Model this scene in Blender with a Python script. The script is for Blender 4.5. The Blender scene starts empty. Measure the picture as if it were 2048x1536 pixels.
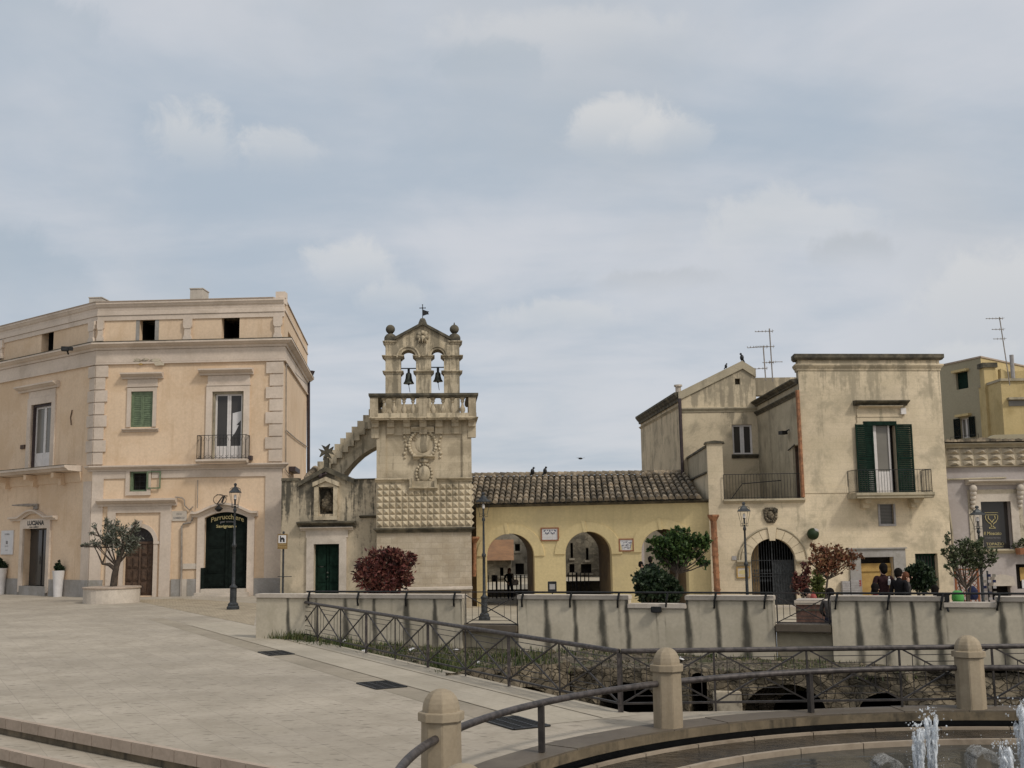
import bpy, bmesh, math, random
from mathutils import Vector, Matrix, noise as mnoise
from mathutils.geometry import tessellate_polygon
random.seed(7)
C = bpy.context.scene.collection
sc = bpy.context.scene
V = Vector
# ------------------------------------------------------------------ camera
FPX, CAMH, HZ, ROLL = 2250.0, 2.6, 1075.0, math.radians(0.8)
PITCH = math.atan((HZ-768)/FPX)
_f = V((0, math.cos(PITCH), math.sin(PITCH))); _r = V((1, 0, 0)); _u = V((0, -math.sin(PITCH), math.cos(PITCH)))
CR = _r*math.cos(ROLL) - _u*math.sin(ROLL)
CU = _u*math.cos(ROLL) + _r*math.sin(ROLL)
EYE = V((0, 0, CAMH))
cd = bpy.data.cameras.new('camera'); cam = bpy.data.objects.new('camera', cd); C.objects.link(cam)
cam.matrix_world = Matrix(((CR.x, CU.x, -_f.x, 0), (CR.y, CU.y, -_f.y, 0), (CR.z, CU.z, -_f.z, CAMH), (0, 0, 0, 1)))
cd.sensor_width = 36; cd.lens = 36*FPX/2048; cd.clip_start = .1; cd.clip_end = 3000
sc.camera = cam
def ray(px, py): return (_f*FPX + CR*(px-1024) - CU*(py-768)).normalized()
def gp(px, py, z=0.0):
    d = ray(px, py); return EYE + d*((z-CAMH)/d.z)
def at(px, py, Y):
    d = ray(px, py); return EYE + d*(Y/d.y)
def mpp(Y): return Y/FPX          # metres per photograph pixel at depth Y
# ------------------------------------------------------------------ light
SUN = V((.56, -.50, .73)).normalized()
sun_l = bpy.data.lights.new('sun', 'SUN'); sun = bpy.data.objects.new('sun', sun_l); C.objects.link(sun)
sun_l.energy = 1.75; sun_l.angle = math.radians(8); sun_l.color = (1, .95, .87)
sun.rotation_euler = (-SUN).to_track_quat('-Z', 'Y').to_euler()
sun.location = (0, 0, 60)
sc.view_settings.view_transform = 'Standard'; sc.view_settings.look = 'None'
sc.view_settings.exposure = 0.07; sc.view_settings.gamma = 1
def nd(nt, typ, props=None, **ins):
    n = nt.nodes.new(typ)
    for k, v in (props or {}).items(): setattr(n, k, v)
    for k, v in ins.items():
        key = int(k[1:]) if k[0] == 'i' and k[1:].isdigit() else k.replace('_', ' ')
        s = n.inputs[key]
        if isinstance(v, bpy.types.NodeSocket): nt.links.new(v, s)
        else: s.default_value = v
    return n
def mth(nt, op, a, b=0.0, clamp=False):
    return nd(nt, 'ShaderNodeMath', dict(operation=op, use_clamp=clamp), i0=a, i1=b).outputs[0]
def rng(nt, v, a, b, c=0.0, d=1.0, smooth=True):
    n = nd(nt, 'ShaderNodeMapRange', dict(interpolation_type='SMOOTHSTEP' if smooth else 'LINEAR', clamp=True), i0=v, i1=a, i2=b, i3=c, i4=d)
    return n.outputs[0]
def c4(c): return (c[0], c[1], c[2], 1)
def mix(nt, f, a, b, mode='MIX'):
    n = nd(nt, 'ShaderNodeMix', dict(data_type='RGBA', blend_type=mode))
    for i, v in ((0, f), (6, a), (7, b)):
        if isinstance(v, bpy.types.NodeSocket): nt.links.new(v, n.inputs[i])
        else: n.inputs[i].default_value = c4(v) if isinstance(v, tuple) else v
    return n.outputs[2]
def noi(nt, vec, scale, detail=5, rough=.55, dist=0.0):
    return nd(nt, 'ShaderNodeTexNoise', None, Vector=vec, Scale=scale, Detail=detail, Roughness=rough, Distortion=dist).outputs[0]
def vmul(nt, v, s):
    return nd(nt, 'ShaderNodeVectorMath', dict(operation='MULTIPLY'), i0=v, i1=s).outputs[0]
# world: hazy cloud deck over a Nishita sky
w = bpy.data.worlds.new('World'); sc.world = w; w.use_nodes = True
nt = w.node_tree; nt.nodes.clear()
sky = nd(nt, 'ShaderNodeTexSky', dict(sky_type='NISHITA', sun_disc=False, sun_elevation=math.asin(SUN.z), sun_rotation=math.atan2(SUN.x, SUN.y), altitude=400, air_density=1.0, dust_density=2.0))
gen = nd(nt, 'ShaderNodeTexCoord').outputs['Generated']
sp = nd(nt, 'ShaderNodeSeparateXYZ', None, Vector=gen)
zc = mth(nt, 'ADD', mth(nt, 'MAXIMUM', sp.outputs[2], 0.0), .16)
pl = nd(nt, 'ShaderNodeCombineXYZ', None, X=mth(nt, 'DIVIDE', sp.outputs[0], zc), Y=mth(nt, 'DIVIDE', sp.outputs[1], zc), Z=0.3).outputs[0]
stre = nd(nt, 'ShaderNodeMapping', None, Vector=pl, Rotation=(0, 0, .5), Scale=(.55, 1.3, 1)).outputs[0]
n1 = noi(nt, stre, .8, 6, .5, .6); n2 = noi(nt, pl, 2.1, 7, .55, .3); n3 = noi(nt, gen, 3.2, 6, .55, .2)
veil = mth(nt, 'ADD', mth(nt, 'MULTIPLY', n1, .65), mth(nt, 'MULTIPLY', n2, .35))
cl = mix(nt, rng(nt, veil, .38, .60), (4.2, 4.85, 5.6), (5.95, 6.15, 6.55))
grey = rng(nt, n3, .45, .68)
cl = mix(nt, mth(nt, 'MULTIPLY', grey, .45), cl, (5.0, 5.25, 5.5))
edge = noi(nt, gen, 20, 9, .66, .5); edge2 = noi(nt, gen, 6, 5, .55)
def puff(px, py, rx, ry, amp, col=(6.75, 6.75, 6.7)):
    global cl
    c = ray(px, py)
    d = nd(nt, 'ShaderNodeVectorMath', dict(operation='SUBTRACT'), i0=gen, i1=c).outputs[0]
    hx = nd(nt, 'ShaderNodeVectorMath', dict(operation='DOT_PRODUCT'), i0=d, i1=V((c.y, -c.x, 0)).normalized()).outputs['Value']
    hz = nd(nt, 'ShaderNodeVectorMath', dict(operation='DOT_PRODUCT'), i0=d, i1=V((0, 0, 1))).outputs['Value']
    a = mth(nt, 'DIVIDE', hx, rx/FPX); b = mth(nt, 'DIVIDE', hz, ry/FPX)
    r = mth(nt, 'SQRT', mth(nt, 'ADD', mth(nt, 'MULTIPLY', a, a), mth(nt, 'MULTIPLY', b, b)))
    r = mth(nt, 'ADD', r, mth(nt, 'ADD', mth(nt, 'MULTIPLY', mth(nt, 'SUBTRACT', edge, .5), 1.9), mth(nt, 'MULTIPLY', mth(nt, 'SUBTRACT', edge2, .5), 2.0)))
    up = rng(nt, b, -.9, .75, .05, 1.0)
    f = mth(nt, 'MULTIPLY', mth(nt, 'MULTIPLY', rng(nt, r, .5, 1.05, 1, 0), up), amp)
    cl = mix(nt, f, cl, col)
puff(385, 290, 130, 75, .62); puff(560, 295, 100, 60, .55); puff(1210, 265, 130, 70, .8); puff(1330, 280, 90, 50, .55)
puff(690, 540, 100, 70, .62); puff(1130, 640, 170, 45, .5); puff(1560, 470, 190, 70, .5); puff(1990, 590, 150, 120, .62)
puff(1960, 715, 110, 40, .45); puff(780, 600, 80, 40, .4)
puff(1690, 510, 110, 45, .6, (4.6, 4.85, 5.1)); puff(1300, 565, 160, 35, .5, (4.6, 4.85, 5.1)); puff(990, 140, 110, 60, .55, (3.9, 4.55, 5.2))
puff(60, 60, 200, 90, .5, (3.8, 4.5, 5.2)); puff(70, 570, 160, 90, .5, (3.8, 4.5, 5.2)); puff(1120, 75, 260, 50, .35)
glow = nd(nt, 'ShaderNodeVectorMath', dict(operation='DOT_PRODUCT'), i0=gen, i1=SUN).outputs['Value']
cl = mix(nt, rng(nt, glow, .45, 1.0, 0, .85), cl, (9.5, 9.2, 8.8))
cl = mix(nt, rng(nt, sp.outputs[2], -.02, -.2, 0, 1), cl, (1.6, 1.5, 1.3))
allc = mix(nt, .93, sky.outputs[0], cl)
bg = nd(nt, 'ShaderNodeBackground', None, Color=allc, Strength=.1)
nd(nt, 'ShaderNodeOutputWorld', None, Surface=bg.outputs[0])
# ------------------------------------------------------------------ objects and tags
ORG = {}
def tag(o, label=None, cat=None, group=None, kind=None):
    if label: o['label'] = label
    if cat: o['category'] = cat
    if group: o['group'] = group
    if kind: o['kind'] = kind
    return o
def thing(name, label, cat, loc=(0, 0, 0), rz=0, group=None):
    o = bpy.data.objects.new(name, None); C.objects.link(o); o.empty_display_size = .2
    o.location = loc; o.rotation_euler = (0, 0, rz); ORG[o.name] = V((0, 0, 0)) if rz or loc is None else V(loc)
    return tag(o, label, cat, group)
def local(o): ORG[o.name] = V((0, 0, 0)); return o       # parts of o are given in its own coordinates
def dup(root, loc, rz=0, label=None, group=None, scale=None):
    r = root.copy(); C.objects.link(r); r.location = loc; r.rotation_euler = (0, 0, rz)
    if scale: r.scale = scale
    if label: r['label'] = label
    if group: r['group'] = group
    for ch in root.children:
        c = ch.copy(); C.objects.link(c); c.parent = r
        for g in ch.children:
            d = g.copy(); C.objects.link(d); d.parent = c
    return r
class Fac:                       # a vertical plane from A to B (seen left to right), normal towards the viewer
    def __init__(s, A, B):
        s.A = V((A[0], A[1])); s.B = V((B[0], B[1])); s.L = (s.B-s.A).length
        s.u = (s.B-s.A)/s.L; s.n = V((s.u.y, -s.u.x))
    def P(s, u, v, w=0.0):
        p = s.A + s.u*u + s.n*w; return V((p.x, p.y, v))
    def uv(s, px, py, w=0.0):
        d = ray(px, py); n3 = V((s.n.x, s.n.y, 0)); A3 = V((s.A.x, s.A.y, 0)) + n3*w
        t = (A3-EYE).dot(n3)/d.dot(n3); p = EYE+d*t
        return (V((p.x, p.y))-s.A).dot(s.u), p.z
    def U(s, px, py, w=0.0): return s.uv(px, py, w)[0]
    def Vv(s, px, py, w=0.0): return s.uv(px, py, w)[1]
    def rect(s, x0, y0, x1, y1, w=0.0):
        xm, ym = (x0+x1)/2, (y0+y1)/2
        return s.uv(x0, ym, w)[0], s.uv(x1, ym, w)[0], s.uv(xm, y1, w)[1], s.uv(xm, y0, w)[1]
    def off(s, w): return Fac(s.A+s.n*w, s.B+s.n*w)
FL = Fac((0, 0), (1, 0))         # local frame: u=x, v=z, w=-y
def corn(v0, v1, w, b=0.0):      # cornice profile (w, v)
    h = v1-v0
    return [(b, v0), (b+w*.3, v0), (b+w*.38, v0+h*.3), (b+w*.62, v0+h*.42), (b+w*.88, v0+h*.68), (b+w, v0+h*.72), (b+w, v1-.01), (b, v1+.02)]
def bandp(v0, v1, w): return [(-.03, v0), (w, v0), (w, v1), (-.03, v1)]
class MB:
    def __init__(s): s.v = []; s.f = []; s.m = []; s.cm = 0; s.att = None
    def add(s, vs, fs):
        b = len(s.v); s.v += [V(x) for x in vs]; s.f += [tuple(b+i for i in f) for f in fs]; s.m += [s.cm]*len(fs); return b
    def quad(s, *p): s.add(p, [tuple(range(len(p)))])
    def box(s, F, u0, u1, v0, v1, w0, w1):
        c = [F.P(u, v, w) for w in (w0, w1) for v in (v0, v1) for u in (u0, u1)]
        s.add(c, [(0, 1, 3, 2), (4, 6, 7, 5), (0, 4, 5, 1), (2, 3, 7, 6), (0, 2, 6, 4), (1, 5, 7, 3)])
    def cube(s, c, sx, sy, sz, rz=0):
        R = Matrix.Rotation(rz, 3, 'Z'); c = V(c)
        p = [c+R@V((x*sx/2, y*sy/2, z*sz/2)) for z in (-1, 1) for y in (-1, 1) for x in (-1, 1)]
        s.add(p, [(0, 2, 3, 1), (4, 5, 7, 6), (0, 1, 5, 4), (2, 6, 7, 3), (0, 4, 6, 2), (1, 3, 7, 5)])
    def prism(s, F, pts, w0, w1):
        n = len(pts); a = [F.P(u, v, w0) for u, v in pts]; b = [F.P(u, v, w1) for u, v in pts]
        s.add(a+b, [tuple(range(n-1, -1, -1)), tuple(range(n, 2*n))] + [(i, (i+1) % n, n+(i+1) % n, n+i) for i in range(n)])
    def zprism(s, pts, z0, z1):
        n = len(pts); a = [V((p[0], p[1], z0)) for p in pts]; b = [V((p[0], p[1], z1)) for p in pts]
        s.add(a+b, [tuple(range(n-1, -1, -1)), tuple(range(n, 2*n))] + [(i, (i+1) % n, n+(i+1) % n, n+i) for i in range(n)])
    def mould(s, F, u0, u1, prof):
        n = len(prof); a = [F.P(u0, v, w) for w, v in prof]; b = [F.P(u1, v, w) for w, v in prof]
        s.add(a+b, [tuple(range(n)), tuple(range(2*n-1, n-1, -1))] + [(i, n+i, n+(i+1) % n, (i+1) % n) for i in range(n)])
    def sweep(s, poly, prof):     # horizontal sweep of a (w, v) profile along a plan polyline, mitred
        P = [V(p) for p in poly]; N = []
        for i in range(len(P)-1):
            u = (P[i+1]-P[i]).normalized(); N.append(V((u.y, -u.x)))
        Mt = []
        for i in range(len(P)):
            if i == 0: Mt.append(N[0])
            elif i == len(P)-1: Mt.append(N[-1])
            else: Mt.append((N[i-1]+N[i])/(1+N[i-1].dot(N[i])))
        n = len(prof); vs = []
        for p, m in zip(P, Mt):
            for w_, v in prof: q = p+m*w_; vs.append(V((q.x, q.y, v)))
        fs = [tuple(range(n)), tuple(range(len(vs)-1, len(vs)-1-n, -1))]
        for k in range(len(P)-1):
            for i in range(n): fs.append((k*n+i, (k+1)*n+i, (k+1)*n+(i+1) % n, k*n+(i+1) % n))
        s.add(vs, fs)
    def tube(s, path, r, n=8, cap=True):
        P = [V(p) for p in path]; vs = []
        for i, p in enumerate(P):
            t = (P[min(i+1, len(P)-1)]-P[max(i-1, 0)]).normalized()
            x = t.cross(V((0, 0, 1)) if abs(t.z) < .9 else V((1, 0, 0))).normalized(); y = t.cross(x)
            rr = r[i] if isinstance(r, (list, tuple)) else r
            for k in range(n):
                a = 2*math.pi*(k+.5)/n; vs.append(p+x*(rr*math.cos(a))+y*(rr*math.sin(a)))
        fs = [(i*n+k, i*n+(k+1) % n, (i+1)*n+(k+1) % n, (i+1)*n+k) for i in range(len(P)-1) for k in range(n)]
        if cap: fs += [tuple(range(n-1, -1, -1)), tuple(range(len(vs)-n, len(vs)))]
        s.add(vs, fs)
    def bar(s, a, b, wx, wy=None):  # square bar
        s.tube([a, b], (wx if wy is None else (wx+wy)/2)*.7071, 4)
    def lathe(s, prof, c=(0, 0, 0), n=12, rot=0.0, sx=1, sy=1):
        c = V(c); vs = []
        for r, z in prof:
            for k in range(n):
                a = 2*math.pi*k/n+rot; vs.append(c+V((r*math.cos(a)*sx, r*math.sin(a)*sy, z)))
        m = len(prof)
        fs = [(i*n+k, i*n+(k+1) % n, (i+1)*n+(k+1) % n, (i+1)*n+k) for i in range(m-1) for k in range(n)]
        fs += [tuple(range(n-1, -1, -1)), tuple(range((m-1)*n, m*n))]
        s.add(vs, fs)
    def ball(s, c, r, sx=1, sy=1, sz=1, n=10):
        s.lathe([(max(.002, r*math.sin(math.pi*i/n)), -r*sz*math.cos(math.pi*i/n)) for i in range(n+1)], c, n+2, 0, sx, sy)
    def wall(s, F, u0, u1, v0, v1, holes=(), depth=.35, skew=0.0, solid=False, w=0.0):
        us = sorted({u0, u1, *[x for h in holes for x in h[:2]]}); vs = sorted({v0, v1, *[x for h in holes for x in h[2:4]]})
        us = [x for x in us if u0-1e-6 <= x <= u1+1e-6]; vs = [x for x in vs if v0-1e-6 <= x <= v1+1e-6]
        ws = [w] + ([w-depth] if solid else [])
        for wi, ww in enumerate(ws):
            du = skew if wi else 0
            for i in range(len(us)-1):
                for j in range(len(vs)-1):
                    um, vm = (us[i]+us[i+1])/2, (vs[j]+vs[j+1])/2
                    if any(h[0] < um < h[1] and h[2] < vm < h[3] for h in holes): continue
                    s.quad(F.P(us[i]+du, vs[j], ww), F.P(us[i+1]+du, vs[j], ww), F.P(us[i+1]+du, vs[j+1], ww), F.P(us[i]+du, vs[j+1], ww))
        for h in holes:
            a, b, c, d = h[:4]; rise = h[4] if len(h) > 4 else 0
            if rise:
                N = 18; hw = (b-a)/2; uc = (a+b)/2; sp_ = d-rise
                if rise < hw*.7:
                    R = (hw*hw+rise*rise)/(2*rise); crv = [(a+(b-a)*i/N, d-R+math.sqrt(max(0, R*R-(a+(b-a)*i/N-uc)**2))) for i in range(N+1)]
                else: crv = [(uc-hw*math.cos(math.pi*i/N), sp_+rise*math.sin(math.pi*i/N)) for i in range(N+1)]
                for wi, ww in enumerate(ws):
                    du = skew if wi else 0
                    for i in range(N):
                        p, q = crv[i], crv[i+1]
                        s.quad(F.P(p[0]+du, p[1], ww), F.P(q[0]+du, q[1], ww), F.P(q[0]+du, d, ww), F.P(p[0]+du, d, ww))
                edge = [(a, c)] + crv + [(b, c)]
            else: edge = [(a, c), (a, d), (b, d), (b, c)]
            if c > v0+1e-4: edge = edge+[edge[0]]
            for i in range(len(edge)-1):
                p, q = edge[i], edge[i+1]
                s.quad(F.P(p[0], p[1], w), F.P(p[0]+skew, p[1], w-depth), F.P(q[0]+skew, q[1], w-depth), F.P(q[0], q[1], w))
        if solid:
            for ua, va, ub, vb in ((u0, v0, u0, v1), (u1, v0, u1, v1), (u0, v1, u1, v1)):
                s.quad(F.P(ua, va, w), F.P(ub, vb, w), F.P(ub+skew, vb, w-depth), F.P(ua+skew, va, w-depth))
    def recess(s, F, r, w0, w1):    # open box going inwards from w0 to w1
        a, b, c, d = r
        s.quad(F.P(a, c, w1), F.P(b, c, w1), F.P(b, d, w1), F.P(a, d, w1))
        for p, q in (((a, c), (b, c)), ((b, c), (b, d)), ((b, d), (a, d)), ((a, d), (a, c))):
            s.quad(F.P(p[0], p[1], w0), F.P(q[0], q[1], w0), F.P(q[0], q[1], w1), F.P(p[0], p[1], w1))
    def build(s, name, mat, parent=None, smooth=None, kind=None, label=None, cat=None, group=None, bevel=0, fixn=True):
        if parent is None:
            if kind == 'structure': o0 = V((0, 0, 0))
            else:
                xs = [p.x for p in s.v]; ys = [p.y for p in s.v]
                o0 = V(((min(xs)+max(xs))/2, (min(ys)+max(ys))/2, min(p.z for p in s.v)))
        else: o0 = ORG.get(parent.name, V((0, 0, 0)))
        me = bpy.data.meshes.new(name); me.from_pydata([p-o0 for p in s.v], [], s.f)
        for m in (mat if isinstance(mat, (list, tuple)) else [mat]): me.materials.append(m)
        if any(s.m): me.polygons.foreach_set('material_index', s.m)
        if s.att is not None:
            a = me.attributes.new('stain', 'FLOAT', 'POINT'); a.data.foreach_set('value', s.att)
        bm = bmesh.new(); bm.from_mesh(me)
        if bevel:
            bmesh.ops.remove_doubles(bm, verts=bm.verts, dist=1e-5)
            bmesh.ops.bevel(bm, geom=[e for e in bm.edges if e.is_manifold and e.calc_face_angle(0) > .5], offset=bevel, segments=2, affect='EDGES', clamp_overlap=True)
        if fixn: bmesh.ops.recalc_face_normals(bm, faces=bm.faces)
        bm.to_mesh(me); bm.free()
        if smooth:
            me.polygons.foreach_set('use_smooth', [True]*len(me.polygons)); me.set_sharp_from_angle(angle=math.radians(smooth))
        o = bpy.data.objects.new(name, me); C.objects.link(o)
        if parent is not None: o.parent = parent; ORG[o.name] = o0
        else: o.location = o0; ORG[o.name] = o0
        return tag(o, label, cat, group, kind)
def textmesh(body, F, u, v, w, width, mat, parent, name='lettering', height=None, bulge=0.0, ext=.006, shear=0.0, bold=.016):
    cu = bpy.data.curves.new('t', 'FONT'); cu.body = body; cu.size = 1; cu.align_x = 'CENTER'; cu.extrude = 0; cu.resolution_u = 3; cu.offset = bold
    if shear: cu.shear = shear
    to = bpy.data.objects.new('t', cu); C.objects.link(to)
    dg = bpy.context.evaluated_depsgraph_get(); me = bpy.data.meshes.new_from_object(to.evaluated_get(dg))
    xs = [p.co.x for p in me.vertices]; ys = [p.co.y for p in me.vertices]
    sx = width/(max(xs)-min(xs)); sy = (height/(max(ys)-min(ys))) if height else sx; hx = (max(xs)+min(xs))/2; y0 = min(ys)
    mb = MB(); vs = []
    for p in me.vertices:
        x = (p.co.x-hx)*sx; y = (p.co.y-y0)*sy + bulge*(1-(2*x/width)**2); vs.append(F.P(u+x, v+y, w+ext))
    mb.add(vs, [tuple(q.vertices) for q in me.polygons])
    bpy.data.objects.remove(to); bpy.data.curves.remove(cu); bpy.data.meshes.remove(me)
    return mb.build(name, mat, parent)
# ------------------------------------------------------------------ materials
def mk(name):
    m = bpy.data.materials.new(name); m.use_nodes = True; nt = m.node_tree
    return m, nt, nt.nodes['Principled BSDF']
def stone(name, c1, c2, s=1.2, rough=.9, bump=.25, fine=22, dirt=None, streak=None, brick=None, flat=False, attr=None, isl=0.0, bd=.02, blot=.12, voro=None, spots=None):
    m, nt, b = mk(name); pos = nd(nt, 'ShaderNodeNewGeometry').outputs['Position']
    a = noi(nt, pos, s, 8, .62, .3); col = mix(nt, rng(nt, a, .33, .67), c1, c2)
    f = noi(nt, pos, fine, 5, .6); col = mix(nt, 1.0, col, mix(nt, f, (.80, .80, .80), (1.18, 1.18, 1.18)), 'MULTIPLY')
    g = noi(nt, pos, s*.3, 3, .5); col = mix(nt, 1.0, col, mix(nt, rng(nt, g, .3, .7), (1-blot,)*3, (1+blot*.6,)*3), 'MULTIPLY')
    h = mth(nt, 'ADD', mth(nt, 'MULTIPLY', f, .5), mth(nt, 'MULTIPLY', a, .5))
    if brick:
        bw, bh, mo, dk, var = brick
        if flat: vec = nd(nt, 'ShaderNodeMapping', None, Vector=pos, Rotation=(0, 0, flat if not isinstance(flat, bool) else 0)).outputs[0]
        else:
            sp = nd(nt, 'ShaderNodeSeparateXYZ', None, Vector=pos)
            vec = nd(nt, 'ShaderNodeCombineXYZ', None, X=mth(nt, 'ADD', sp.outputs[0], mth(nt, 'MULTIPLY', sp.outputs[1], .8)), Y=sp.outputs[2]).outputs[0]
        wob = noi(nt, pos, 3, 2); vec = nd(nt, 'ShaderNodeVectorMath', dict(operation='ADD'), i0=vec, i1=vmul(nt, nd(nt, 'ShaderNodeCombineXYZ', None, X=wob, Y=wob).outputs[0], (.03, .03, 0))).outputs[0]
        bt = nd(nt, 'ShaderNodeTexBrick', dict(offset=.5, squash=1.0), Vector=vec, Color1=(1, 1, 1, 1), Color2=(1-var, 1-var, 1-var, 1), Mortar=(1-dk, 1-dk, 1-dk*.95, 1), Scale=1.0, Mortar_Size=mo, Mortar_Smooth=.3, Bias=0.0, Brick_Width=bw, Row_Height=bh)
        col = mix(nt, 1.0, col, bt.outputs[0], 'MULTIPLY')
        h = mth(nt, 'SUBTRACT', h, mth(nt, 'MULTIPLY', bt.outputs[1], .5))
    if streak:
        sn = noi(nt, vmul(nt, pos, (1.6, 1.6, .16)), streak[2] if len(streak) > 2 else 1.5, 6, .65)
        brk = noi(nt, pos, 5, 5, .6)
        thr = .5
        if len(streak) > 3:      # weathering gathers below an exposed edge at height streak[4]
            zz = nd(nt, 'ShaderNodeSeparateXYZ', None, Vector=pos).outputs[2]; thr = mth(nt, 'SUBTRACT', .60, rng(nt, zz, streak[3], streak[4], 0, .20, False)); hi = mth(nt, 'ADD', thr, .10)
        else: hi = .72
        fa = mth(nt, 'MULTIPLY', rng(nt, mth(nt, 'ADD', mth(nt, 'MULTIPLY', sn, .8), mth(nt, 'MULTIPLY', brk, .2)), thr, hi), streak[1]); col = mix(nt, fa, col, streak[0])
    if voro:
        vp = nd(nt, 'ShaderNodeVectorMath', dict(operation='ADD'), i0=vmul(nt, pos, (1, 1, 1.5)), i1=vmul(nt, nd(nt, 'ShaderNodeTexNoise', None, Vector=pos, Scale=4.0).outputs[1], (.12, .12, .12))).outputs[0]
        ve = nd(nt, 'ShaderNodeTexVoronoi', dict(feature='DISTANCE_TO_EDGE'), Vector=vp, Scale=voro[0]).outputs['Distance']; vc = nd(nt, 'ShaderNodeTexVoronoi', None, Vector=vp, Scale=voro[0]).outputs['Color']
        col = mix(nt, 1.0, col, mix(nt, nd(nt, 'ShaderNodeSeparateColor', None, Color=vc).outputs[0], (1-voro[1],)*3, (1+voro[1],)*3), 'MULTIPLY')
        ef = rng(nt, ve, 0, .07, 0, 1); col = mix(nt, ef, mix(nt, 1.0, col, (.72, .70, .67), 'MULTIPLY'), col); h = mth(nt, 'ADD', h, mth(nt, 'MULTIPLY', ef, .5))
    if spots:
        sv = nd(nt, 'ShaderNodeMapping', None, Vector=pos, Rotation=(0, 0, spots[2] if len(spots) > 2 else 0), Scale=(1, 3.2, 1)).outputs[0]
        sp_n = noi(nt, sv, spots[1], 4, .6); col = mix(nt, mth(nt, 'MULTIPLY', rng(nt, sp_n, .585, .66), .8), col, spots[0])
    if dirt:
        dn = noi(nt, pos, dirt[2], 8, .68, .4); fa = mth(nt, 'MULTIPLY', rng(nt, dn, .48, .66), dirt[1]); col = mix(nt, fa, col, dirt[0])
    if attr:
        at_ = nd(nt, 'ShaderNodeAttribute', dict(attribute_name='stain')).outputs['Fac']
        an = noi(nt, vmul(nt, pos, (1, 1, .35)), 9, 6, .65)
        fa = rng(nt, mth(nt, 'ADD', at_, mth(nt, 'MULTIPLY', mth(nt, 'SUBTRACT', an, .5), .7)), .12, .85, 0, .95); col = mix(nt, fa, col, attr)
    if isl:
        r = nd(nt, 'ShaderNodeNewGeometry').outputs['Random Per Island']
        col = mix(nt, 1.0, col, mix(nt, r, (1-isl,)*3, (1+isl,)*3), 'MULTIPLY')
    nt.links.new(col, b.inputs['Base Color']); b.inputs['Roughness'].default_value = rough
    b.inputs['Specular IOR Level'].default_value = .25
    if bump:
        bp = nd(nt, 'ShaderNodeBump', None, Height=h, Strength=bump, Distance=bd); nt.links.new(bp.outputs[0], b.inputs['Normal'])
    return m
def plain(name, c, rough=.6, metal=0.0, var=.12, s=6.0, spec=.4, bump=.05):
    m, nt, b = mk(name); pos = nd(nt, 'ShaderNodeNewGeometry').outputs['Position']
    a = noi(nt, pos, s, 6, .6); c2 = tuple(x*(1-var) for x in c); c1 = tuple(min(1, x*(1+var)) for x in c)
    nt.links.new(mix(nt, rng(nt, a, .35, .65), c1, c2), b.inputs['Base Color'])
    b.inputs['Roughness'].default_value = rough; b.inputs['Metallic'].default_value = metal; b.inputs['Specular IOR Level'].default_value = spec
    if bump:
        bp = nd(nt, 'ShaderNodeBump', None, Height=a, Strength=bump, Distance=.02); nt.links.new(bp.outputs[0], b.inputs['Normal'])
    return m
def leafm(name, cols, rough=.55):
    m, nt, b = mk(name); g = nd(nt, 'ShaderNodeNewGeometry'); r = g.outputs['Random Per Island']
    big = noi(nt, g.outputs['Position'], 2.6, 3, .5)
    t = mth(nt, 'ADD', mth(nt, 'MULTIPLY', r, .7), mth(nt, 'MULTIPLY', big, .3))
    cr = nt.nodes.new('ShaderNodeValToRGB'); e = cr.color_ramp.elements
    while len(e) < len(cols): e.new(.5)
    for i, c in enumerate(cols): e[i].position = .12+.76*i/(len(cols)-1); e[i].color = c4(c)
    nt.links.new(t, cr.inputs[0]); nt.links.new(cr.outputs[0], b.inputs['Base Color'])
    b.inputs['Roughness'].default_value = rough; b.inputs['Specular IOR Level'].default_value = .3
    tr = nd(nt, 'ShaderNodeBsdfTranslucent', None, Color=cr.outputs[0]); mx = nd(nt, 'ShaderNodeMixShader', None, i0=.25, i1=b.outputs[0], i2=tr.outputs[0])
    nt.links.new(mx.outputs[0], nt.nodes['Material Output'].inputs[0])
    return m
def glassm(name, c, rough=.08):
    m, nt, b = mk(name); pos = nd(nt, 'ShaderNodeNewGeometry').outputs['Position']
    a = noi(nt, pos, .8, 3); nt.links.new(mix(nt, a, tuple(x*.7 for x in c), tuple(x*1.3 for x in c)), b.inputs['Base Color'])
    b.inputs['Roughness'].default_value = rough; b.inputs['Specular IOR Level'].default_value = .38
    return m
M = {}
DK = (.045, .042, .036)
M['peach'] = stone('peach_render', (.68, .515, .36), (.65, .49, .34), .5, .92, .08, 9, streak=((.47, .325, .20), .5, 2.2), dirt=((.53, .37, .225), .5, .35), blot=.07)
M['cream'] = stone('cream_render', (.62, .52, .43), (.58, .485, .395), .8, .92, .08, 9, dirt=((.36, .29, .22), .35, .6))
M['greyplinth'] = stone('grey_plinth', (.34, .32, .30), (.27, .25, .225), 1.3, .9, .15, 12, dirt=((.20, .18, .14), .5, 1.1))
M['tower'] = stone('tower_limestone', (.54, .455, .325), (.47, .39, .275), 1.1, .92, .3, 18, dirt=((.22, .18, .12), .55, .9), streak=((.17, .145, .10), .5, 2.2, 2.0, 13.5), brick=(.9, .36, .008, .22, .08))
M['towerp'] = stone('plain_limestone', (.54, .455, .325), (.45, .375, .26), 1.4, .92, .3, 18, dirt=((.20, .168, .115), .6, 1.4), streak=((.10, .088, .064), .62, 2.6, 1.0, 13.5))
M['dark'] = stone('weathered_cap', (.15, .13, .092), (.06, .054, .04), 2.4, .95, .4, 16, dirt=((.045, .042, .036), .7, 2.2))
M['church'] = stone('church_plaster', (.53, .44, .315), (.42, .355, .255), 1.0, .93, .3, 14, dirt=((.25, .215, .155), .7, .8), streak=((.07, .064, .05), .95, 1.6, 1.2, 5.6))
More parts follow.
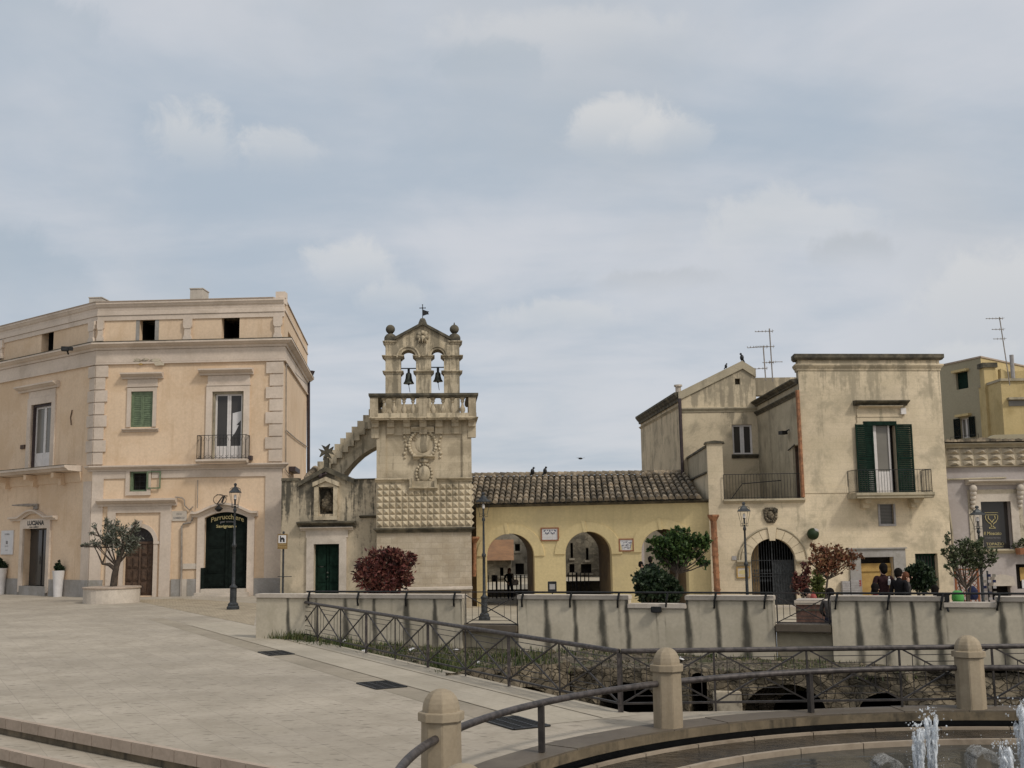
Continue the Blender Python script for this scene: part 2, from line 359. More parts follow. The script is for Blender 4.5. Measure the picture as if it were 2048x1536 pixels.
M['lowwall'] = stone('whitewashed_blocks', (.50, .425, .325), (.42, .35, .255), 1.6, .93, .35, 14, dirt=((.30, .235, .16), .5, 1.2), brick=(.55, .27, .014, .22, .12))
M['yellow'] = stone('yellow_render', (.66, .53, .285), (.63, .505, .27), .6, .9, .08, 10, brick=(1.3, .42, .006, .07, .025), blot=.08, dirt=((.52, .42, .24), .7, .6), streak=((.46, .37, .20), .6, 1.6))
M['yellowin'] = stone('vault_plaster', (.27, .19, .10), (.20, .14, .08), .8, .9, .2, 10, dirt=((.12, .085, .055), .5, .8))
M['sand'] = stone('sandstone', (.65, .54, .385), (.57, .475, .33), .9, .92, .25, 15, dirt=((.34, .29, .205), .75, .75), streak=((.19, .168, .12), .55, 1.5, 6.5, 10.8), brick=(.75, .3, .008, .13, .05))
M['sandp'] = stone('old_plaster', (.60, .50, .35), (.53, .44, .305), .8, .92, .2, 12, dirt=((.29, .25, .18), .7, .8), streak=((.16, .14, .105), .6, 1.5, 5.5, 11.2))
M['sandg'] = stone('grey_plaster', (.45, .385, .275), (.36, .31, .22), .9, .92, .25, 12, dirt=((.19, .168, .125), .6, .7), streak=((.09, .083, .063), .7, 1.0))
M['ybuild'] = stone('ochre_render', (.54, .42, .215), (.50, .385, .19), .7, .9, .08, 10, dirt=((.30, .22, .09), .5, .8), streak=((.16, .12, .06), .4))
M['ybuild2'] = stone('shaded_render', (.37, .325, .225), (.345, .30, .205), .5, .9, .05, 10, blot=.06)  # shaded face of the ochre building, its shade put into the colour
M['lilac'] = stone('lilac_render', (.41, .365, .34), (.38, .335, .31), .7, .9, .08, 10, dirt=((.30, .25, .22), .45, .8))
M['plaza'] = stone('plaza_slabs', (.415, .358, .285), (.36, .31, .243), .7, .85, .2, 10, dirt=((.27, .23, .175), .5, .8), brick=(.95, .5, .007, .24, .09), flat=1.07, blot=.13, spots=((.13, .108, .082), 3.4, .25))
M['strip'] = stone('pale_slabs', (.43, .375, .295), (.38, .33, .255), .9, .8, .2, 10, dirt=((.33, .285, .22), .45, 1.0), brick=(1.3, .62, .006, .3, .07), flat=1.07)
M['gutter'] = stone('gutter_slabs', (.33, .28, .215), (.28, .24, .18), 1.0, .85, .2, 12, dirt=((.22, .185, .14), .5, 1.2))
M['cobble'] = stone('cobbles', (.44, .36, .255), (.34, .28, .195), 2.4, .9, .5, 9, dirt=((.24, .195, .14), .5, 2.0), brick=(.24, .16, .014, .32, .16), flat=-.3)
M['kerb'] = stone('kerb_stone', (.42, .335, .265), (.37, .295, .23), 1.5, .88, .2, 14, dirt=((.25, .2, .15), .4, 2.2))
M['terr'] = stone('terrace_paving', (.42, .36, .27), (.36, .31, .23), 1.0, .88, .2, 12, brick=(.8, .4, .008, .25, .08), flat=.34)
M['parapet'] = stone('stained_parapet', (.54, .475, .365), (.48, .42, .32), .9, .92, .15, 12, dirt=((.40, .35, .26), .5, .9), attr=(.065, .06, .047))
M['coping'] = stone('coping_stone', (.56, .49, .41), (.48, .42, .35), 1.5, .88, .1, 14, dirt=((.34, .29, .23), .4, 1.8))
M['bollard'] = stone('bollard_stone', (.345, .28, .195), (.30, .24, .165), 1.6, .8, .1, 26, streak=((.22, .17, .105), .7, 3.0), dirt=((.25, .20, .135), .5, 5), blot=.15)
M['rim'] = stone('rim_stone', (.125, .10, .074), (.10, .08, .058), 1.2, .6, .2, 14, dirt=((.15, .125, .09), .6, 1.5))
M['rimface'] = stone('wet_rim_face', (.19, .148, .095), (.12, .094, .06), 2.2, .6, .3, 14, streak=((.02, .018, .014), .95, 2.0), dirt=((.03, .027, .02), .5, 2.0))
M['shadeblack'] = plain('shadow_black', (.018, .016, .013), .35, 0, .4, 4, .5, .2)  # near-black colour painted in for shade under the rim and the grates
M['ring'] = stone('ring_stone', (.34, .275, .205), (.27, .215, .16), 2.0, .7, .2, 16, dirt=((.16, .12, .08), .5, 2.5))
M['ruin'] = stone('ruin_stone', (.235, .19, .13), (.115, .095, .066), 2.6, .95, 1.0, 7, dirt=((.035, .033, .026), .9, 1.8), streak=((.05, .046, .035), .7, 1.5), bd=.08, voro=(5.5, .25))
M['rubble'] = stone('rubble_top', (.165, .135, .10), (.085, .072, .052), 3.2, .95, 1.0, 9, dirt=((.05, .058, .022), .85, 1.1), bd=.08, voro=(7.0, .3))
M['plaster'] = stone('pale_plaster', (.52, .45, .34), (.45, .385, .29), 2.0, .95, .3, 14, dirt=((.12, .10, .075), .75, 3.0))
M['brown'] = plain('brown_metal', (.042, .036, .033), .5, .3, .25, 9, .45)
M['brownl'] = plain('brown_paint', (.06, .05, .046), .5, .2, .4, 12, .45)
M['iron'] = plain('black_iron', (.022, .022, .022), .5, .4, .3, 8)
M['lampiron'] = plain('lamp_iron', (.045, .048, .05), .5, .5, .3, 8)
M['lampglass'] = glassm('lamp_glass', (.42, .36, .27), .15)
M['glass'] = glassm('window_glass', (.045, .04, .036))
M['glassg'] = glassm('curtain_glass', (.17, .155, .13), .2)
M['white'] = plain('white_paint', (.62, .58, .55), .5, 0, .05, 4)
M['potwhite'] = plain('white_pot', (.60, .575, .56), .4, 0, .06, 3)
M['green'] = plain('shutter_green', (.125, .165, .095), .6, 0, .2, 5)
M['dgreen'] = plain('dark_green_paint', (.007, .020, .013), .8, 0, .3, 5, .1)
M['pgreen'] = plain('portal_green', (.007, .011, .009), .8, 0, .3, 5, .1)
M['wood'] = stone('old_door_wood', (.11, .068, .045), (.065, .042, .03), 6, .7, .3, 30)
M['void'] = plain('dark_interior', (.018, .016, .014), .9, 0, .3, 3, .1)  # near-black colour stands in for the shade inside openings
M['copper'] = plain('copper_pipe', (.26, .12, .058), .7, .1, .35, 5)
M['pipe'] = plain('grey_pipe', (.26, .225, .19), .6, .1, .2, 5)
M['darkpipe'] = plain('dark_pipe', (.05, .035, .035), .6, .1, .2, 5)
M['tile'] = stone('roof_tile', (.31, .245, .17), (.135, .113, .083), 2.2, .92, .3, 18, dirt=((.06, .055, .043), .6, 2.6), isl=.45)
M['otile'] = stone('orange_tile', (.42, .21, .09), (.36, .18, .08), 2, .9, .2, 10)
M['bronze'] = plain('bell_bronze', (.055, .06, .05), .5, .6, .4, 10)
M['paper'] = plain('white_plaque', (.60, .58, .57), .6, 0, .04, 4)
M['ink'] = plain('black_lettering', (.015, .014, .014), .6)
M['greyink'] = plain('grey_lettering', (.20, .19, .185), .6)
M['gold'] = plain('gold_lettering', (.48, .40, .19), .5)
M['signbrown'] = plain('brown_sign', (.20, .125, .045), .6)
M['signtan'] = plain('tan_lettering', (.42, .30, .13), .6)
M['terraf'] = plain('terracotta_frame', (.27, .115, .055), .7)
M['blueink'] = plain('tile_blue', (.07, .075, .12), .5)
M['board'] = stone('wooden_board', (.44, .29, .10), (.35, .22, .075), 4, .8, .15, 30)
M['boxgrey'] = plain('grey_box', (.30, .28, .27), .6)
M['red'] = plain('red_plastic', (.26, .045, .035), .6)
M['bin'] = plain('green_bin', (.06, .27, .05), .45)
M['lattice'] = plain('orange_lattice', (.22, .075, .03), .8)
M['bark'] = stone('bark', (.085, .065, .05), (.05, .04, .032), 8, .95, .6, 30)
M['olive'] = leafm('olive_leaves', [(.04, .048, .03), (.09, .10, .07), (.17, .18, .14), (.27, .275, .235)])
M['redleaf'] = leafm('red_leaves', [(.022, .014, .012), (.09, .026, .022), (.17, .05, .042), (.18, .095, .06)])
M['rustleaf'] = leafm('rust_leaves', [(.06, .04, .022), (.17, .065, .035), (.26, .11, .06), (.19, .15, .06)])
M['greenleaf'] = leafm('green_leaves', [(.012, .026, .008), (.03, .062, .016), (.06, .105, .026), (.105, .145, .04)])
M['darkleaf'] = leafm('dark_leaves', [(.006, .012, .006), (.012, .026, .01), (.025, .045, .016), (.06, .08, .045)])
M['limeleaf'] = leafm('lime_leaves', [(.05, .06, .015), (.10, .12, .03), (.17, .18, .05)])
M['bushleaf'] = leafm('laurel_leaves', [(.02, .028, .012), (.045, .06, .025), (.09, .11, .05), (.17, .18, .11)])
M['grass'] = leafm('grass', [(.022, .034, .010), (.042, .068, .018), (.085, .10, .03), (.15, .14, .055)])
M['skin'] = plain('skin', (.42, .25, .18), .6, 0, .08)
def cloth(n, c): M[n] = plain(n, c, .9, 0, .25, 14, .1, .2)
cloth('jacket_black', (.012, .011, .012)); cloth('jacket_maroon', (.028, .013, .014)); cloth('jeans', (.022, .024, .038)); cloth('navy', (.02, .024, .055))
cloth('coat_grey', (.055, .05, .048)); cloth('bagcloth', (.36, .31, .29)); cloth('shoe', (.02, .018, .017)); cloth('burgundy', (.10, .02, .02))
M['hairb'] = plain('dark_hair', (.010, .008, .007), .9, 0, .2, 9, .08); M['hairr'] = plain('auburn_hair', (.11, .045, .025), .8, 0, .2, 9, .1)
m, nt, b = mk('fountain_water'); M['water'] = m
pos = nd(nt, 'ShaderNodeNewGeometry').outputs['Position']
rp = noi(nt, vmul(nt, pos, (1, 1.6, 1)), 5, 5, .6, .6); rp2 = noi(nt, pos, 1.1, 3, .5)
nt.links.new(mix(nt, rng(nt, noi(nt, pos, 1.7, 6, .6, .5), .38, .66), (.012, .010, .007), (.045, .033, .02)), b.inputs['Base Color'])
b.inputs['Roughness'].default_value = .09; b.inputs['IOR'].default_value = 1.33; b.inputs['Specular IOR Level'].default_value = .22
bp = nd(nt, 'ShaderNodeBump', None, Height=mth(nt, 'ADD', rp, mth(nt, 'MULTIPLY', rp2, .8)), Strength=.9, Distance=.06); nt.links.new(bp.outputs[0], b.inputs['Normal'])
m, nt, b = mk('deep_water'); M['water2'] = m
pos = nd(nt, 'ShaderNodeNewGeometry').outputs['Position']; rp = noi(nt, pos, 2.2, 4, .55, .4)
nt.links.new(mix(nt, rp, (.022, .024, .022), (.05, .05, .045)), b.inputs['Base Color']); b.inputs['Roughness'].default_value = .14; b.inputs['IOR'].default_value = 1.33; b.inputs['Specular IOR Level'].default_value = .3
bp = nd(nt, 'ShaderNodeBump', None, Height=rp, Strength=.35, Distance=.05); nt.links.new(bp.outputs[0], b.inputs['Normal'])
m, nt, b = mk('white_water'); M['foam'] = m
pos = nd(nt, 'ShaderNodeNewGeometry').outputs['Position']; fn = noi(nt, vmul(nt, pos, (1, 1, .35)), 34, 4, .65)
b.inputs['Base Color'].default_value = (.80, .83, .86, 1); b.inputs['Roughness'].default_value = .25
nt.links.new(rng(nt, fn, .38, .66, .08, .88), b.inputs['Alpha'])

M['oldtown'] = stone('old_town_stone', (.20, .175, .13), (.115, .10, .075), .9, .95, .4, 8, dirt=((.05, .046, .037), .85, .7), streak=((.055, .05, .04), .8, 1.2), voro=(2.2, .25))
M['oldtown2'] = stone('old_town_plaster', (.27, .24, .19), (.19, .165, .125), .8, .95, .3, 8, dirt=((.08, .072, .056), .8, .8), streak=((.07, .065, .05), .8, 1.2))
M['otile2'] = stone('old_town_tile', (.26, .14, .07), (.20, .11, .06), 2, .9, .3, 10)
M['boxbrown'] = plain('brown_planter', (.095, .052, .040), .8, 0, .3, 6)
m, nt, b = mk('thin_water'); M['thinwater'] = m
pos = nd(nt, 'ShaderNodeNewGeometry').outputs['Position']; fn = noi(nt, vmul(nt, pos, (1, 1, .5)), 30, 4, .6)
b.inputs['Base Color'].default_value = (.34, .33, .31, 1); b.inputs['Roughness'].default_value = .15
nt.links.new(rng(nt, fn, .42, .70, .04, .55), b.inputs['Alpha'])
# ------------------------------------------------------------------ ground, pit, terrace
WA, WB = V((-7.06, 31.1)), V((18.5, 22.05))           # stained parapet line
WD = (WB-WA).normalized()
def yw(x): return WA.y + (x-WA.x)*WD.y/WD.x
def sst(a, b, x):
    t = min(1, max(0, (x-a)/(b-a))); return t*t*(3-2*t)
def terr(x, y):
    e = .30+.17*min(1, max(0, (x+3)/11)); t = min(1, max(0, (y-yw(x)-.5)/12)); z = e+(-.5-e)*t - .1*min(1, max(0, (y-46)/8))
    return z*sst(-6.8, -3.5, x)
RA = gp(592, 1274); RB = gp(1241, 1425); RC = V((RB.x+12.5, RB.y-.02, 0))   # pit railing line
rd = V((RB.x-RA.x, RB.y-RA.y)).normalized(); rn = V((rd.y, -rd.x))          # rn towards the plaza
if rn.x > 0: rn = -rn
FB = [gp(882, 1377, 1.075).xy, gp(1337, 1453, .02).xy, gp(1944, 1416.5, .02).xy]
def circ(a, b, c):
    d = 2*(a.x*(b.y-c.y)+b.x*(c.y-a.y)+c.x*(a.y-b.y))
    ux = (a.dot(a)*(b.y-c.y)+b.dot(b)*(c.y-a.y)+c.dot(c)*(a.y-b.y))/d; uy = (a.dot(a)*(c.x-b.x)+b.dot(b)*(a.x-c.x)+c.dot(c)*(b.x-a.x))/d
    return V((ux, uy)), (V((ux, uy))-a).length
FC, FR = circ(*FB)
def fpt(r, ang, z=0.0): return V((FC.x+r*math.cos(ang), FC.y+r*math.sin(ang), z))
RI = FR-.23; RO = FR+.30
def flat(outer, holes, z, name, mat):
    loops = [[V((p[0], p[1], 0)) for p in outer]] + [[V((p[0], p[1], 0)) for p in h] for h in holes]
    tris = tessellate_polygon(loops); allp = [V((p.x, p.y, z)) for l in loops for p in l]
    mb = MB(); mb.add(allp, [tuple(t) for t in tris])
    o = mb.build(name, mat, kind='structure', fixn=False)
    bm = bmesh.new(); bm.from_mesh(o.data)
    for f in bm.faces:
        if f.normal.z < 0: f.normal_flip()
    bm.to_mesh(o.data); bm.free(); return o
S1 = gp(547, 1527); sa, sb = gp(0, 1434), gp(510, 1529)
sd = V((sb.x-sa.x, sb.y-sa.y)).normalized(); S0 = V((sb.x, sb.y))-sd*22; S1 = V((sb.x, sb.y))+sd*.35
hole = [fpt(RO-.02, 2*math.pi*k/96) for k in range(96)]
W0 = V((-7.0, yw(-7.0)))
outer = [S0, S1, V((S1.x+.2, 1.0)), V((44, 1.0)), V((44, RC.y-1.9)), RC.xy, RB.xy, RA.xy, W0+V((-.15, .3)), V((-7.0, 75)), V((-95, 75)), V((-95, S0.y))]
flat(outer, [hole], 0, 'plaza_ground', M['plaza'])
sn = V((-sd.y, sd.x)); sn = sn if sn.y < 0 else -sn
def steprow(name, k, off):
    a = S0+sn*off*k; b = S1+sn*off*k-sd*.25*k
    mb = MB(); z1 = -.25*k
    for q in range(46):                    # nosing blocks with open joints
        L = (b-a).length; n = 46; u0 = a+sd*(L*q/n+.006); u1 = a+sd*(L*(q+1)/n-.006)
        F = Fac(u0, u1) if Fac(u0, u1).n.dot(sn) > 0 else Fac(u1, u0)
        mb.box(F, 0, F.L, z1-.15, z1+.002, -.06, .03)
    mb.build(name, M['kerb'], kind='structure')
    mb = MB(); F = Fac(a, b) if Fac(a, b).n.dot(sn) > 0 else Fac(b, a)
    mb.quad(F.P(0, z1-.26, -.03), F.P(F.L, z1-.26, -.03), F.P(F.L, z1, -.03), F.P(0, z1, -.03)); mb.build(name+'_riser', M['rimface'], kind='structure')
steprow('step_kerb', 0, 0); steprow('step_kerb_below', 1, .56)
a0, a1 = S0-sd*2, V((S1.x, S1.y))
flat([a0, a1+sn*.0, a1+sn*.56-sd*.25, a0+sn*.56], [], -.25, 'step_tread', M['plaza'])
flat([a0+sn*.56, a1+sn*.56-sd*.25, V((S1.x+.2, 1.0)), V((S1.x+.2, -12)), V((-60, -12)), V((-60, a0.y))], [], -.50, 'lower_ground', M['plaza'])
mb = MB(); mb.quad(V((S1.x, S1.y, -.6)), V((S1.x+.2, 1.0, -.6)), V((S1.x+.2, 1.0, 0)), V((S1.x, S1.y, 0))); mb.build('step_end_wall', M['kerb'], kind='structure')
# pale strip along the railing, gutter line, cobbles by the portal
def strip(name, o0, o1, s0, s1, z, mat):
    A = RA.xy+rd*s0; B = RA.xy+rd*s1
    return flat([A+rn*o0, B+rn*o0, B+rn*o1, A+rn*o1], [], z, name, mat)
RL = (RB-RA).length
strip('pale_path', -.10, 1.48, -7.0, RL+.35, .004, M['strip'])
strip('gutter_line', 1.49, 2.05, -10.5, RL+.5, .003, M['gutter'])
strip('path_joint', .50, .525, -.6, RL+.3, .0085, M['rimface']); strip('path_edge_joint', 1.47, 1.495, -6, RL+.3, .0085, M['rimface'])
flat([gp(262, 1200).xy, gp(362, 1197).xy, gp(515, 1207).xy, gp(508, 1251).xy, gp(380, 1225).xy], [], .005, 'cobbled_ground', M['cobble'])
mb = MB(); q = [gp(440, 1262), gp(510, 1252), gp(514, 1275), gp(458, 1273)]
flat([p.xy for p in q], [], .006, 'ramp_slab', M['strip'])
far = MB(); far.quad(V((-400, 75, -.62)), V((400, 75, -.62)), V((400, 900, -.62)), V((-400, 900, -.62))); far.build('far_ground', M['terr'], kind='structure')
# terrace behind the parapet
mb = MB(); NX, NY = 60, 40; vs = []
for j in range(NY+1):
    for i in range(NX+1):
        x = -6.99+52*i/NX; y0 = yw(x)+.18; y = y0+(76-y0)*(j/NY)**1.6; vs.append(V((x, y, terr(x, y))))
mb.add(vs, [(j*(NX+1)+i, j*(NX+1)+i+1, (j+1)*(NX+1)+i+1, (j+1)*(NX+1)+i) for j in range(NY) for i in range(NX)])
mb.build('terrace_ground', M['terr'], kind='structure', smooth=40)
# pit: shelf of earth and rubble, floor far below
FP = [(0, V((RA.x-.4, RA.y+.35))), (.36, V((-1.35, 22.05))), (.45, V((1.1, 23.4))), (.78, V((9.6, 21.2))), (1.0, V((17, 18.8)))]
def fpl(s):
    for (a, p), (b, q) in zip(FP, FP[1:]):
        if s <= b: return p+(q-p)*((s-a)/(b-a))
    return FP[-1][1]
def shelfz(s, t, x, y):
    base = -.03-.36*sst(.1, .8, s)
    bump = .16*mnoise.fractal(V((x*.8, y*.8, 1.3)), 1, 2, 5) + .06*mnoise.noise(V((x*3, y*3, 0)))
    if s < .34: base = -.05-.12*sst(.03, .3, s) - .25*t*sst(.1, .3, s); bump *= .8
    return base + bump*min(1, .25+2*t) + (.06+.30*sst(.5, .8, s) if s > .36 else 0)*sst(.5, 1, t)
mb = MB(); NS, NT = 150, 26; vs = []
for j in range(NT+1):
    for i in range(NS+1):
        s = i/NS; t = j/NT; wv = WA+(WB-WA)*s+V((0, .2)); f_ = fpl(s); p = wv+(f_-wv)*t; vs.append(V((p.x, p.y, shelfz(s, t, p.x, p.y))))
mb.add(vs, [(j*(NS+1)+i, (j+1)*(NS+1)+i, (j+1)*(NS+1)+i+1, j*(NS+1)+i+1) for j in range(NT) for i in range(NS)])
mb.build('pit_shelf_ground', M['rubble'], kind='structure', smooth=50)
mb = MB(); mb.quad(V((-4, 12, -3.2)), V((24, 12, -3.2)), V((24, 32, -3.2)), V((-4, 32, -3.2))); mb.build('pit_floor_ground', M['rubble'], kind='structure')
# retaining faces of the plaza towards the pit
mb = MB()
for A, B in ((RA, RB), (RB, RC)):
    mb.quad(V((A.x, A.y, -3.4)), V((B.x, B.y, -3.4)), V((B.x, B.y, 0)), V((A.x, A.y, 0)))
mb.build('pit_retaining_ground', M['ruin'], kind='structure')
# ruins
def ruin(name, label, A, B, v0, vtop, holes, depth, amp=.14, seed=0, mat='ruin', back=2.6):
    F = Fac(A, B); mb = MB(); mb.wall(F, 0, F.L, v0, vtop, holes, depth, 0)
    o = mb.build(name, M[mat], label=label, cat='ruin')
    bm = bmesh.new(); bm.from_mesh(o.data); bmesh.ops.remove_doubles(bm, verts=bm.verts, dist=1e-4)
    for _ in range(5):
        long = [e for e in bm.edges if e.calc_length() > .26]
        if not long: break
        bmesh.ops.subdivide_edges(bm, edges=long, cuts=1, use_grid_fill=True)
    bmesh.ops.triangulate(bm, faces=bm.faces)
    n3 = V((F.n.x, F.n.y, 0))
    for v in bm.verts:
        p = o.location+v.co
        d = amp*mnoise.fractal(V((p.x*1.1+seed, p.y*1.1, p.z*1.5)), 1, 2, 6)+.04*mnoise.cell(V((p.x*3.2, p.y*3.2, p.z*4.5)))
        v.co += n3*d; v.co.z += .5*amp*mnoise.noise(V((p.x*2.1, seed, p.z*.6))) if p.z > v0+.3 else 0
    bmesh.ops.recalc_face_normals(bm, faces=bm.faces); bm.to_mesh(o.data); bm.free(); return o, F
mo, FM = ruin('ruined_wall', 'low rough ruined stone wall with a shallow dark arch beside the slanting railing', FP[1][1], FP[2][1], -3.3, .08, [(1.05, 2.45, -3.3, -.34, .5)], 1.6, seed=3)
mo2, FN = ruin('ruined_wall', 'long ruined stone wall with several dark vault openings below the stained parapet', FP[2][1], FP[3][1], -3.3, -.02,
    [(.55, 1.75, -3.3, -.30, .55), (2.42, 2.74, -3.3, -.10, .15), (3.42, 5.0, -3.3, -.30, .6), (5.55, 6.45, -3.3, -.42, .45), (7.2, 7.9, -3.3, -.75, .3)], 1.9, seed=11)
ruin('ruined_wall', 'broken grey rubble wall behind the right fountain bollard', FP[3][1], FP[4][1], -3.3, -.22, [(.2, .6, -3.3, -1.15, .2)], 1.2, amp=.25, seed=23)
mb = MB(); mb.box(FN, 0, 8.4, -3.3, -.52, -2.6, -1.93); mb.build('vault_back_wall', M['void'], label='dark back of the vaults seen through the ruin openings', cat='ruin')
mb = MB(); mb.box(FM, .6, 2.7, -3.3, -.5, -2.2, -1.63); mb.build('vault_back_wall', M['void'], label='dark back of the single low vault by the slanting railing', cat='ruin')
mb = MB(); mb.wall(FN, 3.3, 5.6, -3.3, -.2, [(3.95, 5.1, -3.3, -.52, .45)], .3, w=-.9); mb.build('inner_arch_wall', M['rubble'], label='second brown stone arch set inside the widest ruin vault', cat='ruin')
mb = MB(); mb.box(FN, 2.86, 3.4, -3.3, -.42, -.3, .24); mb.build('plastered_pier', M['plaster'], label='pale plastered pier block left of the widest ruin vault', cat='ruin', bevel=.02)
mb = MB(); mb.box(FN, 2.08, 2.38, -3.3, -.0, -.3, .26); mb.build('buttress_pier', M['ruin'], label='narrow stained stone pier between the vaults', cat='ruin', bevel=.03)
# ------------------------------------------------------------------ helpers for facades
def rail_bars(mb, pts, z0, z1, step, r=.012, top=.025, belly=0):
    for (a, b) in zip(pts, pts[1:]):
        a, b = V(a), V(b); L = (b-a).length; n = max(1, round(L/step))
        mb.bar(V((a.x, a.y, z1)), V((b.x, b.y, z1)), top); mb.bar(V((a.x, a.y, z0+.06)), V((b.x, b.y, z0+.06)), r*1.4)
        for i in range(n+1):
            p = a+(b-a)*(i/n); mb.bar(V((p.x, p.y, z0)), V((p.x, p.y, z1)), r if 0 < i < n else r*1.8)
def hood(mb, F, u0, u1, v0, v1, w, rise, hw):       # moulding that is flat at the ends and arches in the middle
    N = 24; uc = (u0+u1)/2; prof = [(-.02, 0), (w*.4, 0), (w*.55, .4), (w, .6), (w, 1), (-.02, 1)]
    n = len(prof); vs = []
    for i in range(N+1):
        u = u0+(u1-u0)*i/N; x = abs(u-uc)/hw; r = rise*max(0, 1-x*x)**1.4 if x < 1 else 0
        vs += [F.P(u, v0+r+(v1-v0)*b, a) for a, b in prof]
    fs = [tuple(range(n)), tuple(range(len(vs)-1, len(vs)-1-n, -1))]
    fs += [(k*n+i, (k+1)*n+i, (k+1)*n+(i+1) % n, k*n+(i+1) % n) for k in range(N) for i in range(n)]
    mb.add(vs, fs)
def surround(F, r, t, w, parent, mat, name='door_surround', head=True, sill=False):
    a, b, c, d = r; mb = MB()
    mb.box(F, a-t, a, c, d, -.05, w); mb.box(F, b, b+t, c, d, -.05, w)
    if head: mb.box(F, a-t, b+t, d, d+t, -.05, w)
    if sill: mb.box(F, a-t, b+t, c-t, c, -.05, w)
    return mb.build(name, mat, parent)
def french(F, r, w, parent, name='window', frame='white', glass='glass', panel=.25, split=None, fr=.07):
    a, b, c, d = r; m = (a+b)/2 if split is None else split; mb = MB()
    for u0, u1 in ((a, m-.004), (m+.004, b)):
        mb.box(F, u0, u0+fr, c, d, w-.05, w); mb.box(F, u1-fr, u1, c, d, w-.05, w); mb.box(F, u0+fr, u1-fr, d-fr, d, w-.05, w-.002)
        mb.box(F, u0+fr, u1-fr, c, c+max(fr, (d-c)*panel), w-.045, w-.008)
        if panel > .1: mb.box(F, u0+fr*1.6, u1-fr*1.6, c+.12, c+(d-c)*panel-.08, w-.03, w+.004)
    o = mb.build(name, M[frame], parent)
    mb = MB(); mb.quad(F.P(a, c, w-.03), F.P(b, c, w-.03), F.P(b, d, w-.03), F.P(a, d, w-.03)); mb.build('pane', M[glass], o)
    return o
def shutter(F, r, w, parent, mat, name='shutter', slats=16):
    a, b, c, d = r; f = min(.07, (b-a)*.18); mb = MB()
    mb.box(F, a, a+f, c, d, w, w+.045); mb.box(F, b-f, b, c, d, w, w+.045)
    for v in (c, (c+d)/2-f/2, d-f): mb.box(F, a+f, b-f, v, v+f, w, w+.043)
    for k in range(slats):
        v = c+f+(d-c-2*f)*(k+.5)/slats; h = (d-c)/slats*.42
        mb.quad(F.P(a+f, v-h, w+.038), F.P(b-f, v-h, w+.038), F.P(b-f, v+h, w+.008), F.P(a+f, v+h, w+.008))
    return mb.build(name, M[mat], parent)
# ------------------------------------------------------------------ peach corner building
pA = at(177, 1189, 55.5).xy; pB = at(561, 1190, 55.0).xy
pC = pA + V((-6.9, 5.5))*1.5; pE = pB + V((-1.35, 13.7))
L0, L1, L2 = Fac(pC, pA), Fac(pA, pB), Fac(pB, pE)
VT = L1.Vv(376, 602)
cb = thing('corner_building', 'large peach rendered corner building with cream quoins and shop doors', 'building', (pA.x, pA.y, 0))
def holes0(F, lst): return [tuple(list(F.rect(*r[:4]))+([r[4]] if len(r) > 4 else [])) for r in lst]
atL = L1.rect(279, 638, 310, 684); atR = L1.rect(443, 632, 479, 679)
gw = L1.rect(262, 783, 306, 854); bd_ = L1.rect(424, 783, 487, 921); mz = L1.rect(260, 943, 295, 983)
p1 = list(L1.rect(247, 1055, 307, 1192)); p1[2] = .05; p2 = list(L1.rect(409, 1024, 495, 1177))
h1 = [atL, atR, gw, bd_, mz, tuple(p1)+((p1[1]-p1[0])/2,), tuple(p2)+(.28,)]
w0 = L0.rect(62, 808, 103, 936); at0 = L0.rect(83, 660, 107, 705); vn = L0.rect(79, 718, 96, 731); sd0 = L0.rect(47, 1057, 95, 1172)
h0 = [w0, at0, vn, sd0]
sv = L2.rect(576, 668, 583, 684)
mb = MB(); mb.wall(L1, 0, L1.L, -.2, VT, h1, .4); mb.wall(L0, 0, L0.L, -.2, VT, h0, .4); mb.wall(L2, 0, L2.L, -.2, VT, [sv], .4)
mb.build('wall', M['peach'], cb)
mb = MB(); inn = [pC+V((3, 4)), pA+V((.3, .8)), pB+V((-.8, .6)), pE+V((-.8, 0))]
mb.zprism(inn, VT-.9, VT-.7); mb.build('roof', M['rubble'], cb)
pl = [pC, pA, pB, pE]
v = lambda y: L1.Vv(376, y)
mb = MB(); pt_ = [pC, pA, pB]; mb.sweep(pt_, corn(v(618), VT+.02, .22)); mb.sweep(pt_, bandp(v(628), v(618.5), .10)); mb.sweep(pt_, bandp(v(638), v(628.5), .06)); mb.box(L1, L1.L-.45, L1.L+.02, v(612), VT+.36, -.5, .02); mb.sweep([pB, pE], bandp(v(626), v(622), .05)); mb.build('cornice', M['cream'], cb)
mb = MB(); mb.sweep([pC, pA, pB-(pB-pA).normalized()*.5], [(-.05, VT+.035), (.25, VT+.01), (.25, VT+.05), (-.3, VT+.10)]); mb.sweep([pB, pE], [(-.3, VT+.005), (.05, VT+.005), (.05, VT+.05), (-.3, VT+.06)]); mb.build('coping', M['kerb'], cb)
mb = MB(); mb.sweep(pl, corn(v(697), v(683), .42)); mb.sweep(pl, bandp(v(722), v(697.5), .07)); mb.sweep(pl, bandp(v(726), v(722.5), .11)); mb.build('cornice', M['cream'], cb)
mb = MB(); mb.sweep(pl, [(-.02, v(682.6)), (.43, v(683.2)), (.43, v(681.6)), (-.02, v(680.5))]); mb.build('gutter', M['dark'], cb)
mb = MB(); mb.sweep([pA+V((-.25, .2)), pA, pB, pB+(pE-pB).normalized()*.1], corn(v(940), v(929), .30)); mb.build('string_course', M['cream'], cb)
mb = MB(); sC = [pC, pA, pB]; e = L1.rect(252, 941, 304, 992)
mb.box(L1, 0, e[0], v(955), v(940.5), -.02, .06); mb.box(L1, e[1], L1.L, v(955), v(940.5), -.02, .06); mb.build('frieze', M['cream'], cb)
mb = MB(); cuts1 = [(0, p1[0]-1.0), (p1[1]+.9, p2[0]-.34), (p2[1]+.34, L1.L)]

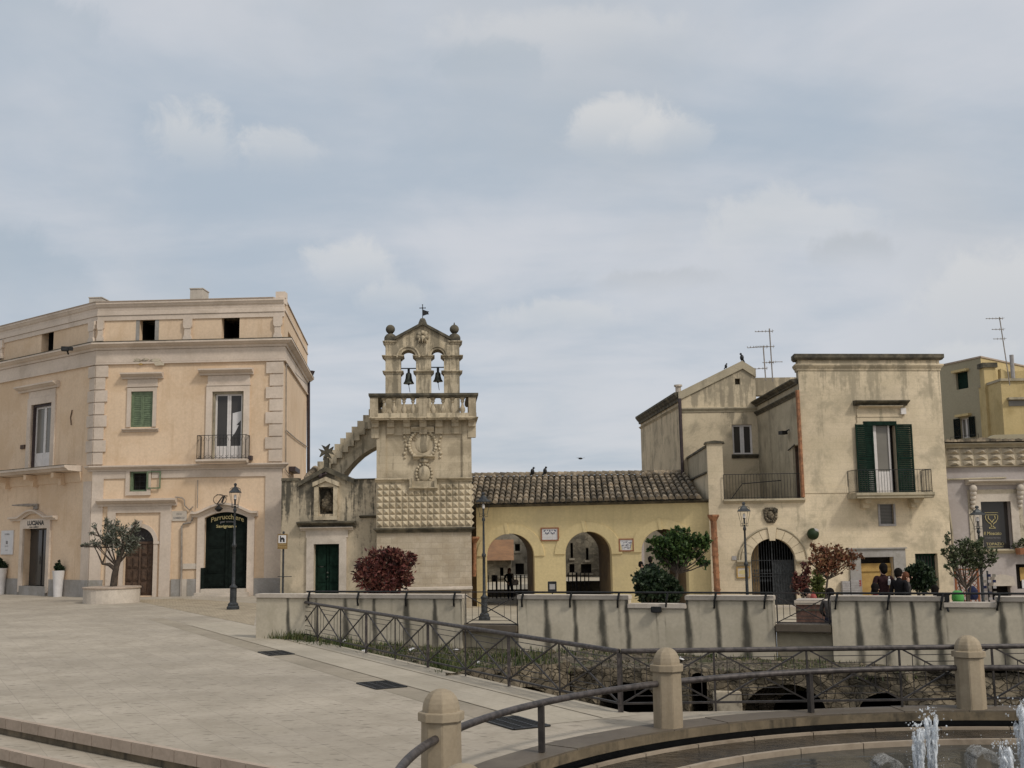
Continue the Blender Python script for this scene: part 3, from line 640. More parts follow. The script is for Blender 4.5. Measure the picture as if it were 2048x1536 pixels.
for F_, a, b in [(L1, a, b) for a, b in cuts1]+[(L0, 0, sd0[0]-.28), (L0, sd0[1]+.28, L0.L-.03), (L2, .03, 6)]: mb = MB(); mb.box(F_, a, b, -.4, v(1158), -.02, .07); mb.build('plinth', M['greyplinth'], cb)
# ground floor pilasters and first floor quoins
mb = MB(); pw = L1.U(205, 1050); mb.box(L1, .0, pw, v(1158), v(955)-.002, -.02, .058); mb.build('pilaster', M['cream'], cb); mb = MB(); mb.box(L0, L0.L-.75, L0.L-.02, v(1158), v(955)-.1, -.02, .05); mb.build('pilaster', M['cream'], cb); mb = MB()
mb.box(L1, L1.U(530, 1050), L1.L, v(1158), v(955)-.002, -.02, .058); mb.build('pilaster', M['cream'], cb)
def quoins(F, left, n, wmax, base):
    mb = MB(); y0, y1 = v(927), v(727)
    mb.box(F, *((0, base) if left else (F.L-base, F.L)), y0, y1, -.02, .03)
    for k in range(n):
        a = y0+(y1-y0)*k/n+.03; b = y0+(y1-y0)*(k+1)/n-.03; ww = wmax if k % 2 else wmax*.78
        mb.box(F, *((0.002, ww) if left else (F.L-ww, F.L-.002)), a, b, 0, .085)
    mb.build('quoins', M['cream'], cb)
quoins(L1, True, 8, .62, .45); quoins(L1, False, 8, .85, .5); quoins(L0, False, 8, .62, .45)
def apil(F, x0, x1, y0=641, y1=683):
    a, b, c, d = F.rect(x0, y0, x1, y1); mb = MB(); t = (b-a)*.14
    mb.box(F, a+t, b-t, c, d, -.02, .13)
    mb.prism(F, [(a, c), (b, c), (b, c+.12), (b-t, c+.3), (a+t, c+.3), (a, c+.12)], .0, .17)
    mb.prism(F, [(a+t, d-.5), (b-t, d-.5), (b, d-.4), (b, d), (a, d), (a, d-.4)], .0, .16); mb.build('attic_pilaster', M['cream'], cb)
apil(L1, 196, 209); apil(L1, 368, 385, 638, 682); apil(L1, 548, 565, 634, 678); apil(L0, -2, 9, 682, 718); apil(L0, 181, 193, 644, 688)
for F, r in ((L1, atL), (L1, atR), (L0, at0), (L0, vn), (L2, sv)):
    mb = MB(); mb.recess(F, r, -.40, -2.2); mb.build('attic_opening', M['void'], cb)
mb = MB(); mb.box(L1, atL[0]-.18, atL[0], atL[2], atL[3], -.02, .012); mb.build('patch', M['greyplinth'], cb); mb = MB(); mb.box(L1, atL[1], atL[1]+.2, atL[2], atL[3], -.02, .012); mb.build('patch', M['greyplinth'], cb)
# flaked paint on the frieze
rr = random.Random(6)
for px, py, s_ in ((276, 721, .22), (292, 719, .16), (312, 721, .26), (318, 728, .3), (283, 729, .12)):
    u, z = L1.uv(px, py); mb = MB(); mb.prism(L1, [(u+s_*rr.uniform(.6, 1.2)*math.cos(k*math.pi/5), z+s_*.45*rr.uniform(.5, 1.2)*math.sin(k*math.pi/5)) for k in range(10)], .08, .116); mb.build('flaked_patch', M['plaster'] if s_ > .14 else M['board'], cb)
# shuttered window
surround(L1, gw, .19, .07, cb, M['cream'], 'window_surround'); a, b, c, d = gw
mb = MB(); mb.mould(L1, a-.48, b+.5, corn(v(756), v(744), .36)); mb.box(L1, a-.2, b+.22, v(768.5), v(756.5), -.02, .05); mb.mould(L1, a-.22, b+.24, bandp(v(772), v(769), .1)); mb.build('hood', M['cream'], cb)
mb = MB(); mb.mould(L1, a-.38, b+.32, corn(v(862), v(855.5), .2)); mb.build('sill', M['cream'], cb)
mb = MB(); mb.quad(*[L1.P(x, y, -.3) for x, y in ((a, c), (b, c), (b, d), (a, d))]); mb.build('backing', M['void'], cb)
m_ = (a+b)/2
mb = MB(); fz = .06
mb.box(L1, a, a+fz, c, d, -.12, -.03); mb.box(L1, b-fz, b, c, d, -.12, -.03); mb.box(L1, a+fz, b-fz, d-.16, d, -.12, -.032); fo = mb.build('shutter_frame', M['green'], cb)
shutter(L1, (a+fz, m_-.005, c, d-.16), -.09, cb, 'green'); shutter(L1, (m_+.005, b-fz, c, d-.16), -.09, cb, 'green')
# balcony door
a, b, c, d = bd_; surround(L1, bd_, .3, .08, cb, M['cream'], 'door_surround')
mb = MB(); mb.mould(L1, L1.U(401, 745), L1.U(508, 745), corn(v(752), v(740), .42)); mb.box(L1, a-.25, b+.3, v(769), v(752.5), -.02, .05); mb.mould(L1, a-.28, b+.33, bandp(v(773), v(769.5), .11)); mb.build('hood', M['cream'], cb)
mb = MB(); mb.box(L1, a, a+.1, c, d, -.3, -.06); mb.box(L1, b-.1, b, c, d, -.3, -.06); mb.box(L1, a+.1, b-.1, d-.1, d, -.3, -.062); mb.build('door_frame', M['sandg'], cb)
dr = french(L1, (a+.1, b-.1, c, d-.1), -.2, cb, 'balcony_door', 'white', 'glass', .22, fr=.09)
mb = MB(); mb.prism(L1, [(b-.62, c+1.55), (b-.2, c+2.0), (b-.2, c+2.45), (b-.62, c+2.35)], -.222, -.219); mb.prism(L1, [(b-.62, c+1.2), (b-.48, c+1.4), (b-.3, c+1.75), (b-.62, c+1.8)], -.2285, -.2255); mb.build('painted_reflection', M['paper'], dr)  # pale shapes on the glass imitate a reflection
bw0, bw1 = L1.U(403, 900), L1.U(499, 900); bz = v(927)
mb = MB(); mb.mould(L1, bw0-.05, bw1+.05, [(0.31, bz-.03), (.55, bz-.05), (.72, bz+.05), (.72, bz+.14), (.28, bz+.14)]); bal = mb.build('balcony', M['cream'], cb)
mb = MB(); bp_ = [L1.P(bw0, 0, .05), L1.P(bw0, 0, .66), L1.P(bw1, 0, .66), L1.P(bw1, 0, .05)]
rail_bars(mb, bp_, bz+.14, v(874), .18, .016, .028)
for i in range(9):
    u = bw0+(bw1-bw0)*(i+.5)/9; zz = v(878)
    mb.tube([L1.P(u-.09, zz-.18, .66), L1.P(u-.06, zz-.04, .66), L1.P(u, zz+.01, .66), L1.P(u+.06, zz-.04, .66), L1.P(u+.09, zz-.18, .66)], .009, 4)
    mb.tube([L1.P(u-.09, bz+.2, .66), L1.P(u+.09, bz+.34, .66)], .009, 4); mb.tube([L1.P(u+.09, bz+.2, .66), L1.P(u-.09, bz+.34, .66)], .009, 4)
mb.build('railing', M['iron'], bal)
# mezzanine window with open casement
a, b, c, d = mz; surround(L1, mz, .19, .09, cb, M['cream'], 'window_surround', True, True)
mb = MB(); g = .08; mb.box(L1, a, a+g*1.6, c, d, -.2, -.02); mb.box(L1, b-g, b, c, d, -.2, -.02); mb.box(L1, a+g*1.6, b-g, d-g, d, -.2, -.022); mb.box(L1, a+g*1.6, b-g, c, c+g, -.2, -.022); mb.build('window_frame', M['green'], cb)
mb = MB(); mb.quad(*[L1.P(x, y, -.22) for x, y in ((a, c), (b, c), (b, d), (a, d))]); mb.build('pane', M['void'], cb)
mb = MB()
for k in range(1, 4): mb.bar(L1.P(a+(b-a)*k/4, c, -.15), L1.P(a+(b-a)*k/4, d, -.15), .012); mb.bar(L1.P(a, c+(d-c)*k/4, -.15), L1.P(b, c+(d-c)*k/4, -.15), .012)
mb.build('grille', M['iron'], cb)
b2 = L1.U(323, 960)
mb = MB(); mb.box(L1, b+.02, b+.08, c+.12, d, .10, .14); mb.box(L1, b2-.06, b2, c+.12, d, .10, .14); mb.box(L1, b+.08, b2-.06, d-.06, d, .10, .138); mb.box(L1, b+.08, b2-.06, c+.12, c+.18, .10, .138); mb.build('open_casement', M['green'], cb)
# portal one: arched plank door in a squared frame
a, b, c, d = p1; f0, f1, f2, f3 = L1.rect(214, 1011, 342, 1192); i0, i1 = L1.U(231, 1080), L1.U(321, 1080); it = v(1024)
mb = MB(); mb.box(L1, f0, i0, -.05, v(1011), -.02, .10); mb.box(L1, i1, f1, -.05, v(1011), -.02, .10); mb.box(L1, i0, i1, it, v(1011), -.02, .098); mb.build('portal_frame', M['cream'], cb)
mb = MB(); mb.mould(L1, L1.U(197, 1003), L1.U(355, 1003), corn(v(1011)+.005, v(996), .42)); mb.build('hood', M['cream'], cb)
mb = MB(); hw = (b-a)/2; uc = (a+b)/2; sp_ = d-hw; R = hw+.2; N = 20
for i in range(N):
    t0, t1 = math.pi*i/N, math.pi*(i+1)/N
    mb.prism(L1, [(uc-hw*math.cos(t0), sp_+hw*math.sin(t0)), (uc-R*math.cos(t0), sp_+R*math.sin(t0)), (uc-R*math.cos(t1), sp_+R*math.sin(t1)), (uc-hw*math.cos(t1), sp_+hw*math.sin(t1))], -.02, .07)
mb.box(L1, uc-R, a, 0, sp_-.001, -.02, .07); mb.box(L1, b, uc+R, 0, sp_-.001, -.02, .07); mb.box(L1, uc-R-.08, a, sp_-.06, sp_+.06, .0, .1); mb.box(L1, b, uc+R+.08, sp_-.06, sp_+.06, .0, .1)
mb.prism(L1, [(uc-.12, d+.02), (uc+.12, d+.02), (uc+.17, d+.34), (uc-.17, d+.34)], 0, .12); mb.build('arch_surround', M['cream'], cb)
mb = MB(); mb.quad(*[L1.P(x, y, -.26) for x, y in ((a, 0), (b, 0), (b, sp_), (a, sp_))])
for k in range(2):
    u0 = a+.05+k*hw; 
    for r_ in range(4):
        for q in range(2):
            x0 = u0+q*(hw-.1)/2+.03; z0 = .1+r_*(sp_-.1)/4; mb.box(L1, x0, x0+(hw-.1)/2-.07, z0+.06, z0+(sp_-.1)/4-.06, -.255, -.21); mb.box(L1, x0+.06, x0+(hw-.1)/2-.13, z0+.12, z0+(sp_-.1)/4-.12, -.205, -.185)
mb.box(L1, a, b, sp_-.05, sp_+.06, -.25, -.17); mb.box(L1, uc-.05, uc+.05, 0, sp_-.06, -.255, -.175); mb.build('door', M['wood'], cb)
mb = MB(); mb.quad(*[L1.P(x, y, -.3) for x, y in ((a, sp_), (b, sp_), (b, d), (a, d))])
for k in range(9):
    t = math.pi*(k+.5)/9; mb.bar(L1.P(uc+.12*math.cos(t), sp_+.06+.12*math.sin(t), -.22), L1.P(uc+hw*.98*math.cos(t), sp_+.02+hw*.95*math.sin(t), -.22), .015)
mb.build('fanlight', M['brown'], cb)
# street plaque, pipes and cables
r = L1.rect(343, 1022, 374, 1042); mb = MB(); mb.box(L1, *r, .01, .05); pq = mb.build('street_plaque', M['coping'], cb)
textmesh('VICO', L1, (r[0]+r[1])/2, r[2]+.29, .05, .26, M['greyink'], pq, height=.10, bold=.004); textmesh('COMMERCIO', L1, (r[0]+r[1])/2, r[2]+.1, .05, .56, M['greyink'], pq, height=.10)
mb = MB(); P = lambda x, y, w=.1: L1.P(*L1.uv(x, y), w)
mb.tube([P(364, 1197), P(365, 1052), P(368, 1048), P(383, 1045), P(386, 1040), P(386, 1022)], .045, 8); mb.build('drain_pipe', M['pipe'], cb)
mb = MB(); mb.tube([P(396, 1016), P(397, 960)], .022, 6); mb.tube([P(371, 1012), P(370, 1000), P(366, 996), P(352, 994)], .03, 6); mb.tube([P(372, 1012), P(380, 1020), P(388, 1013)], .03, 6); mb.build('cable', M['pipe'], cb)
mb = MB(); mb.box(L1, *L1.rect(366, 1127, 396, 1138), .01, .06); mb.build('meter_cover', M['coping'], cb)
mb = MB(); mb.box(L1, *L1.rect(362, 1158, 374, 1197), .072, .13); mb.build('patch', M['coping'], cb)
# portal two: hairdresser's dark double door
a, b, c, d = p2; uc = (a+b)/2
mb = MB(); su0, su1 = L1.U(395, 1100), L1.U(509, 1100)
mb.box(L1, su0, a, .0, d-.27, -.02, .11); mb.box(L1, b, su1, .0, d-.27, -.02, .11)
R = (hwv := (b-a)/2); R = (hwv*hwv+.28*.28)/(2*.28); N = 12
for i in range(N):
    x0, x1 = a+(b-a)*i/N, a+(b-a)*(i+1)/N; y0 = d-R+math.sqrt(R*R-(x0-uc)**2); y1 = d-R+math.sqrt(R*R-(x1-uc)**2)
    mb.prism(L1, [(x0, y0), (x1, y1), (x1, y1+.2), (x0, y0+.2)], -.02, .11)
mb.box(L1, su0, a, d-.269, d-.08, -.02, .11); mb.box(L1, b, su1, d-.269, d-.08, -.02, .11); mb.build('door_surround', M['cream'], cb)
mb = MB(); hood(mb, L1, L1.U(385, 1030), L1.U(517, 1030), v(1035), v(1024), .34, .42, hwv*1.28); mb.build('hood', M['cream'], cb)
mb = MB(); mb.quad(*[L1.P(x, y, -.16) for x, y in ((a, c), (b, c), (b, d), (a, d))])
for k in range(2):
    for z0, z1 in ((.1, .55), (.75, 1.75), (1.95, 2.75)):
        x0 = a+.14+k*hwv; mb.box(L1, x0, x0+hwv-.28, c+z0, c+z1, -.158, -.13); mb.box(L1, x0+.09, x0+hwv-.37, c+z0+.09, c+z1-.09, -.128, -.112)
mb.box(L1, uc-.04, uc+.04, c, d-.75, -.158, -.10); dd = mb.build('door', M['pgreen'], cb)
textmesh('Parrucchiere', L1, uc, d-.50, -.15, 1.62, M['gold'], dd, bulge=.16, height=.24)
textmesh('per uomo', L1, uc, d-.56, -.15, .70, M['greyink'], dd, height=.10, bulge=.03); textmesh('Savignano', L1, uc-.05, d-.80, -.15, 1.0, M['gold'], dd, height=.19)
mb = MB(); mb.box(L1, a-.12, a+.04, c-.35, c+1.0, -.1, .14); mb.build('door_post', M['pgreen'], cb)
mb = MB(); mb.box(L1, a-.03, b+.03, -.05, c, -.16, .42); mb.box(L1, a-.22, b+.24, -.05, c*.55, .421, .80); mb.box(L1, L1.U(400, 1200), L1.U(508, 1200), -.05, c*.22, .801, 1.2); mb.build('steps', M['coping'], cb, bevel=.015)
mb = MB(); q = L1.P(L1.U(446, 1000), v(993), 0); mb.tube([L1.P(*L1.uv(455, 992), 0), L1.P(*L1.uv(440, 990), .5)], .018, 5)
ring = [L1.P(L1.U(446, 1000)+.32*math.cos(t*math.pi/8), v(1001)+.24*math.sin(t*math.pi/8), .5) for t in range(17)]; mb.tube(ring, .018, 5, False)
mb.tube([L1.P(*L1.uv(441, 1008), .5), L1.P(*L1.uv(452, 993), .5)], .03, 5); mb.tube([L1.P(*L1.uv(455, 992), .5), L1.P(*L1.uv(450, 1006), .5)], .05, 5); mb.build('hanging_emblem', M['iron'], cb)
mb = MB(); lp = L1.P(L1.U(443, 1018), 0, .45); mb.lathe([(.01, v(1010)), (.05, v(1013)), (.2, v(1018)), (.2, v(1019)), (.09, v(1024)), (.02, v(1025))], (lp.x, lp.y, 0), 10); mb.build('wall_lantern', M['iron'], cb)
# wing on the left
a, b, c, d = w0; surround(L0, w0, .36, .08, cb, M['cream'], 'door_surround')
mb = MB(); mb.mould(L0, L0.U(42, 775), L0.U(120, 775), corn(L0.Vv(80, 781), L0.Vv(80, 769), .42)); mb.box(L0, a-.3, b+.3, d+.37, L0.Vv(80, 781.5), -.02, .05); mb.build('hood', M['cream'], cb)
mb = MB(); mb.box(L0, a, a+.1, c, d, -.3, -.06); mb.box(L0, b-.1, b, c, d, -.3, -.06); mb.box(L0, a+.1, b-.1, d-.12, d, -.3, -.062); mb.build('door_frame', M['darkpipe'], cb)
french(L0, (a+.1, b-.1, c, d-.12), -.2, cb, 'balcony_door', 'white', 'glassg', .25, fr=.1)
bz0 = L0.Vv(80, 941); mb = MB(); mb.mould(L0, 0, L0.L-1.0, [(-.02, bz0-.25), (.75, bz0-.2), (.85, bz0-.1), (.95, bz0-.06), (.95, bz0+.05), (-.02, bz0+.06)]); mb.build('balcony', M['cream'], cb)
mb = MB(); mb.mould(L0, 0, L0.L-1.0, [(-.02, bz0-.75), (.05, bz0-.75), (.12, bz0-.3), (.12, bz0-.252), (-.02, bz0-.252)])
for x in (-20, 20, 75, 130):
    u = L0.U(x, 955); mb.prism(L0, [(u-.12, bz0-.85), (u+.12, bz0-.85), (u+.14, bz0-.253), (u-.14, bz0-.253)], 0, .3); mb.prism(L0, [(u-.12, bz0-.5), (u+.12, bz0-.5), (u+.14, bz0-.253), (u-.14, bz0-.253)], .301, .7)
mb.build('bracket', M['peach'], cb)
mb = MB(); mb.mould(L0, 0, L0.L-1.0, [(.3, bz0+.061), (.96, bz0+.052), (.96, bz0+.08), (.3, bz0+.085)]); mb.build('lead_flashing', M['dark'], cb)
a, b, c, d = sd0; mb = MB(); t = .30
mb.box(L0, a-t, a, .15, d, -.02, .11); mb.box(L0, b, b+t, .15, d, -.02, .11); mb.box(L0, a-t, b+t, d, L0.Vv(72, 1038), -.02, .11); mb.build('door_surround', M['cream'], cb)
mb = MB(); hood(mb, L0, L0.U(25, 1042), L0.U(116, 1036), L0.Vv(72, 1041), L0.Vv(72, 1033), .30, .36, 1.35); mb.build('hood', M['cream'], cb)
mb = MB(); mb.quad(*[L0.P(x, y, -.34) for x, y in ((a, c), (b, c), (b, d), (a, d))]); gd = mb.build('glass_door', M['glass'], cb)
mb = MB(); um = (a+b)/2+.05; mb.box(L0, um-.025, um+.025, c, d, -.33, -.30); mb.box(L0, a, b, d-.08, d, -.33, -.302); mb.box(L0, b-.05, b, c, d-.08, -.33, -.302); mb.box(L0, um-.12, um-.08, c+1.1, c+1.5, -.30, -.27); mb.build('door_frame', M['brown'], gd)
mb = MB(); mb.box(L0, a-.1, b+.1, -.05, c, -.34, .14); mb.build('step', M['greyplinth'], cb)
textmesh('LUCIANA', L0, (a+b)/2+.1, d+.16, .11, 1.65, M['ink'], cb, 'shop_lettering', height=.25, bold=.045)
textmesh('mon coiffeur', L0, (a+b)/2-.05, d+.03, .11, .95, M['ink'], cb, 'shop_lettering', height=.11)
r = L0.rect(4, 1061, 28, 1109); mb = MB(); mb.box(L0, *r, .01, .06); wp = mb.build('shop_plaque', M['paper'], cb); um = (r[0]+r[1])/2
textmesh('LUCIANA', L0, um, r[3]-.24, .06, .5, M['greyink'], wp, height=.09); textmesh('mon coiffeur', L0, um, r[2]+.42, .06, .36, M['greyink'], wp, height=.06)
mb = MB(); mb.box(L0, um-.1, um+.1, r[2]+.55, r[2]+.72, .061, .066); mb.box(L0, um-.14, um+.14, r[2]+.22, r[2]+.24, .061, .066); mb.build('emblem', M['greyink'], wp)
mb = MB(); e1, e2 = L0.P(*L0.uv(76, 1010), .05), L0.P(*L0.uv(52, 1011), .75); mb.tube([e1, e1+(e2-e1)*.35, e2], [.05, .09, .03], 8); mb.box(L0, *L0.rect(70, 1008, 78, 1018), 0, .1); mb.build('sign_lamp', M['pipe'], cb)
for x0, y0, x1, y1 in ((178, 596, 203, 616), (380, 578, 405, 606)):
    r = L1.rect(x0, y0, x1, y1, -3.0); mb = MB(); mb.box(L1, r[0], r[1], VT-1.2, r[3], -4.0, -3.0); mb.box(L1, r[0]-.03, r[1]+.03, r[3], r[3]+.05, -4.03, -2.97); mb.build('chimney', M['coping'], cb)
# side wall trims
mb = MB(); P2 = lambda x, y, w=.06: L2.P(*L2.uv(x, y), w)
mb.tube([P2(613, 745, .12), P2(613, 800, .12), P2(613, 960, .12)], .10, 8); mb.lathe([(.1, -.3), (.32, .25), (.34, .3)], P2(614, 752, .15), 8); mb.build('drain_pipe', M['darkpipe'], cb)
mb = MB(); mb.tube([P2(570, 728), P2(569, 940), P2(577, 950)], .03, 5); mb.tube([P2(569.5, 860), P2(590, 878), P2(613, 894)], .03, 5); mb.tube([P2(570, 728), P2(610, 768)], .03, 5); mb.build('cable', M['pipe'], cb)
mb = MB(); mb.box(L2, *L2.rect(577, 936, 587, 945), .02, .35); mb.build('lamp_bracket', M['darkpipe'], cb)
mb = MB(); mb.box(L1, *L1.rect(500, 912, 506, 921), .02, .3); mb.build('junction_box', M['darkpipe'], cb)
mb = MB(); r = L0.rect(43, 890, 51, 898); mb.box(L0, *r, .01, .08); mb.tube([L0.P(*L0.uv(146, 820), .05), L0.P(*L0.uv(142, 835), .03), L0.P(*L0.uv(144, 850), .05)], .03, 5); mb.build('wall_fitting', M['wood'], cb)
# floodlight on the cornice
pf = L0.P(*L0.uv(167, 704), .9); mb = MB(); mb.cube((pf.x-.1, pf.y, pf.z+.05), .36, .3, .22, .3); mb.cube((pf.x+.2, pf.y, pf.z+.05), .2, .24, .17, .3); mb.tube([pf+V((0, .2, -.2)), pf], .05, 6)
mb.build('floodlight', M['iron'], label='small black floodlight on the cornice at the corner of the peach building', cat='floodlight', bevel=.02)
# ------------------------------------------------------------------ little church with bell tower
c0 = at(560, 1190, 53.6).xy; c1 = at(753, 1190, 53.2).xy
CF = Fac(c0, c1)
ch = thing('church', 'small weathered stone church with green door and relief niche under a gable', 'church', (c0.x, c0.y, -.3))
cv = lambda x, y: CF.uv(x, y)
dr_ = CF.rect(628, 1088, 679, 1190); nc = CF.rect(638, 976, 668, 1028)
top = CF.Vv(580, 962)
mb = MB(); mb.wall(CF, 0, CF.L+.15, -.5, top, [dr_, nc], .35)
pts = [(CF.U(598, 960), top), (CF.U(712, 960), top)] + [cv(x, y) for x, y in ((706, 962), (652, 939), (600, 968))]
mb.prism(CF, [(CF.U(592, 962), top), (CF.U(716, 962), top), (cv(706, 960)[0], top+.08), (cv(652, 942)[0], cv(652, 942)[1]), (cv(603, 966)[0], top+.02)], -.5, 0)
mb.build('wall', M['church'], ch)
mb = MB(); mb.box(CF, 0, CF.L, -.5, top-.3, -9, -.36); mb.build('body', M['church'], ch)
mb = MB()
for (xa, ya), (xb, yb) in (((597, 969), (652, 938)), ((652, 938), (709, 963))):
    a, b = cv(xa, ya), cv(xb, yb); mb.prism(CF, [(a[0], a[1]-.12), (b[0], b[1]-.12), (b[0], b[1]+.10), (a[0], a[1]+.10)], -.6, .16)
mb.box(CF, 0, CF.U(597, 960)-.02, top+.001, top+.14, -.5, .06); mb.box(CF, CF.U(709, 960)+.02, CF.L+.1, top+.001, CF.Vv(730, 957), -.5, .08); mb.build('coping', M['dark'], ch)
mb = MB(); a, b, c, d = dr_; t = .34
mb.box(CF, a-t, a, -.5, d, -.02, .12); mb.box(CF, b, b+t, -.5, d, -.02, .12); mb.box(CF, a-t, b+t, d, d+.30, -.02, .12); mb.box(CF, a-t-.06, b+t+.06, d+.301, CF.Vv(652, 1060), -.02, .05); mb.build('door_surround', M['coping'], ch)
mb = MB(); mb.mould(CF, CF.U(602, 1057), CF.U(707, 1057), corn(CF.Vv(652, 1061), CF.Vv(652, 1054), .28)); mb.build('hood', M['coping'], ch)
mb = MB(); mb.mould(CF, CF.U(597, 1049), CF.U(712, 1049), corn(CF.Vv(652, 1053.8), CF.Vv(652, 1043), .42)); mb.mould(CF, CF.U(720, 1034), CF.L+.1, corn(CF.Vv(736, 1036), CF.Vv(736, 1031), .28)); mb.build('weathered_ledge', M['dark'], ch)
mb = MB(); mb.quad(*[CF.P(x, y, -.25) for x, y in ((a, c), (b, c), (b, d), (a, d))]); um = (a+b)/2
for x0, x1 in ((a+.06, um-.04), (um+.04, b-.06)):
    for z0, z1 in ((.05, .5), (.6, 1.25), (1.35, 2.25)): mb.box(CF, x0+.06, x1-.06, c+z0, c+z1, -.249, -.21)
mb.box(CF, um-.03, um+.03, c, d, -.249, -.19); dd = mb.build('door', M['dgreen'], ch)
mb = MB(); mb.ball(CF.P(um, c+1.02, -.17), .05, n=6); mb.ball(CF.P(um, c+.82, -.17), .045, n=6); mb.box(CF, a+.22, a+.40, c+1.28, c+1.33, -.21, -.19); mb.build('door_handle', M['bronze'], dd)
# niche with a relief
a, b, c, d = nc; um = (a+b)/2; mb = MB()
mb.box(CF, a-.2, a, c-.1, d+.05, -.02, .16); mb.box(CF, b, b+.2, c-.1, d+.05, -.02, .16); mb.box(CF, a-.2, b+.2, c-.28, c-.101, -.02, .2)
for s_ in (-1, 1): mb.prism(CF, [(um, d+.32), (um, d+.52), (um+s_*.62, d+.26), (um+s_*.62, d+.06)] if s_ > 0 else [(um, d+.32), (um-.62, d+.06), (um-.62, d+.26), (um, d+.52)], -.02, .24)
mb.prism(CF, [(a-.18, d+.051), (b+.18, d+.051), (um, d+.34)], -.02, .13); mb.build('niche_surround', M['towerp'], ch)
mb = MB(); mb.recess(CF, nc, -.34, -.36); 
mb.ball(CF.P(um+.02, d-.28, -.24), .13, sz=1.25, n=8); mb.ball(CF.P(um+.02, c+.55, -.24), .27, sy=.55, sz=1.7, n=10); mb.ball(CF.P(um-.2, c+.62, -.16), .10, n=8); mb.ball(CF.P(um-.16, c+.42, -.18), .14, sz=1.4, n=8); mb.ball(CF.P(um+.22, c+.3, -.2), .16, sz=1.2, n=8)
mb.build('relief', M['ruin'], ch, smooth=60)
mb = MB(); mb.ball(CF.P(*CF.uv(643, 952), .06), .14, n=8); mb.tube([CF.P(*CF.uv(643, 952), .06), CF.P(*CF.uv(655, 947), .3)], .05, 6); mb.build('flood_lamp', M['darkpipe'], ch)
# stair buttress and its stone cross
CB = CF.off(-1.9); bu = lambda x, y: CB.uv(x, y)
st = [(612, 962), (612, 946)]; x, y = 612.0, 946.0
while x < 740: st += [(x+11.4, y), (x+11.4, y-11.6)]; x += 11.4; y -= 11.6
st = st[:-1] + [(768, st[-2][1]), (768, 886), (752, 893), (735, 902), (720, 912), (706, 925), (695, 937), (686, 950), (682, 962)]
mb = MB(); mb.prism(CB, [bu(*p) for p in st], -1.1, 0)
x, y = 640.0, 951.0
for k in range(10):
    a, b = bu(x, y), bu(x+12, y-12.5); mb.box(CB, a[0], b[0], a[1], b[1]+.03, 0, .16); x += 11.4; y -= 11.6
mb.build('stair_buttress', M['towerp'], ch)
mb = MB(); cc = CF.uv(651, 903); 
for k in range(4):
    t = k*math.pi/2+.12; rot = lambda px, py: (cc[0]+px*math.cos(t)-py*math.sin(t), cc[1]+px*math.sin(t)+py*math.cos(t))
    mb.prism(CF, [rot(-.05, .03), rot(.05, .03), rot(.20, .36), rot(0, .24), rot(-.20, .36)], -.3, -.12+.002*k)
mb.ball(CF.P(cc[0], cc[1], -.21), .1, n=6); mb.box(CF, cc[0]-.1, cc[0]+.1, CF.Vv(652, 938), cc[1]-.3, -.32, -.1); mb.build('stone_cross', M['dark'], ch)
mb = MB()
for k in range(4): 
    for j in range(3): mb.ball(CF.P(*CF.uv(606+k*4, 955-k*4-j*4), -.7-.2*j), .16, n=6)
mb.build('tile_heap', M['tile'], ch)
# ---- tower
t0 = at(752, 1190, 52.3).xy; t1 = at(945, 1190, 52.6).xy; TF = Fac(t0, t1); q = lambda x, y: TF.uv(x, y)
tw = thing('bell_tower', 'ornate pale stone bell tower with balustrade and diamond studded wall', 'bell tower', (t0.x, t0.y, -.5))
tb = TF.Vv(848, 1064); tm = TF.Vv(848, 962); tt = TF.Vv(848, 845)
mb = MB(); mb.box(TF, .02, TF.L-.02, -.8, tb, -4.2, -.10); mb.build('base_wall', M['lowwall'], tw)
mb = MB(); mb.mould(TF, .02, TF.L, [(-.1, TF.Vv(848, 1180)), (.08, TF.Vv(848, 1180)), (.08, TF.Vv(848, 1176)), (-.1, TF.Vv(848, 1174))]); mb.build('base_course', M['coping'], tw)
mb = MB(); mb.sweep([TF.P(0, 0, -4).xy, TF.A, TF.B, TF.P(TF.L, 0, -4).xy], corn(tb-.02, tb+.2, .22, -.08)); mb.build('ledge', M['dark'], tw)
mb = MB(); mb.box(TF, 0, TF.L, tb+.2, tm, -4.1, 0.0); mb.build('studded_wall', M['towerp'], tw)
mb = MB(); nx, ny = 15, 7; dz = (tm-.12-tb-.26)/ny; du = (TF.L-.04)/nx; lo, hi = TF.U(820, 968), TF.U(873, 968)
for i in range(nx):
    for j in range(ny):
        u0 = .02+i*du; z0 = tb+.26+j*dz; g_ = .022
        if j == ny-1 and u0+du > lo-.1 and u0 < hi+.1: continue
        b4 = [TF.P(u0+g_, z0+g_, .002), TF.P(u0+du-g_, z0+g_, .002), TF.P(u0+du-g_, z0+dz-g_, .002), TF.P(u0+g_, z0+dz-g_, .002)]
        m4 = [TF.P(u0+g_, z0+g_, .035), TF.P(u0+du-g_, z0+g_, .035), TF.P(u0+du-g_, z0+dz-g_, .035), TF.P(u0+g_, z0+dz-g_, .035)]
        jx, jz = random.uniform(-.02, .02), random.uniform(-.02, .02)
        apx = TF.P(u0+du/2+jx, z0+dz/2+jz, .135+random.uniform(-.015, .01))
        mb.add(b4+m4+[apx], [(0, 1, 5, 4), (1, 2, 6, 5), (2, 3, 7, 6), (3, 0, 4, 7), (4, 5, 8), (5, 6, 8), (6, 7, 8), (7, 4, 8)])
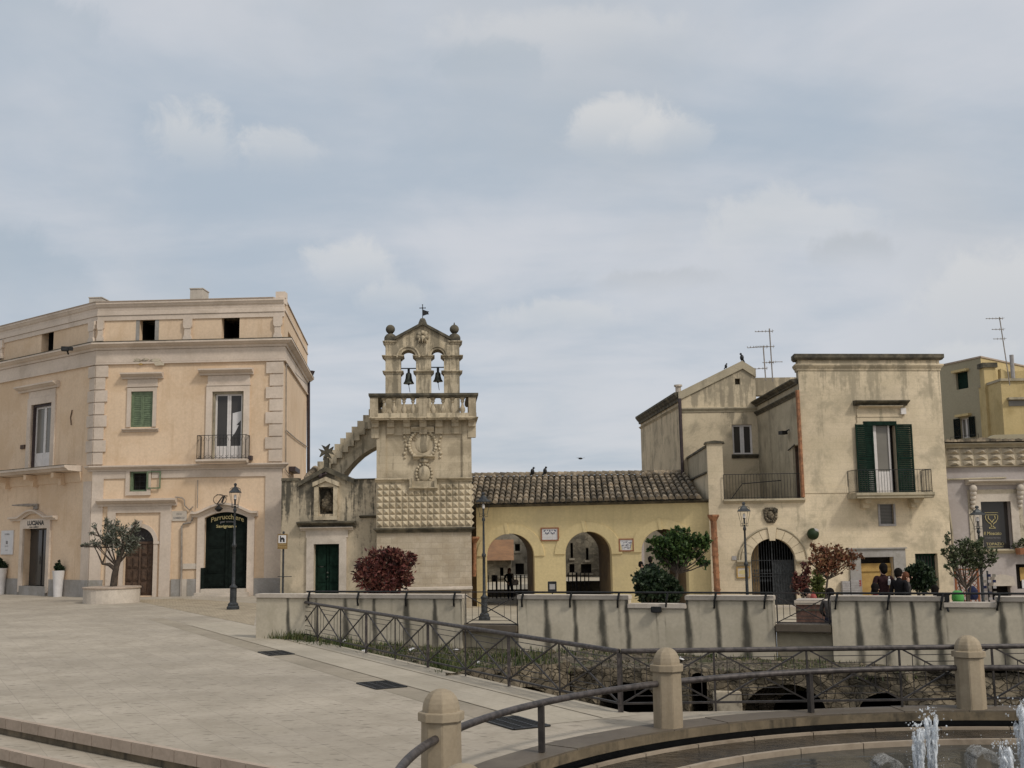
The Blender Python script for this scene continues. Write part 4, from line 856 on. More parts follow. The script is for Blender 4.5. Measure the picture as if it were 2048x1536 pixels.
for j in range(ny):
    z0 = tb+.26+j*dz
    for k in range(5):
        p = lambda w_, z, o: TF.P(TF.L+o, z, w_); w0_ = -.05-k*du
        mb.add([p(w0_, z0+.02, .002), p(w0_-du+.04, z0+.02, .002), p(w0_-du+.04, z0+dz-.02, .002), p(w0_, z0+dz-.02, .002), p(w0_-du/2, z0+dz/2, .12)], [(0, 1, 4), (1, 2, 4), (2, 3, 4), (3, 0, 4)])
mb.build('diamond_studs', M['towerp'], tw)
mb = MB(); z0, z1 = tm-.05, tm+.12
mb.mould(TF, -.05, lo, corn(z0, z1, .2)); mb.mould(TF, hi, TF.L+.03, corn(z0+.02, z1+.03, .2))
zc_ = TF.Vv(848, 976); mb.mould(TF, lo-.05, hi+.05, corn(zc_-.13, zc_+.03, .24))
mb.box(TF, lo-.02, lo+.1, zc_, z1, -.02, .17); mb.box(TF, hi-.1, hi+.02, zc_, z1, -.02, .17); mb.build('middle_cornice', M['towerp'], tw)
mb = MB(); s0, s1 = TF.U(753, 900), TF.U(943, 900)
mb.box(TF, s0, s1, tm, tt+.4, -3.0, -.16)
mb.box(TF, s0, s0+.42, z1+.002, tt-.15, -.161, -.06); mb.box(TF, s1-.42, s1, z1+.002, tt-.15, -.161, -.06); mb.box(TF, s0+.42, TF.U(806, 870), TF.Vv(848, 870), tt-.15, -.161, -.09); mb.box(TF, TF.U(884, 870), s1-.42, TF.Vv(848, 868), tt-.15, -.161, -.09); mb.box(TF, s0, s1, tt-.149, tt+.399, -.161, -.07)
mb.build('shaft', M['tower'], tw)
# coats of arms
mb = MB(); cc = q(845, 889); Rr = .62
for k in range(26):
    t = math.radians(-235+k*11.6); mb.ball(TF.P(cc[0]+Rr*math.cos(t), cc[1]+Rr*1.05*math.sin(t), -.12), .078+.015*(k % 2), n=6)
mb.ball(TF.P(cc[0], cc[1]+.1, -.16), .42, sy=.18, sz=1.15, n=10); 
for k in range(9): t = math.radians(20+k*17.5); mb.prism(TF, [(cc[0]+.3*math.cos(t)-.02, cc[1]+.1+.3*math.sin(t)), (cc[0]+.3*math.cos(t)+.02, cc[1]+.1+.3*math.sin(t)), (cc[0]+.5*math.cos(t), cc[1]+.1+.5*math.sin(t))], -.16, -.09)
for sx_ in (-1, 1):
    for k in range(7): mb.ball(TF.P(cc[0]+sx_*(.80+.05*math.sin(k*1.5)), cc[1]+.55-k*.19, -.13), .06+.02*(k % 2), n=5)
mb.build('wreath_relief', M['towerp'], tw, smooth=50)
mb = MB(); cc = q(848, 947); mb.ball(TF.P(cc[0], cc[1], -.12), .30, sy=.45, sz=1.3, n=10)
for k in range(18): t = 2*math.pi*k/18; mb.ball(TF.P(cc[0]+.36*math.cos(t), cc[1]+.46*math.sin(t), -.11), .075, n=5)
mb.mould(TF, cc[0]-.5, cc[0]+.5, corn(cc[1]+.66, cc[1]+.84, .3, -.16)); mb.ball(TF.P(cc[0], cc[1]+.6, -.1), .24, sy=.5, sz=.5, n=8); mb.build('shield_relief', M['towerp'], tw, smooth=50)
mb = MB(); mb.mould(TF, TF.U(822, 860), TF.U(868, 860), corn(TF.Vv(848, 864), TF.Vv(848, 853), .16, -.10)); mb.build('inscription_tablet', M['tower'], tw)
# balcony on corbels
fz = TF.Vv(848, 838); rz_ = TF.Vv(848, 790); g0, g1 = TF.U(741, 838, .4), TF.U(953, 838, .4)
plb = [TF.P(g0, 0, -3.6).xy, TF.P(g0, 0, .45).xy, TF.P(g1, 0, .45).xy, TF.P(g1, 0, -3.6).xy]
mb = MB(); mb.zprism([TF.P(g0, 0, -3.6), TF.P(g0, 0, .45), TF.P(g1, 0, .45), TF.P(g1, 0, -3.6)], tt+.401, fz-.06); mb.sweep(plb, corn(fz-.08, fz+.04, .10, -.02)); mb.build('balcony_floor', M['towerp'], tw)
mb = MB()
for x in (750, 781, 813, 846, 878, 910, 944):
    u = TF.U(x, 855, .2); z = tt+.4; big = x in (750, 944); zz = TF.Vv(848, 876 if big else 868)
    wd = .19
    mb.prism(TF, [(u-wd, zz), (u+wd, zz), (u+wd, z-.001), (u-wd, z-.001)], -.165, .0)
    F2 = TF
    for w_, zlo in ((.16, .62), (.3, .4), (.42, .2)): mb.box(TF, u-wd+.02, u+wd-.02, z-zlo, z-.002, -.1, w_)
    mb.build('corbel', M['tower'], tw, bevel=.02); mb = MB()
bprof = [(.11, 0), (.11, .08), (.055, .12), (.065, .18), (.13, .36), (.12, .46), (.055, .62), (.05, .74), (.085, .78), (.085, .84), (.07, .88), (.12, .93), (.12, 1)]
mb = MB(); hh = rz_-.17-fz-.04
for x in (768, 788, 808, 826, 866, 886, 905, 925):
    p = TF.P(TF.U(x, 815, .3), 0, .3); mb.lathe([(r, fz+.04+z*hh) for r, z in bprof], (p.x, p.y, 0), 10); mb.build('baluster', M['tower'], tw, smooth=40); mb = MB()
for s_ in (0, 1):
    for k in range(5): p = TF.P((g1-.12) if s_ else (g0+.12), 0, -.5-.6*k); mb.lathe([(r, fz+.04+z*hh) for r, z in bprof], (p.x, p.y, 0), 8); mb.build('baluster', M['tower'], tw, smooth=40); mb = MB()
mb = MB()
for x0, x1 in ((740, 756), (838, 854), (937, 952)):
    a, b = TF.U(x0, 815, .3), TF.U(x1, 815, .3); mb.box(TF, a, b, fz+.04, rz_-.15, .1, .46); mb.build('balcony_pier', M['tower'], tw); mb = MB()
for s_ in (g0+.02, g1-.3): mb.box(TF, s_, s_+.28, fz+.04, rz_-.15, -3.6, -3.2); mb.build('balcony_pier', M['tower'], tw); mb = MB()
mb = MB(); mb.sweep([TF.P(g0+.18, 0, -3.6).xy, TF.P(g0+.18, 0, .3).xy, TF.P(g1-.18, 0, .3).xy, TF.P(g1-.18, 0, -3.6).xy], [(-.2, rz_-.17), (.2, rz_-.17), (.27, rz_-.08), (.27, rz_+.02), (-.27, rz_+.04), (-.27, rz_-.08)]); mb.build('handrail', M['dark'], tw)
# bell gable
BF = TF.off(-1.5); bz_ = lambda y: BF.Vv(845, y)
b0, b1 = BF.U(770, 740), BF.U(920, 740); zb = fz-.05; zt = bz_(684)
zs_ = rz_-.25; aw = [(BF.U(801.5, 740), BF.U(832, 740), zs_, bz_(700)), (BF.U(862.5, 740), BF.U(888, 740), zs_, bz_(699))]
aw = [h+((h[1]-h[0])/2,) for h in aw]
mb = MB(); mb.wall(BF, b0+.02, b1-.02, zb, zt, aw, .9, solid=True)
mb.prism(BF, [(BF.U(788, 682), zt), (BF.U(900, 682), zt), (BF.U(900, 682), bz_(680)), (BF.U(845, 660), bz_(650)), (BF.U(788, 682), bz_(680))], -.85, -.02); mb.build('bell_gable', M['towerp'], tw)
mb = MB()
for h in aw:
    uc, hw = (h[0]+h[1])/2, (h[1]-h[0])/2; sp_ = h[3]-hw
    mb = MB()
    for R0, R1, w_ in ((hw*1.0, hw*1.35, .09), (hw*1.35, hw*1.55, .14)):
        for i in range(14):
            t0_, t1_ = math.pi*i/14, math.pi*(i+1)/14; f = lambda R, t: (uc-R*math.cos(t), sp_+R*math.sin(t)); mb.prism(BF, [f(R0, t0_), f(R1, t0_), f(R1, t1_), f(R0, t1_)], -.02, w_)
    mb.build('archivolt', M['towerp'], tw)
for x0, x1 in ((770, 802), (831.5, 863), (887.5, 920)):
    mb = MB()
    for y, dd_ in ((714, .16), (745, .13)):
        a, b = BF.U(x0, y), BF.U(x1, y); mb.sweep([BF.P(a, 0, -.9).xy, BF.P(a, 0, 0).xy, BF.P(b, 0, 0).xy, BF.P(b, 0, -.9).xy], corn(bz_(y)-.07, bz_(y)+.09, dd_, -.01))
    mb.build('pier_bands', M['towerp'], tw)
for x0, x1 in ((770, 789), (901, 920)):
    mb = MB()
    a, b = BF.U(x0, 684), BF.U(x1, 684); mb.sweep([BF.P(a, 0, -.9).xy, BF.P(a, 0, 0).xy, BF.P(b, 0, 0).xy, BF.P(b, 0, -.9).xy], corn(zt-.12, zt+.06, .12, -.01)); mb.box(BF, a+.01, b-.01, zt-.02, zt+.07, -.88, -.015)
    if x0 == 770: mb.build('impost_mould', M['towerp'], tw)
mb.build('impost_mould', M['towerp'], tw)
mb = MB()
for xa, xb in ((787, 845), (845, 903)):
    a = (BF.U(xa, 665), bz_(681 if xa == 787 else 650)); b = (BF.U(xb, 665), bz_(650 if xa == 787 else 681)); mb.prism(BF, [a, b, (b[0], b[1]+.14), (a[0], a[1]+.14)], -.98, .12)
mb.build('gable_coping', M['dark'], tw)
mb = MB()
for x in (780, 909):
    p = BF.P(BF.U(x, 670), 0, -.45); z = zt+.07
    mb.lathe([(.30, z), (.30, z+.22), (.27, z+.3), (.2, z+.38), (.13, z+.41), (.10, z+.45)], (p.x, p.y, 0), 10); mb.ball((p.x, p.y, z+.64), .23, n=10)
    if x == 909: mb.lathe([(.05, z+.85), (.015, z+.98)], (p.x, p.y, 0), 6)
    mb.build('finial', M['dark'], tw, smooth=40); mb = MB()
p = BF.P(BF.U(845, 645), 0, -.43); z = bz_(652); mb.lathe([(.27, z), (.2, z+.25), (.14, z+.4), (.1, z+.46)], (p.x, p.y, 0), 8); mb.build('finial', M['dark'], tw, smooth=40)
cc = (BF.U(845, 673), bz_(673)); mb = MB(); mb.ball(BF.P(cc[0], cc[1]-.08, 0), .15, sy=.8, n=8)
for k in range(7): t = math.radians(-60+k*50); mb.ball(BF.P(cc[0]+.2*math.cos(t), cc[1]+.2*math.sin(t), 0), .13, sy=.7, n=6)
for k in range(3): mb.prism(BF, [(cc[0]-.03+.13*(k-1), cc[1]-.1), (cc[0]+.03+.13*(k-1), cc[1]-.1), (cc[0]+.2*(k-1), cc[1]-.35)], 0, .16)
mb.build('gable_relief', M['towerp'], tw, smooth=50)
cz = z+.46; wv_ = thing('weather_vane', 'thin iron cross with a dark pennant on top of the bell gable', 'weather vane', (p.x, p.y, cz))
mb = MB(); zt_ = BF.Vv(845, 606); mb.tube([(p.x, p.y, cz-.05), (p.x, p.y, zt_)], .018, 6); mb.tube([(p.x-.13, p.y, zt_-.16), (p.x+.13, p.y, zt_-.16)], .02, 6); mb.ball((p.x, p.y, zt_-.16), .045, n=5)
for dx, dz_ in ((-.13, -.16), (.13, -.16), (0, 0)): mb.ball((p.x+dx, p.y, zt_+dz_), .03, n=5)
mb.build('cross', M['iron'], wv_)
mb = MB(); zf = BF.Vv(845, 622); F_ = Fac((p.x, p.y), (p.x+1, p.y)); mb.prism(F_, [(.02, zf-.16), (.18, zf-.10), (.32, zf-.08), (.27, zf), (.33, zf+.05), (.16, zf+.1), (.02, zf+.16)], -.008, .008); mb.build('pennant', M['iron'], wv_)
def bell(x, yb, yt, wpx, label):
    p = BF.P(BF.U(x, yb), 0, -.45); z0_, z1_ = bz_(yb), bz_(yt); h = z1_-z0_; r = wpx*mpp(54)/2
    o = thing('bell', label, 'bell', (p.x, p.y, z0_), group='church bells')
    mb = MB(); mb.lathe([(r*1.0, z0_), (r*.98, z0_+h*.06), (r*.74, z0_+h*.25), (r*.60, z0_+h*.5), (r*.55, z0_+h*.75), (r*.48, z0_+h*.9), (r*.25, z0_+h*.98), (.02, z0_+h)], (p.x, p.y, 0), 16); mb.build('bell_body', M['bronze'], o, smooth=40)
    zb_ = bz_(734 if x < 850 else 732); mb = MB(); mb.tube([(p.x, p.y, z1_-.02), (p.x, p.y, zb_)], .06, 6); mb.tube([BF.P(BF.U(x, 734)-.42, zb_, -.45), BF.P(BF.U(x, 734)+.42, zb_, -.45)], .028, 6); mb.build('hanger', M['iron'], o)
    mb = MB(); mb.tube([(p.x, p.y, z0_+.1), (p.x+.01, p.y, z0_-.12), (p.x+.06, p.y, z0_-.42)], .014, 5); mb.ball((p.x, p.y, z0_-.03), .05, n=6); mb.build('clapper', M['iron'], o)
bell(817, 765, 742, 22, 'larger dark bell hanging in the left arch of the bell gable'); bell(876, 761, 741, 20, 'smaller greenish bell hanging in the right arch of the bell gable')
# ------------------------------------------------------------------ yellow portico with three arches
PF = Fac(at(954, 1210, 54.0).xy, at(1428, 1205, 50.6).xy)
po = thing('portico', 'long yellow rendered portico with three arches under an old tiled roof', 'portico', (PF.A.x, PF.A.y, -.6))
zE = PF.Vv(1190, 1010)
def arch(x0, x1, ycr, ysp):
    a, b = PF.U(x0, ysp), PF.U(x1, ysp); d = PF.Vv((x0+x1)/2, ycr); return (a, b, -.9, d, d-PF.Vv((x0+x1)/2, ysp))
AR = [arch(974, 1069, 1067, 1112), arch(1131, 1224, 1063, 1108), arch(1283, 1376, 1058, 1104)]
SK = -.115-(PF.u.y/abs(PF.n.y)) * 0
DEP = 3.8
sk = DEP*(-PF.u.y*-1) if False else None
# vault axes run a little to the left of straight back, as the passages do
axis = V((-.10, 1)).normalized(); skew = axis.dot(PF.u)/(-axis.dot(PF.n))*DEP
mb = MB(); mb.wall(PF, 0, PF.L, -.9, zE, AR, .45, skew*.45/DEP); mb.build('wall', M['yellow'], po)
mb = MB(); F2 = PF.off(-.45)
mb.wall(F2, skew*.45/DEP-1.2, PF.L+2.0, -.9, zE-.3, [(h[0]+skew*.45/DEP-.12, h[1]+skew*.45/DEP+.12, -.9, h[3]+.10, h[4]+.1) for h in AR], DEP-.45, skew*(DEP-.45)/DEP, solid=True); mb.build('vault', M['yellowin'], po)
mb = MB()
for h in AR:
    uc, hw = (h[0]+h[1])/2, (h[1]-h[0])/2; sp_ = h[3]-h[4]
    N = 20; W_ = .52
    for i in range(N):
        t0_, t1_ = math.pi*i/N, math.pi*(i+1)/N; f = lambda k, t: (uc-(hw+k*.95)*math.cos(t), sp_+(h[4]+k*.85)*math.sin(t))
        mb.prism(PF, [f(0.005, t0_), f(W_, t0_), f(W_, t1_), f(0.005, t1_)], -.02, .05)
    mb.build('arch_band', M['yellow'], po); mb = MB(); mb.prism(PF, [(uc-.20, h[3]-.03), (uc-.05, h[3]-.03), (uc-.13, h[3]+.50), (uc-.3, h[3]+.50)], .049, .075); mb.build('keystone', M['yellow'], po); mb = MB()
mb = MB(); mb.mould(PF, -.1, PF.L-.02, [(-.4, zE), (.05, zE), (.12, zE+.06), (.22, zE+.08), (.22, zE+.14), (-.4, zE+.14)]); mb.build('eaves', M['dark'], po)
# tiled roof
e0, e1 = PF.P(-.55, zE+.15, .36), PF.P(PF.L-.3, zE+.15, .36); g0_, g1_ = at(937, 953, 59), at(1372, 948, 59); g0_.z = g1_.z = (g0_.z+g1_.z)/2
nrm = (e1-e0).cross(g0_-e0).normalized(); nrm = nrm if nrm.z > 0 else -nrm
rp_ = lambda s, t: (e0*(1-s)+e1*s)*(1-t)+(g0_*(1-s)+g1_*s)*t
mb = MB(); NC, NR = 38, 8
for i in range(NC):
    for j in range(NR):
        s0, s1 = (i+.06+random.uniform(-.03, .03))/NC, (i+.94+random.uniform(-.03, .03))/NC; t0_, t1_ = (j-.12)/NR, (j+1.0)/NR
        vs = []
        for t, sc_, lift in ((t0_, 1.0, .055+random.uniform(0, .02)), (t1_, .82, .0)):
            sm, hh_ = (s0+s1)/2, (s1-s0)/2*sc_
            for k in range(7):
                a = math.pi*k/6; p = rp_(sm-hh_*math.cos(a), t); vs.append(p+nrm*(.155*sc_*math.sin(a)+lift))
        mb.add(vs+[rp_((s0+s1)/2, t0_)+nrm*.03], [(k, k+1, 8+k, 7+k) for k in range(6)]+[(14, k+1, k) for k in range(6)])
for i in range(34):      # ridge tiles
    s0, s1 = (i-.05)/34, (i+1)/34; vs = []
    for s, r in ((s0, .20), (s1, .16)):
        for k in range(7): a = math.pi*k/6; vs.append(rp_(s, 1)+V((0, -.16*math.cos(a), .02+r*math.sin(a)+random.uniform(0, .015))))
    mb.add(vs, [(k, k+1, 8+k, 7+k) for k in range(6)])
mb.build('tiled_roof', M['tile'], po, fixn=False)
mb = MB(); mb.quad(rp_(0, 0)-nrm*.02, rp_(1, 0)-nrm*.02, rp_(1, 1)-nrm*.02, rp_(0, 1)-nrm*.02); mb.quad(rp_(0, 1), rp_(1, 1), rp_(1, 1)+V((.2, 5, -2.6)), rp_(0, 1)+V((0, 5, -2.6))); mb.quad(rp_(0, 0)-nrm*.03, rp_(0, 1)-nrm*.03, V((g0_.x, g0_.y, -.6)), V((e0.x, e0.y, -.6))); mb.build('roof_bed', M['dark'], po)
# tile pictures on the portico wall
def tilepic(r, name, label, seed):
    a, b, c, d = r; o = thing(name, label, 'plaque', PF.P((a+b)/2, c, .02)); t = .06; rr = random.Random(seed)
    mb = MB(); mb.box(PF, a, a+t, c, d, -.01, .06); mb.box(PF, b-t, b, c, d, -.01, .06); mb.box(PF, a+t, b-t, c, c+t, -.01, .058); mb.box(PF, a+t, b-t, d-t, d, -.01, .058); mb.build('frame', M['terraf'], o)
    mb = MB(); mb.box(PF, a+t, b-t, c+t, d-t, -.01, .035); pn = mb.build('tiles', M['paper'], o)
    mb = MB(); w_, h_ = b-a-2*t, d-c-2*t
    if seed == 1:
        for k in range(9):
            x = a+t+w_*(.14+.72*k/8); y = c+t+h_*(.80-.26*math.sin(math.pi*(k % 4.01)/4)); mb.prism(PF, [(x-.03, y-.02), (x+.04, y-.03), (x+.03, y+.035), (x-.02, y+.03)], .036, .040)
        for k in range(5): x = a+t+w_*(.2+.15*k); mb.box(PF, x-.02, x+.03, d-t-.09, d-t-.05, .036, .040)
    else:
        for k in range(34):
            x = a+t+w_*rr.uniform(.1, .85); y = c+t+h_*rr.uniform(.1, .85); mb.box(PF, x, x+rr.uniform(.02, .12), y, y+rr.uniform(.01, .025), .036, .040)
    mb.build('drawing', M['blueink'], pn)
    mb = MB()
    for k in range(1, 3): mb.box(PF, a+t, b-t, c+t+h_*k/4.2-.004, c+t+h_*k/4.2+.004, .0355, .037); mb.box(PF, a+t+w_*k/3-.004, a+t+w_*k/3+.004, c+t, c+t+h_*.55, .0355, .0375)
    mb.build('tile_joints', M['coping'], pn)
tilepic(PF.rect(1082, 1055, 1118, 1082), 'tile_plaque', 'white tile plaque with terracotta frame between the first two yellow arches', 1)
tilepic(PF.rect(1238, 1077, 1268, 1103), 'tile_plaque', 'smaller brown framed tile plaque beside the third yellow arch', 2)
mb = MB(); a = PF.rect(946, 1075, 960, 1085); pp = lambda x, y, w_=.35: PF.P(*PF.uv(x, y), w_)
mb.lathe([(.10, 0), (.24, .22), (.24, .30)], pp(954, 1086), 10); mb.tube([pp(954, 1085), pp(954, 1140), pp(953, 1152)], .10, 8); mb.build('copper_downpipe', M['copper'], label='short orange downpipe on the left end of the yellow portico', cat='downpipe')
mb = MB(); p0_ = at(1427, 1044, 49.6); mb.lathe([(.12, 0), (.26, .25), (.26, .32)], p0_, 10); pts = [V((p0_.x+.012*k, p0_.y, p0_.z+.05-.74*k)) for k in range(6)]
mb.tube(pts, .135, 10)
for p in pts[1:]: mb.lathe([(.155, -.03), (.155, .03)], p, 10)
mb.build('copper_downpipe', M['copper'], label='tall orange jointed downpipe between the yellow portico and the stone building', cat='downpipe')
# ------------------------------------------------------------------ honey stone building
SA = at(1424, 1190, 50.2).xy; SB = at(1618, 1190, 49.8).xy; SC = at(1909, 1190, 50.4).xy
S1 = Fac(SA, SB); S4 = Fac(SB, SC); yb = 58.5
S2 = Fac(at(1364, 900, yb).xy, at(1517, 900, yb).xy); SL = Fac(V((S2.A.x-.75, yb+12)), S2.A); S3 = Fac(S2.B, SB+V((-.02, .01)))
sb = thing('stone_building', 'honey coloured stone building with terrace, green shuttered balcony and arched gate', 'building', (SA.x, SA.y, -.6))
zs = S1.Vv(1530, 1003)
gt = S1.rect(1503, 1077, 1592, 1219); gt = (gt[0], gt[1], -.49, gt[3], (gt[1]-gt[0])/2)
mb = MB(); mb.wall(S1, 0, S1.L, -1, zs, [gt], .5); mb.build('gate_wall', M['sand'], sb)
v4 = lambda y: S4.Vv(1760, y); z4 = v4(710)
door4 = S4.rect(1731, 850, 1794, 987); win4 = S4.rect(1760, 1008, 1787, 1048); bo4 = S4.rect(1722, 1114, 1788, 1195); bo4 = (bo4[0], bo4[1], -.6, bo4[3]); dk4 = S4.rect(1832, 1107, 1877, 1179)
mb = MB(); mb.wall(S4, 0, S4.L, -1, z4, [door4, win4, bo4, dk4], .35); mb.build('front_wall', M['sand'], sb)
q1 = S4.A+V((.08, .7)); mb = MB(); mb.quad(S4.P(S4.L, -1, 0), S4.P(S4.L, -1, -9), S4.P(S4.L, z4, -9), S4.P(S4.L, z4, 0)); mb.quad(S4.P(.05, 9.2, -.05), S4.P(S4.L, 9.2, -.05), S4.P(S4.L, 9.2, -9), S4.P(.9, 9.2, -9)); mb.quad(V((q1.x, q1.y, 9.0)), S4.P(S4.L-.05, 9.0, -.7), S4.P(S4.L-.05, z4, -.7), V((q1.x, q1.y, z4))); q0 = S4.A+V((.08, .7)); mb.quad(S4.P(.01, 9.0, -.02), V((q0.x, q0.y, 9.0)), V((q0.x, q0.y, z4)), S4.P(.01, z4, -.02)); mb.build('side_wall', M['sandg'], sb)
pl4 = [S4.A+V((.06, .7)), S4.A, S4.B, S4.P(S4.L, 0, -8).xy]
mb = MB(); mb.sweep(pl4, [(-.1, v4(720)), (.10, v4(720)), (.17, v4(716)), (.17, z4+.03), (-.25, z4+.06)]); mb.build('coping', M['dark'], sb)
mb = MB(); mb.sweep(pl4, corn(v4(741), v4(728), .15, -.01)); mb.build('cornice', M['sandp'], sb)
mb = MB(); mb.mould(S4, 0, S4.U(1697, 985), [(-.02, v4(985)), (.03, v4(985)), (.03, v4(973)), (-.02, v4(973))]); mb.build('string_course', M['sand'], sb)
# green balcony window
a, b, c, d = door4
mb = MB(); mb.box(S4, a-.35, a, c, d+.1, -.02, .07); mb.box(S4, b, b+.35, c, d+.1, -.02, .07); mb.box(S4, a-.3, b+.3, d+.101, v4(818), -.02, .055); mb.mould(S4, a-.3, b+.3, bandp(v4(834), v4(831), .09)); mb.build('window_surround', M['sand'], sb)
mb = MB(); mb.mould(S4, S4.U(1714, 815), S4.U(1801, 815), corn(v4(818), v4(812), .30)); mb.build('hood', M['sand'], sb)
mb = MB(); mb.mould(S4, S4.U(1706, 808), S4.U(1812, 808), corn(v4(811.5), v4(802), .45)); mb.build('weathered_hood', M['dark'], sb)
mb = MB(); mb.box(S4, a-.04, b+.04, d-.02, d+.16, -.3, .09); mb.build('roller_box', M['dgreen'], sb)
mb = MB(); mb.quad(*[S4.P(x, y, -.34) for x, y in ((a, c), (b, c), (b, d), (a, d))]); mb.build('backing', M['void'], sb)
um = a+(b-a)*.5
mb = MB(); t = .12
mb.box(S4, um-.28, um-.12, c, d-.02, -.2, -.12); mb.box(S4, b-.30, b-.22, c, d-.02, -.2, -.12); mb.box(S4, a+.18, b-.3, c, c+.98, -.19, -.13); dl = mb.build('balcony_door', M['white'], sb)
mb = MB(); mb.quad(*[S4.P(x, y, -.17) for x, y in ((um-.12, c+.98), (b-.3, c+.98), (b-.3, d), (um-.12, d))]); mb.build('pane', M['glassg'], dl)
shutter(S4, (S4.U(1711, 900), S4.U(1746, 900), c+.04, d+.02), .09, sb, 'dgreen', slats=34); shutter(S4, (S4.U(1791, 900), S4.U(1824, 900), c+.04, d+.02), .09, sb, 'dgreen', slats=34)
mb = MB(); u0, u1 = S4.U(1696, 985), S4.U(1846, 985); zb4 = v4(988)
mb.prism(S4, [(u0, zb4-.2), (u1, zb4-.2), (u1, zb4), (u0, zb4)], -.02, 1.0); mb.mould(S4, u0-.04, u1+.04, [(-.01, zb4-.22), (.9, zb4-.22), (1.06, zb4-.08), (1.06, zb4+.03), (-.01, zb4+.03)])
ba4 = mb.build('balcony', M['sandg'], sb)
mb = MB()
for x in (1726, 1822): u = S4.U(x, 1000); mb.prism(S4, [(u-.13, zb4-.62), (u+.13, zb4-.62), (u+.16, zb4-.23), (u-.16, zb4-.23)], -.02, .3); mb.prism(S4, [(u-.12, zb4-.42), (u+.12, zb4-.42), (u+.15, zb4-.23), (u-.15, zb4-.23)], .301, .6)
mb.build('bracket', M['sandp'], sb)
mb = MB(); rail_bars(mb, [S4.P(u0+.03, 0, .02), S4.P(u0+.03, 0, .96), S4.P(u1-.03, 0, .96), S4.P(u1-.03, 0, .02)], zb4+.03, zb4+1.02, .125, .014, .026); mb.build('railing', M['iron'], ba4)
a, b, c, d = win4; surround(S4, win4, .09, .03, sb, M['boxgrey'], 'window_surround', False, True)
mb = MB(); mb.quad(*[S4.P(x, y, -.12) for x, y in ((a, c), (b, c), (b, d), (a, d))]); mb.build('window', M['glassg'], sb)
mb = MB()
for k in range(1, 14): mb.bar(S4.P(a, c+(d-c)*k/14, -.1), S4.P(b, c+(d-c)*k/14, -.1), .02)
mb.build('louvre', M['brown'], sb)
a, b, c, d = bo4; mb = MB(); mb.box(S4, S4.U(1700, 1150), a, -.6, S4.Vv(1745, 1098), -.02, .08); mb.box(S4, b, S4.U(1812, 1150), -.6, S4.Vv(1745, 1098), -.02, .08); mb.box(S4, a, b, d, S4.Vv(1745, 1098), -.02, .078); mb.box(S4, S4.U(1699, 1150)-.05, S4.U(1812, 1150)+.05, S4.Vv(1745, 1098)+.001, S4.Vv(1745, 1095.5), -.02, .16); mb.build('doorway_surround', M['greyplinth'], sb)
mb = MB(); zt1 = S4.Vv(1750, 1127); mb.box(S4, a+.02, b-.02, c, zt1, -.28, -.22); mb.box(S4, a+.02, b-.02, S4.Vv(1750, 1143), S4.Vv(1750, 1136), -.219, -.16); mb.box(S4, a+.02, a+.1, c, zt1, -.219, -.17); mb.build('boarding', M['board'], sb)
mb = MB(); mb.quad(*[S4.P(x, y, -.34) for x, y in ((a, c), (b, c), (b, d), (a, d))]); mb.build('doorway_void', M['void'], sb)
a, b, c, d = dk4; mb = MB(); mb.quad(*[S4.P(x, y, -.3) for x, y in ((a, c), (b, c), (b, d), (a, d))]); mb.build('dark_window', M['glass'], sb)
mb = MB()
for k in range(7): u = a+.1+(b-a-.2)*k/6; mb.box(S4, u-.035, u+.035, c, d, -.28, -.25)
mb.box(S4, a, b, d-.1, d, -.27, -.2); mb.build('shutter_slats', M['dgreen'], sb)
mb = MB(); mb.box(S4, *S4.rect(1799, 817, 1809, 829), .01, .18); mb.build('alarm_box', M['white'], sb)
# gate
a, b, c, d = gt[:4]; hw = (b-a)/2; uc = (a+b)/2; sp_ = d-hw; Rg = hw+.42
mb = MB(); N = 11
for i in range(N):
    t0_, t1_ = math.pi*i/N+.008, math.pi*(i+1)/N-.008; f = lambda R, t: (uc-R*math.cos(t), sp_+R*math.sin(t)); k = i == N//2
    tm_ = (t0_+t1_)/2
    R1 = Rg+(.1 if k else 0); lo_ = hw+.012-(.10 if k else 0); mb.prism(S1, [f(lo_, t0_), f(R1, t0_), f(R1, tm_), f(R1, t1_), f(lo_, t1_), f(lo_, tm_)], -.02, .05 if not k else .11)
mb.build('voussoirs', M['sand'], sb)
mb = MB(); mb.tube([S1.P(uc-(Rg+.1)*math.cos(math.pi*k/24), sp_+(Rg+.06)*math.sin(math.pi*k/24), .05) for k in range(25)], .035, 5); mb.mould(S1, a-.62, a-.02, corn(sp_-.2, sp_+.02, .2)); mb.mould(S1, b+.02, b+.6, corn(sp_-.2, sp_+.02, .2)); mb.build('imposts', M['sandg'], sb)
mb = MB(); mb.recess(S1, (a-.3, b+.3, c, d+.2), -.5, -3.5); mb.build('gateway_void', M['void'], sb)
mb = MB(); wg = -.34
for k in range(17):
    u = a+.05+(b-a-.1)*k/16; zz = sp_+math.sqrt(max(0, hw*hw-(u-uc)**2)); th = .018 if k not in (0, 8, 16) else .045; mb.bar(S1.P(u, c+.02, wg), S1.P(u, zz-.02, wg), th)
    if k % 8: mb.prism(S1, [(u-.02, c+1.0), (u+.02, c+1.0), (u+.035, c+1.06), (u, c+1.2), (u-.035, c+1.06)], wg-.01, wg+.012); mb.prism(S1, [(u-.02, c+1.55), (u+.02, c+1.55), (u+.035, c+1.5), (u, c+1.36), (u-.035, c+1.5)], wg-.01, wg+.012)
for z in (c+.05, c+1.24, c+1.36, sp_): mb.bar(S1.P(a, z, wg), S1.P(b, z, wg), .028)
mb.box(S1, uc, b, c, sp_, wg-.04, wg-.025)
mb.build('iron_gate', M['lampiron'], sb)
mb = MB(); mb.box(S1, a-.3, b+.4, c-.2, c-.002, -.6, .5); mb.build('gate_step', M['coping'], sb)
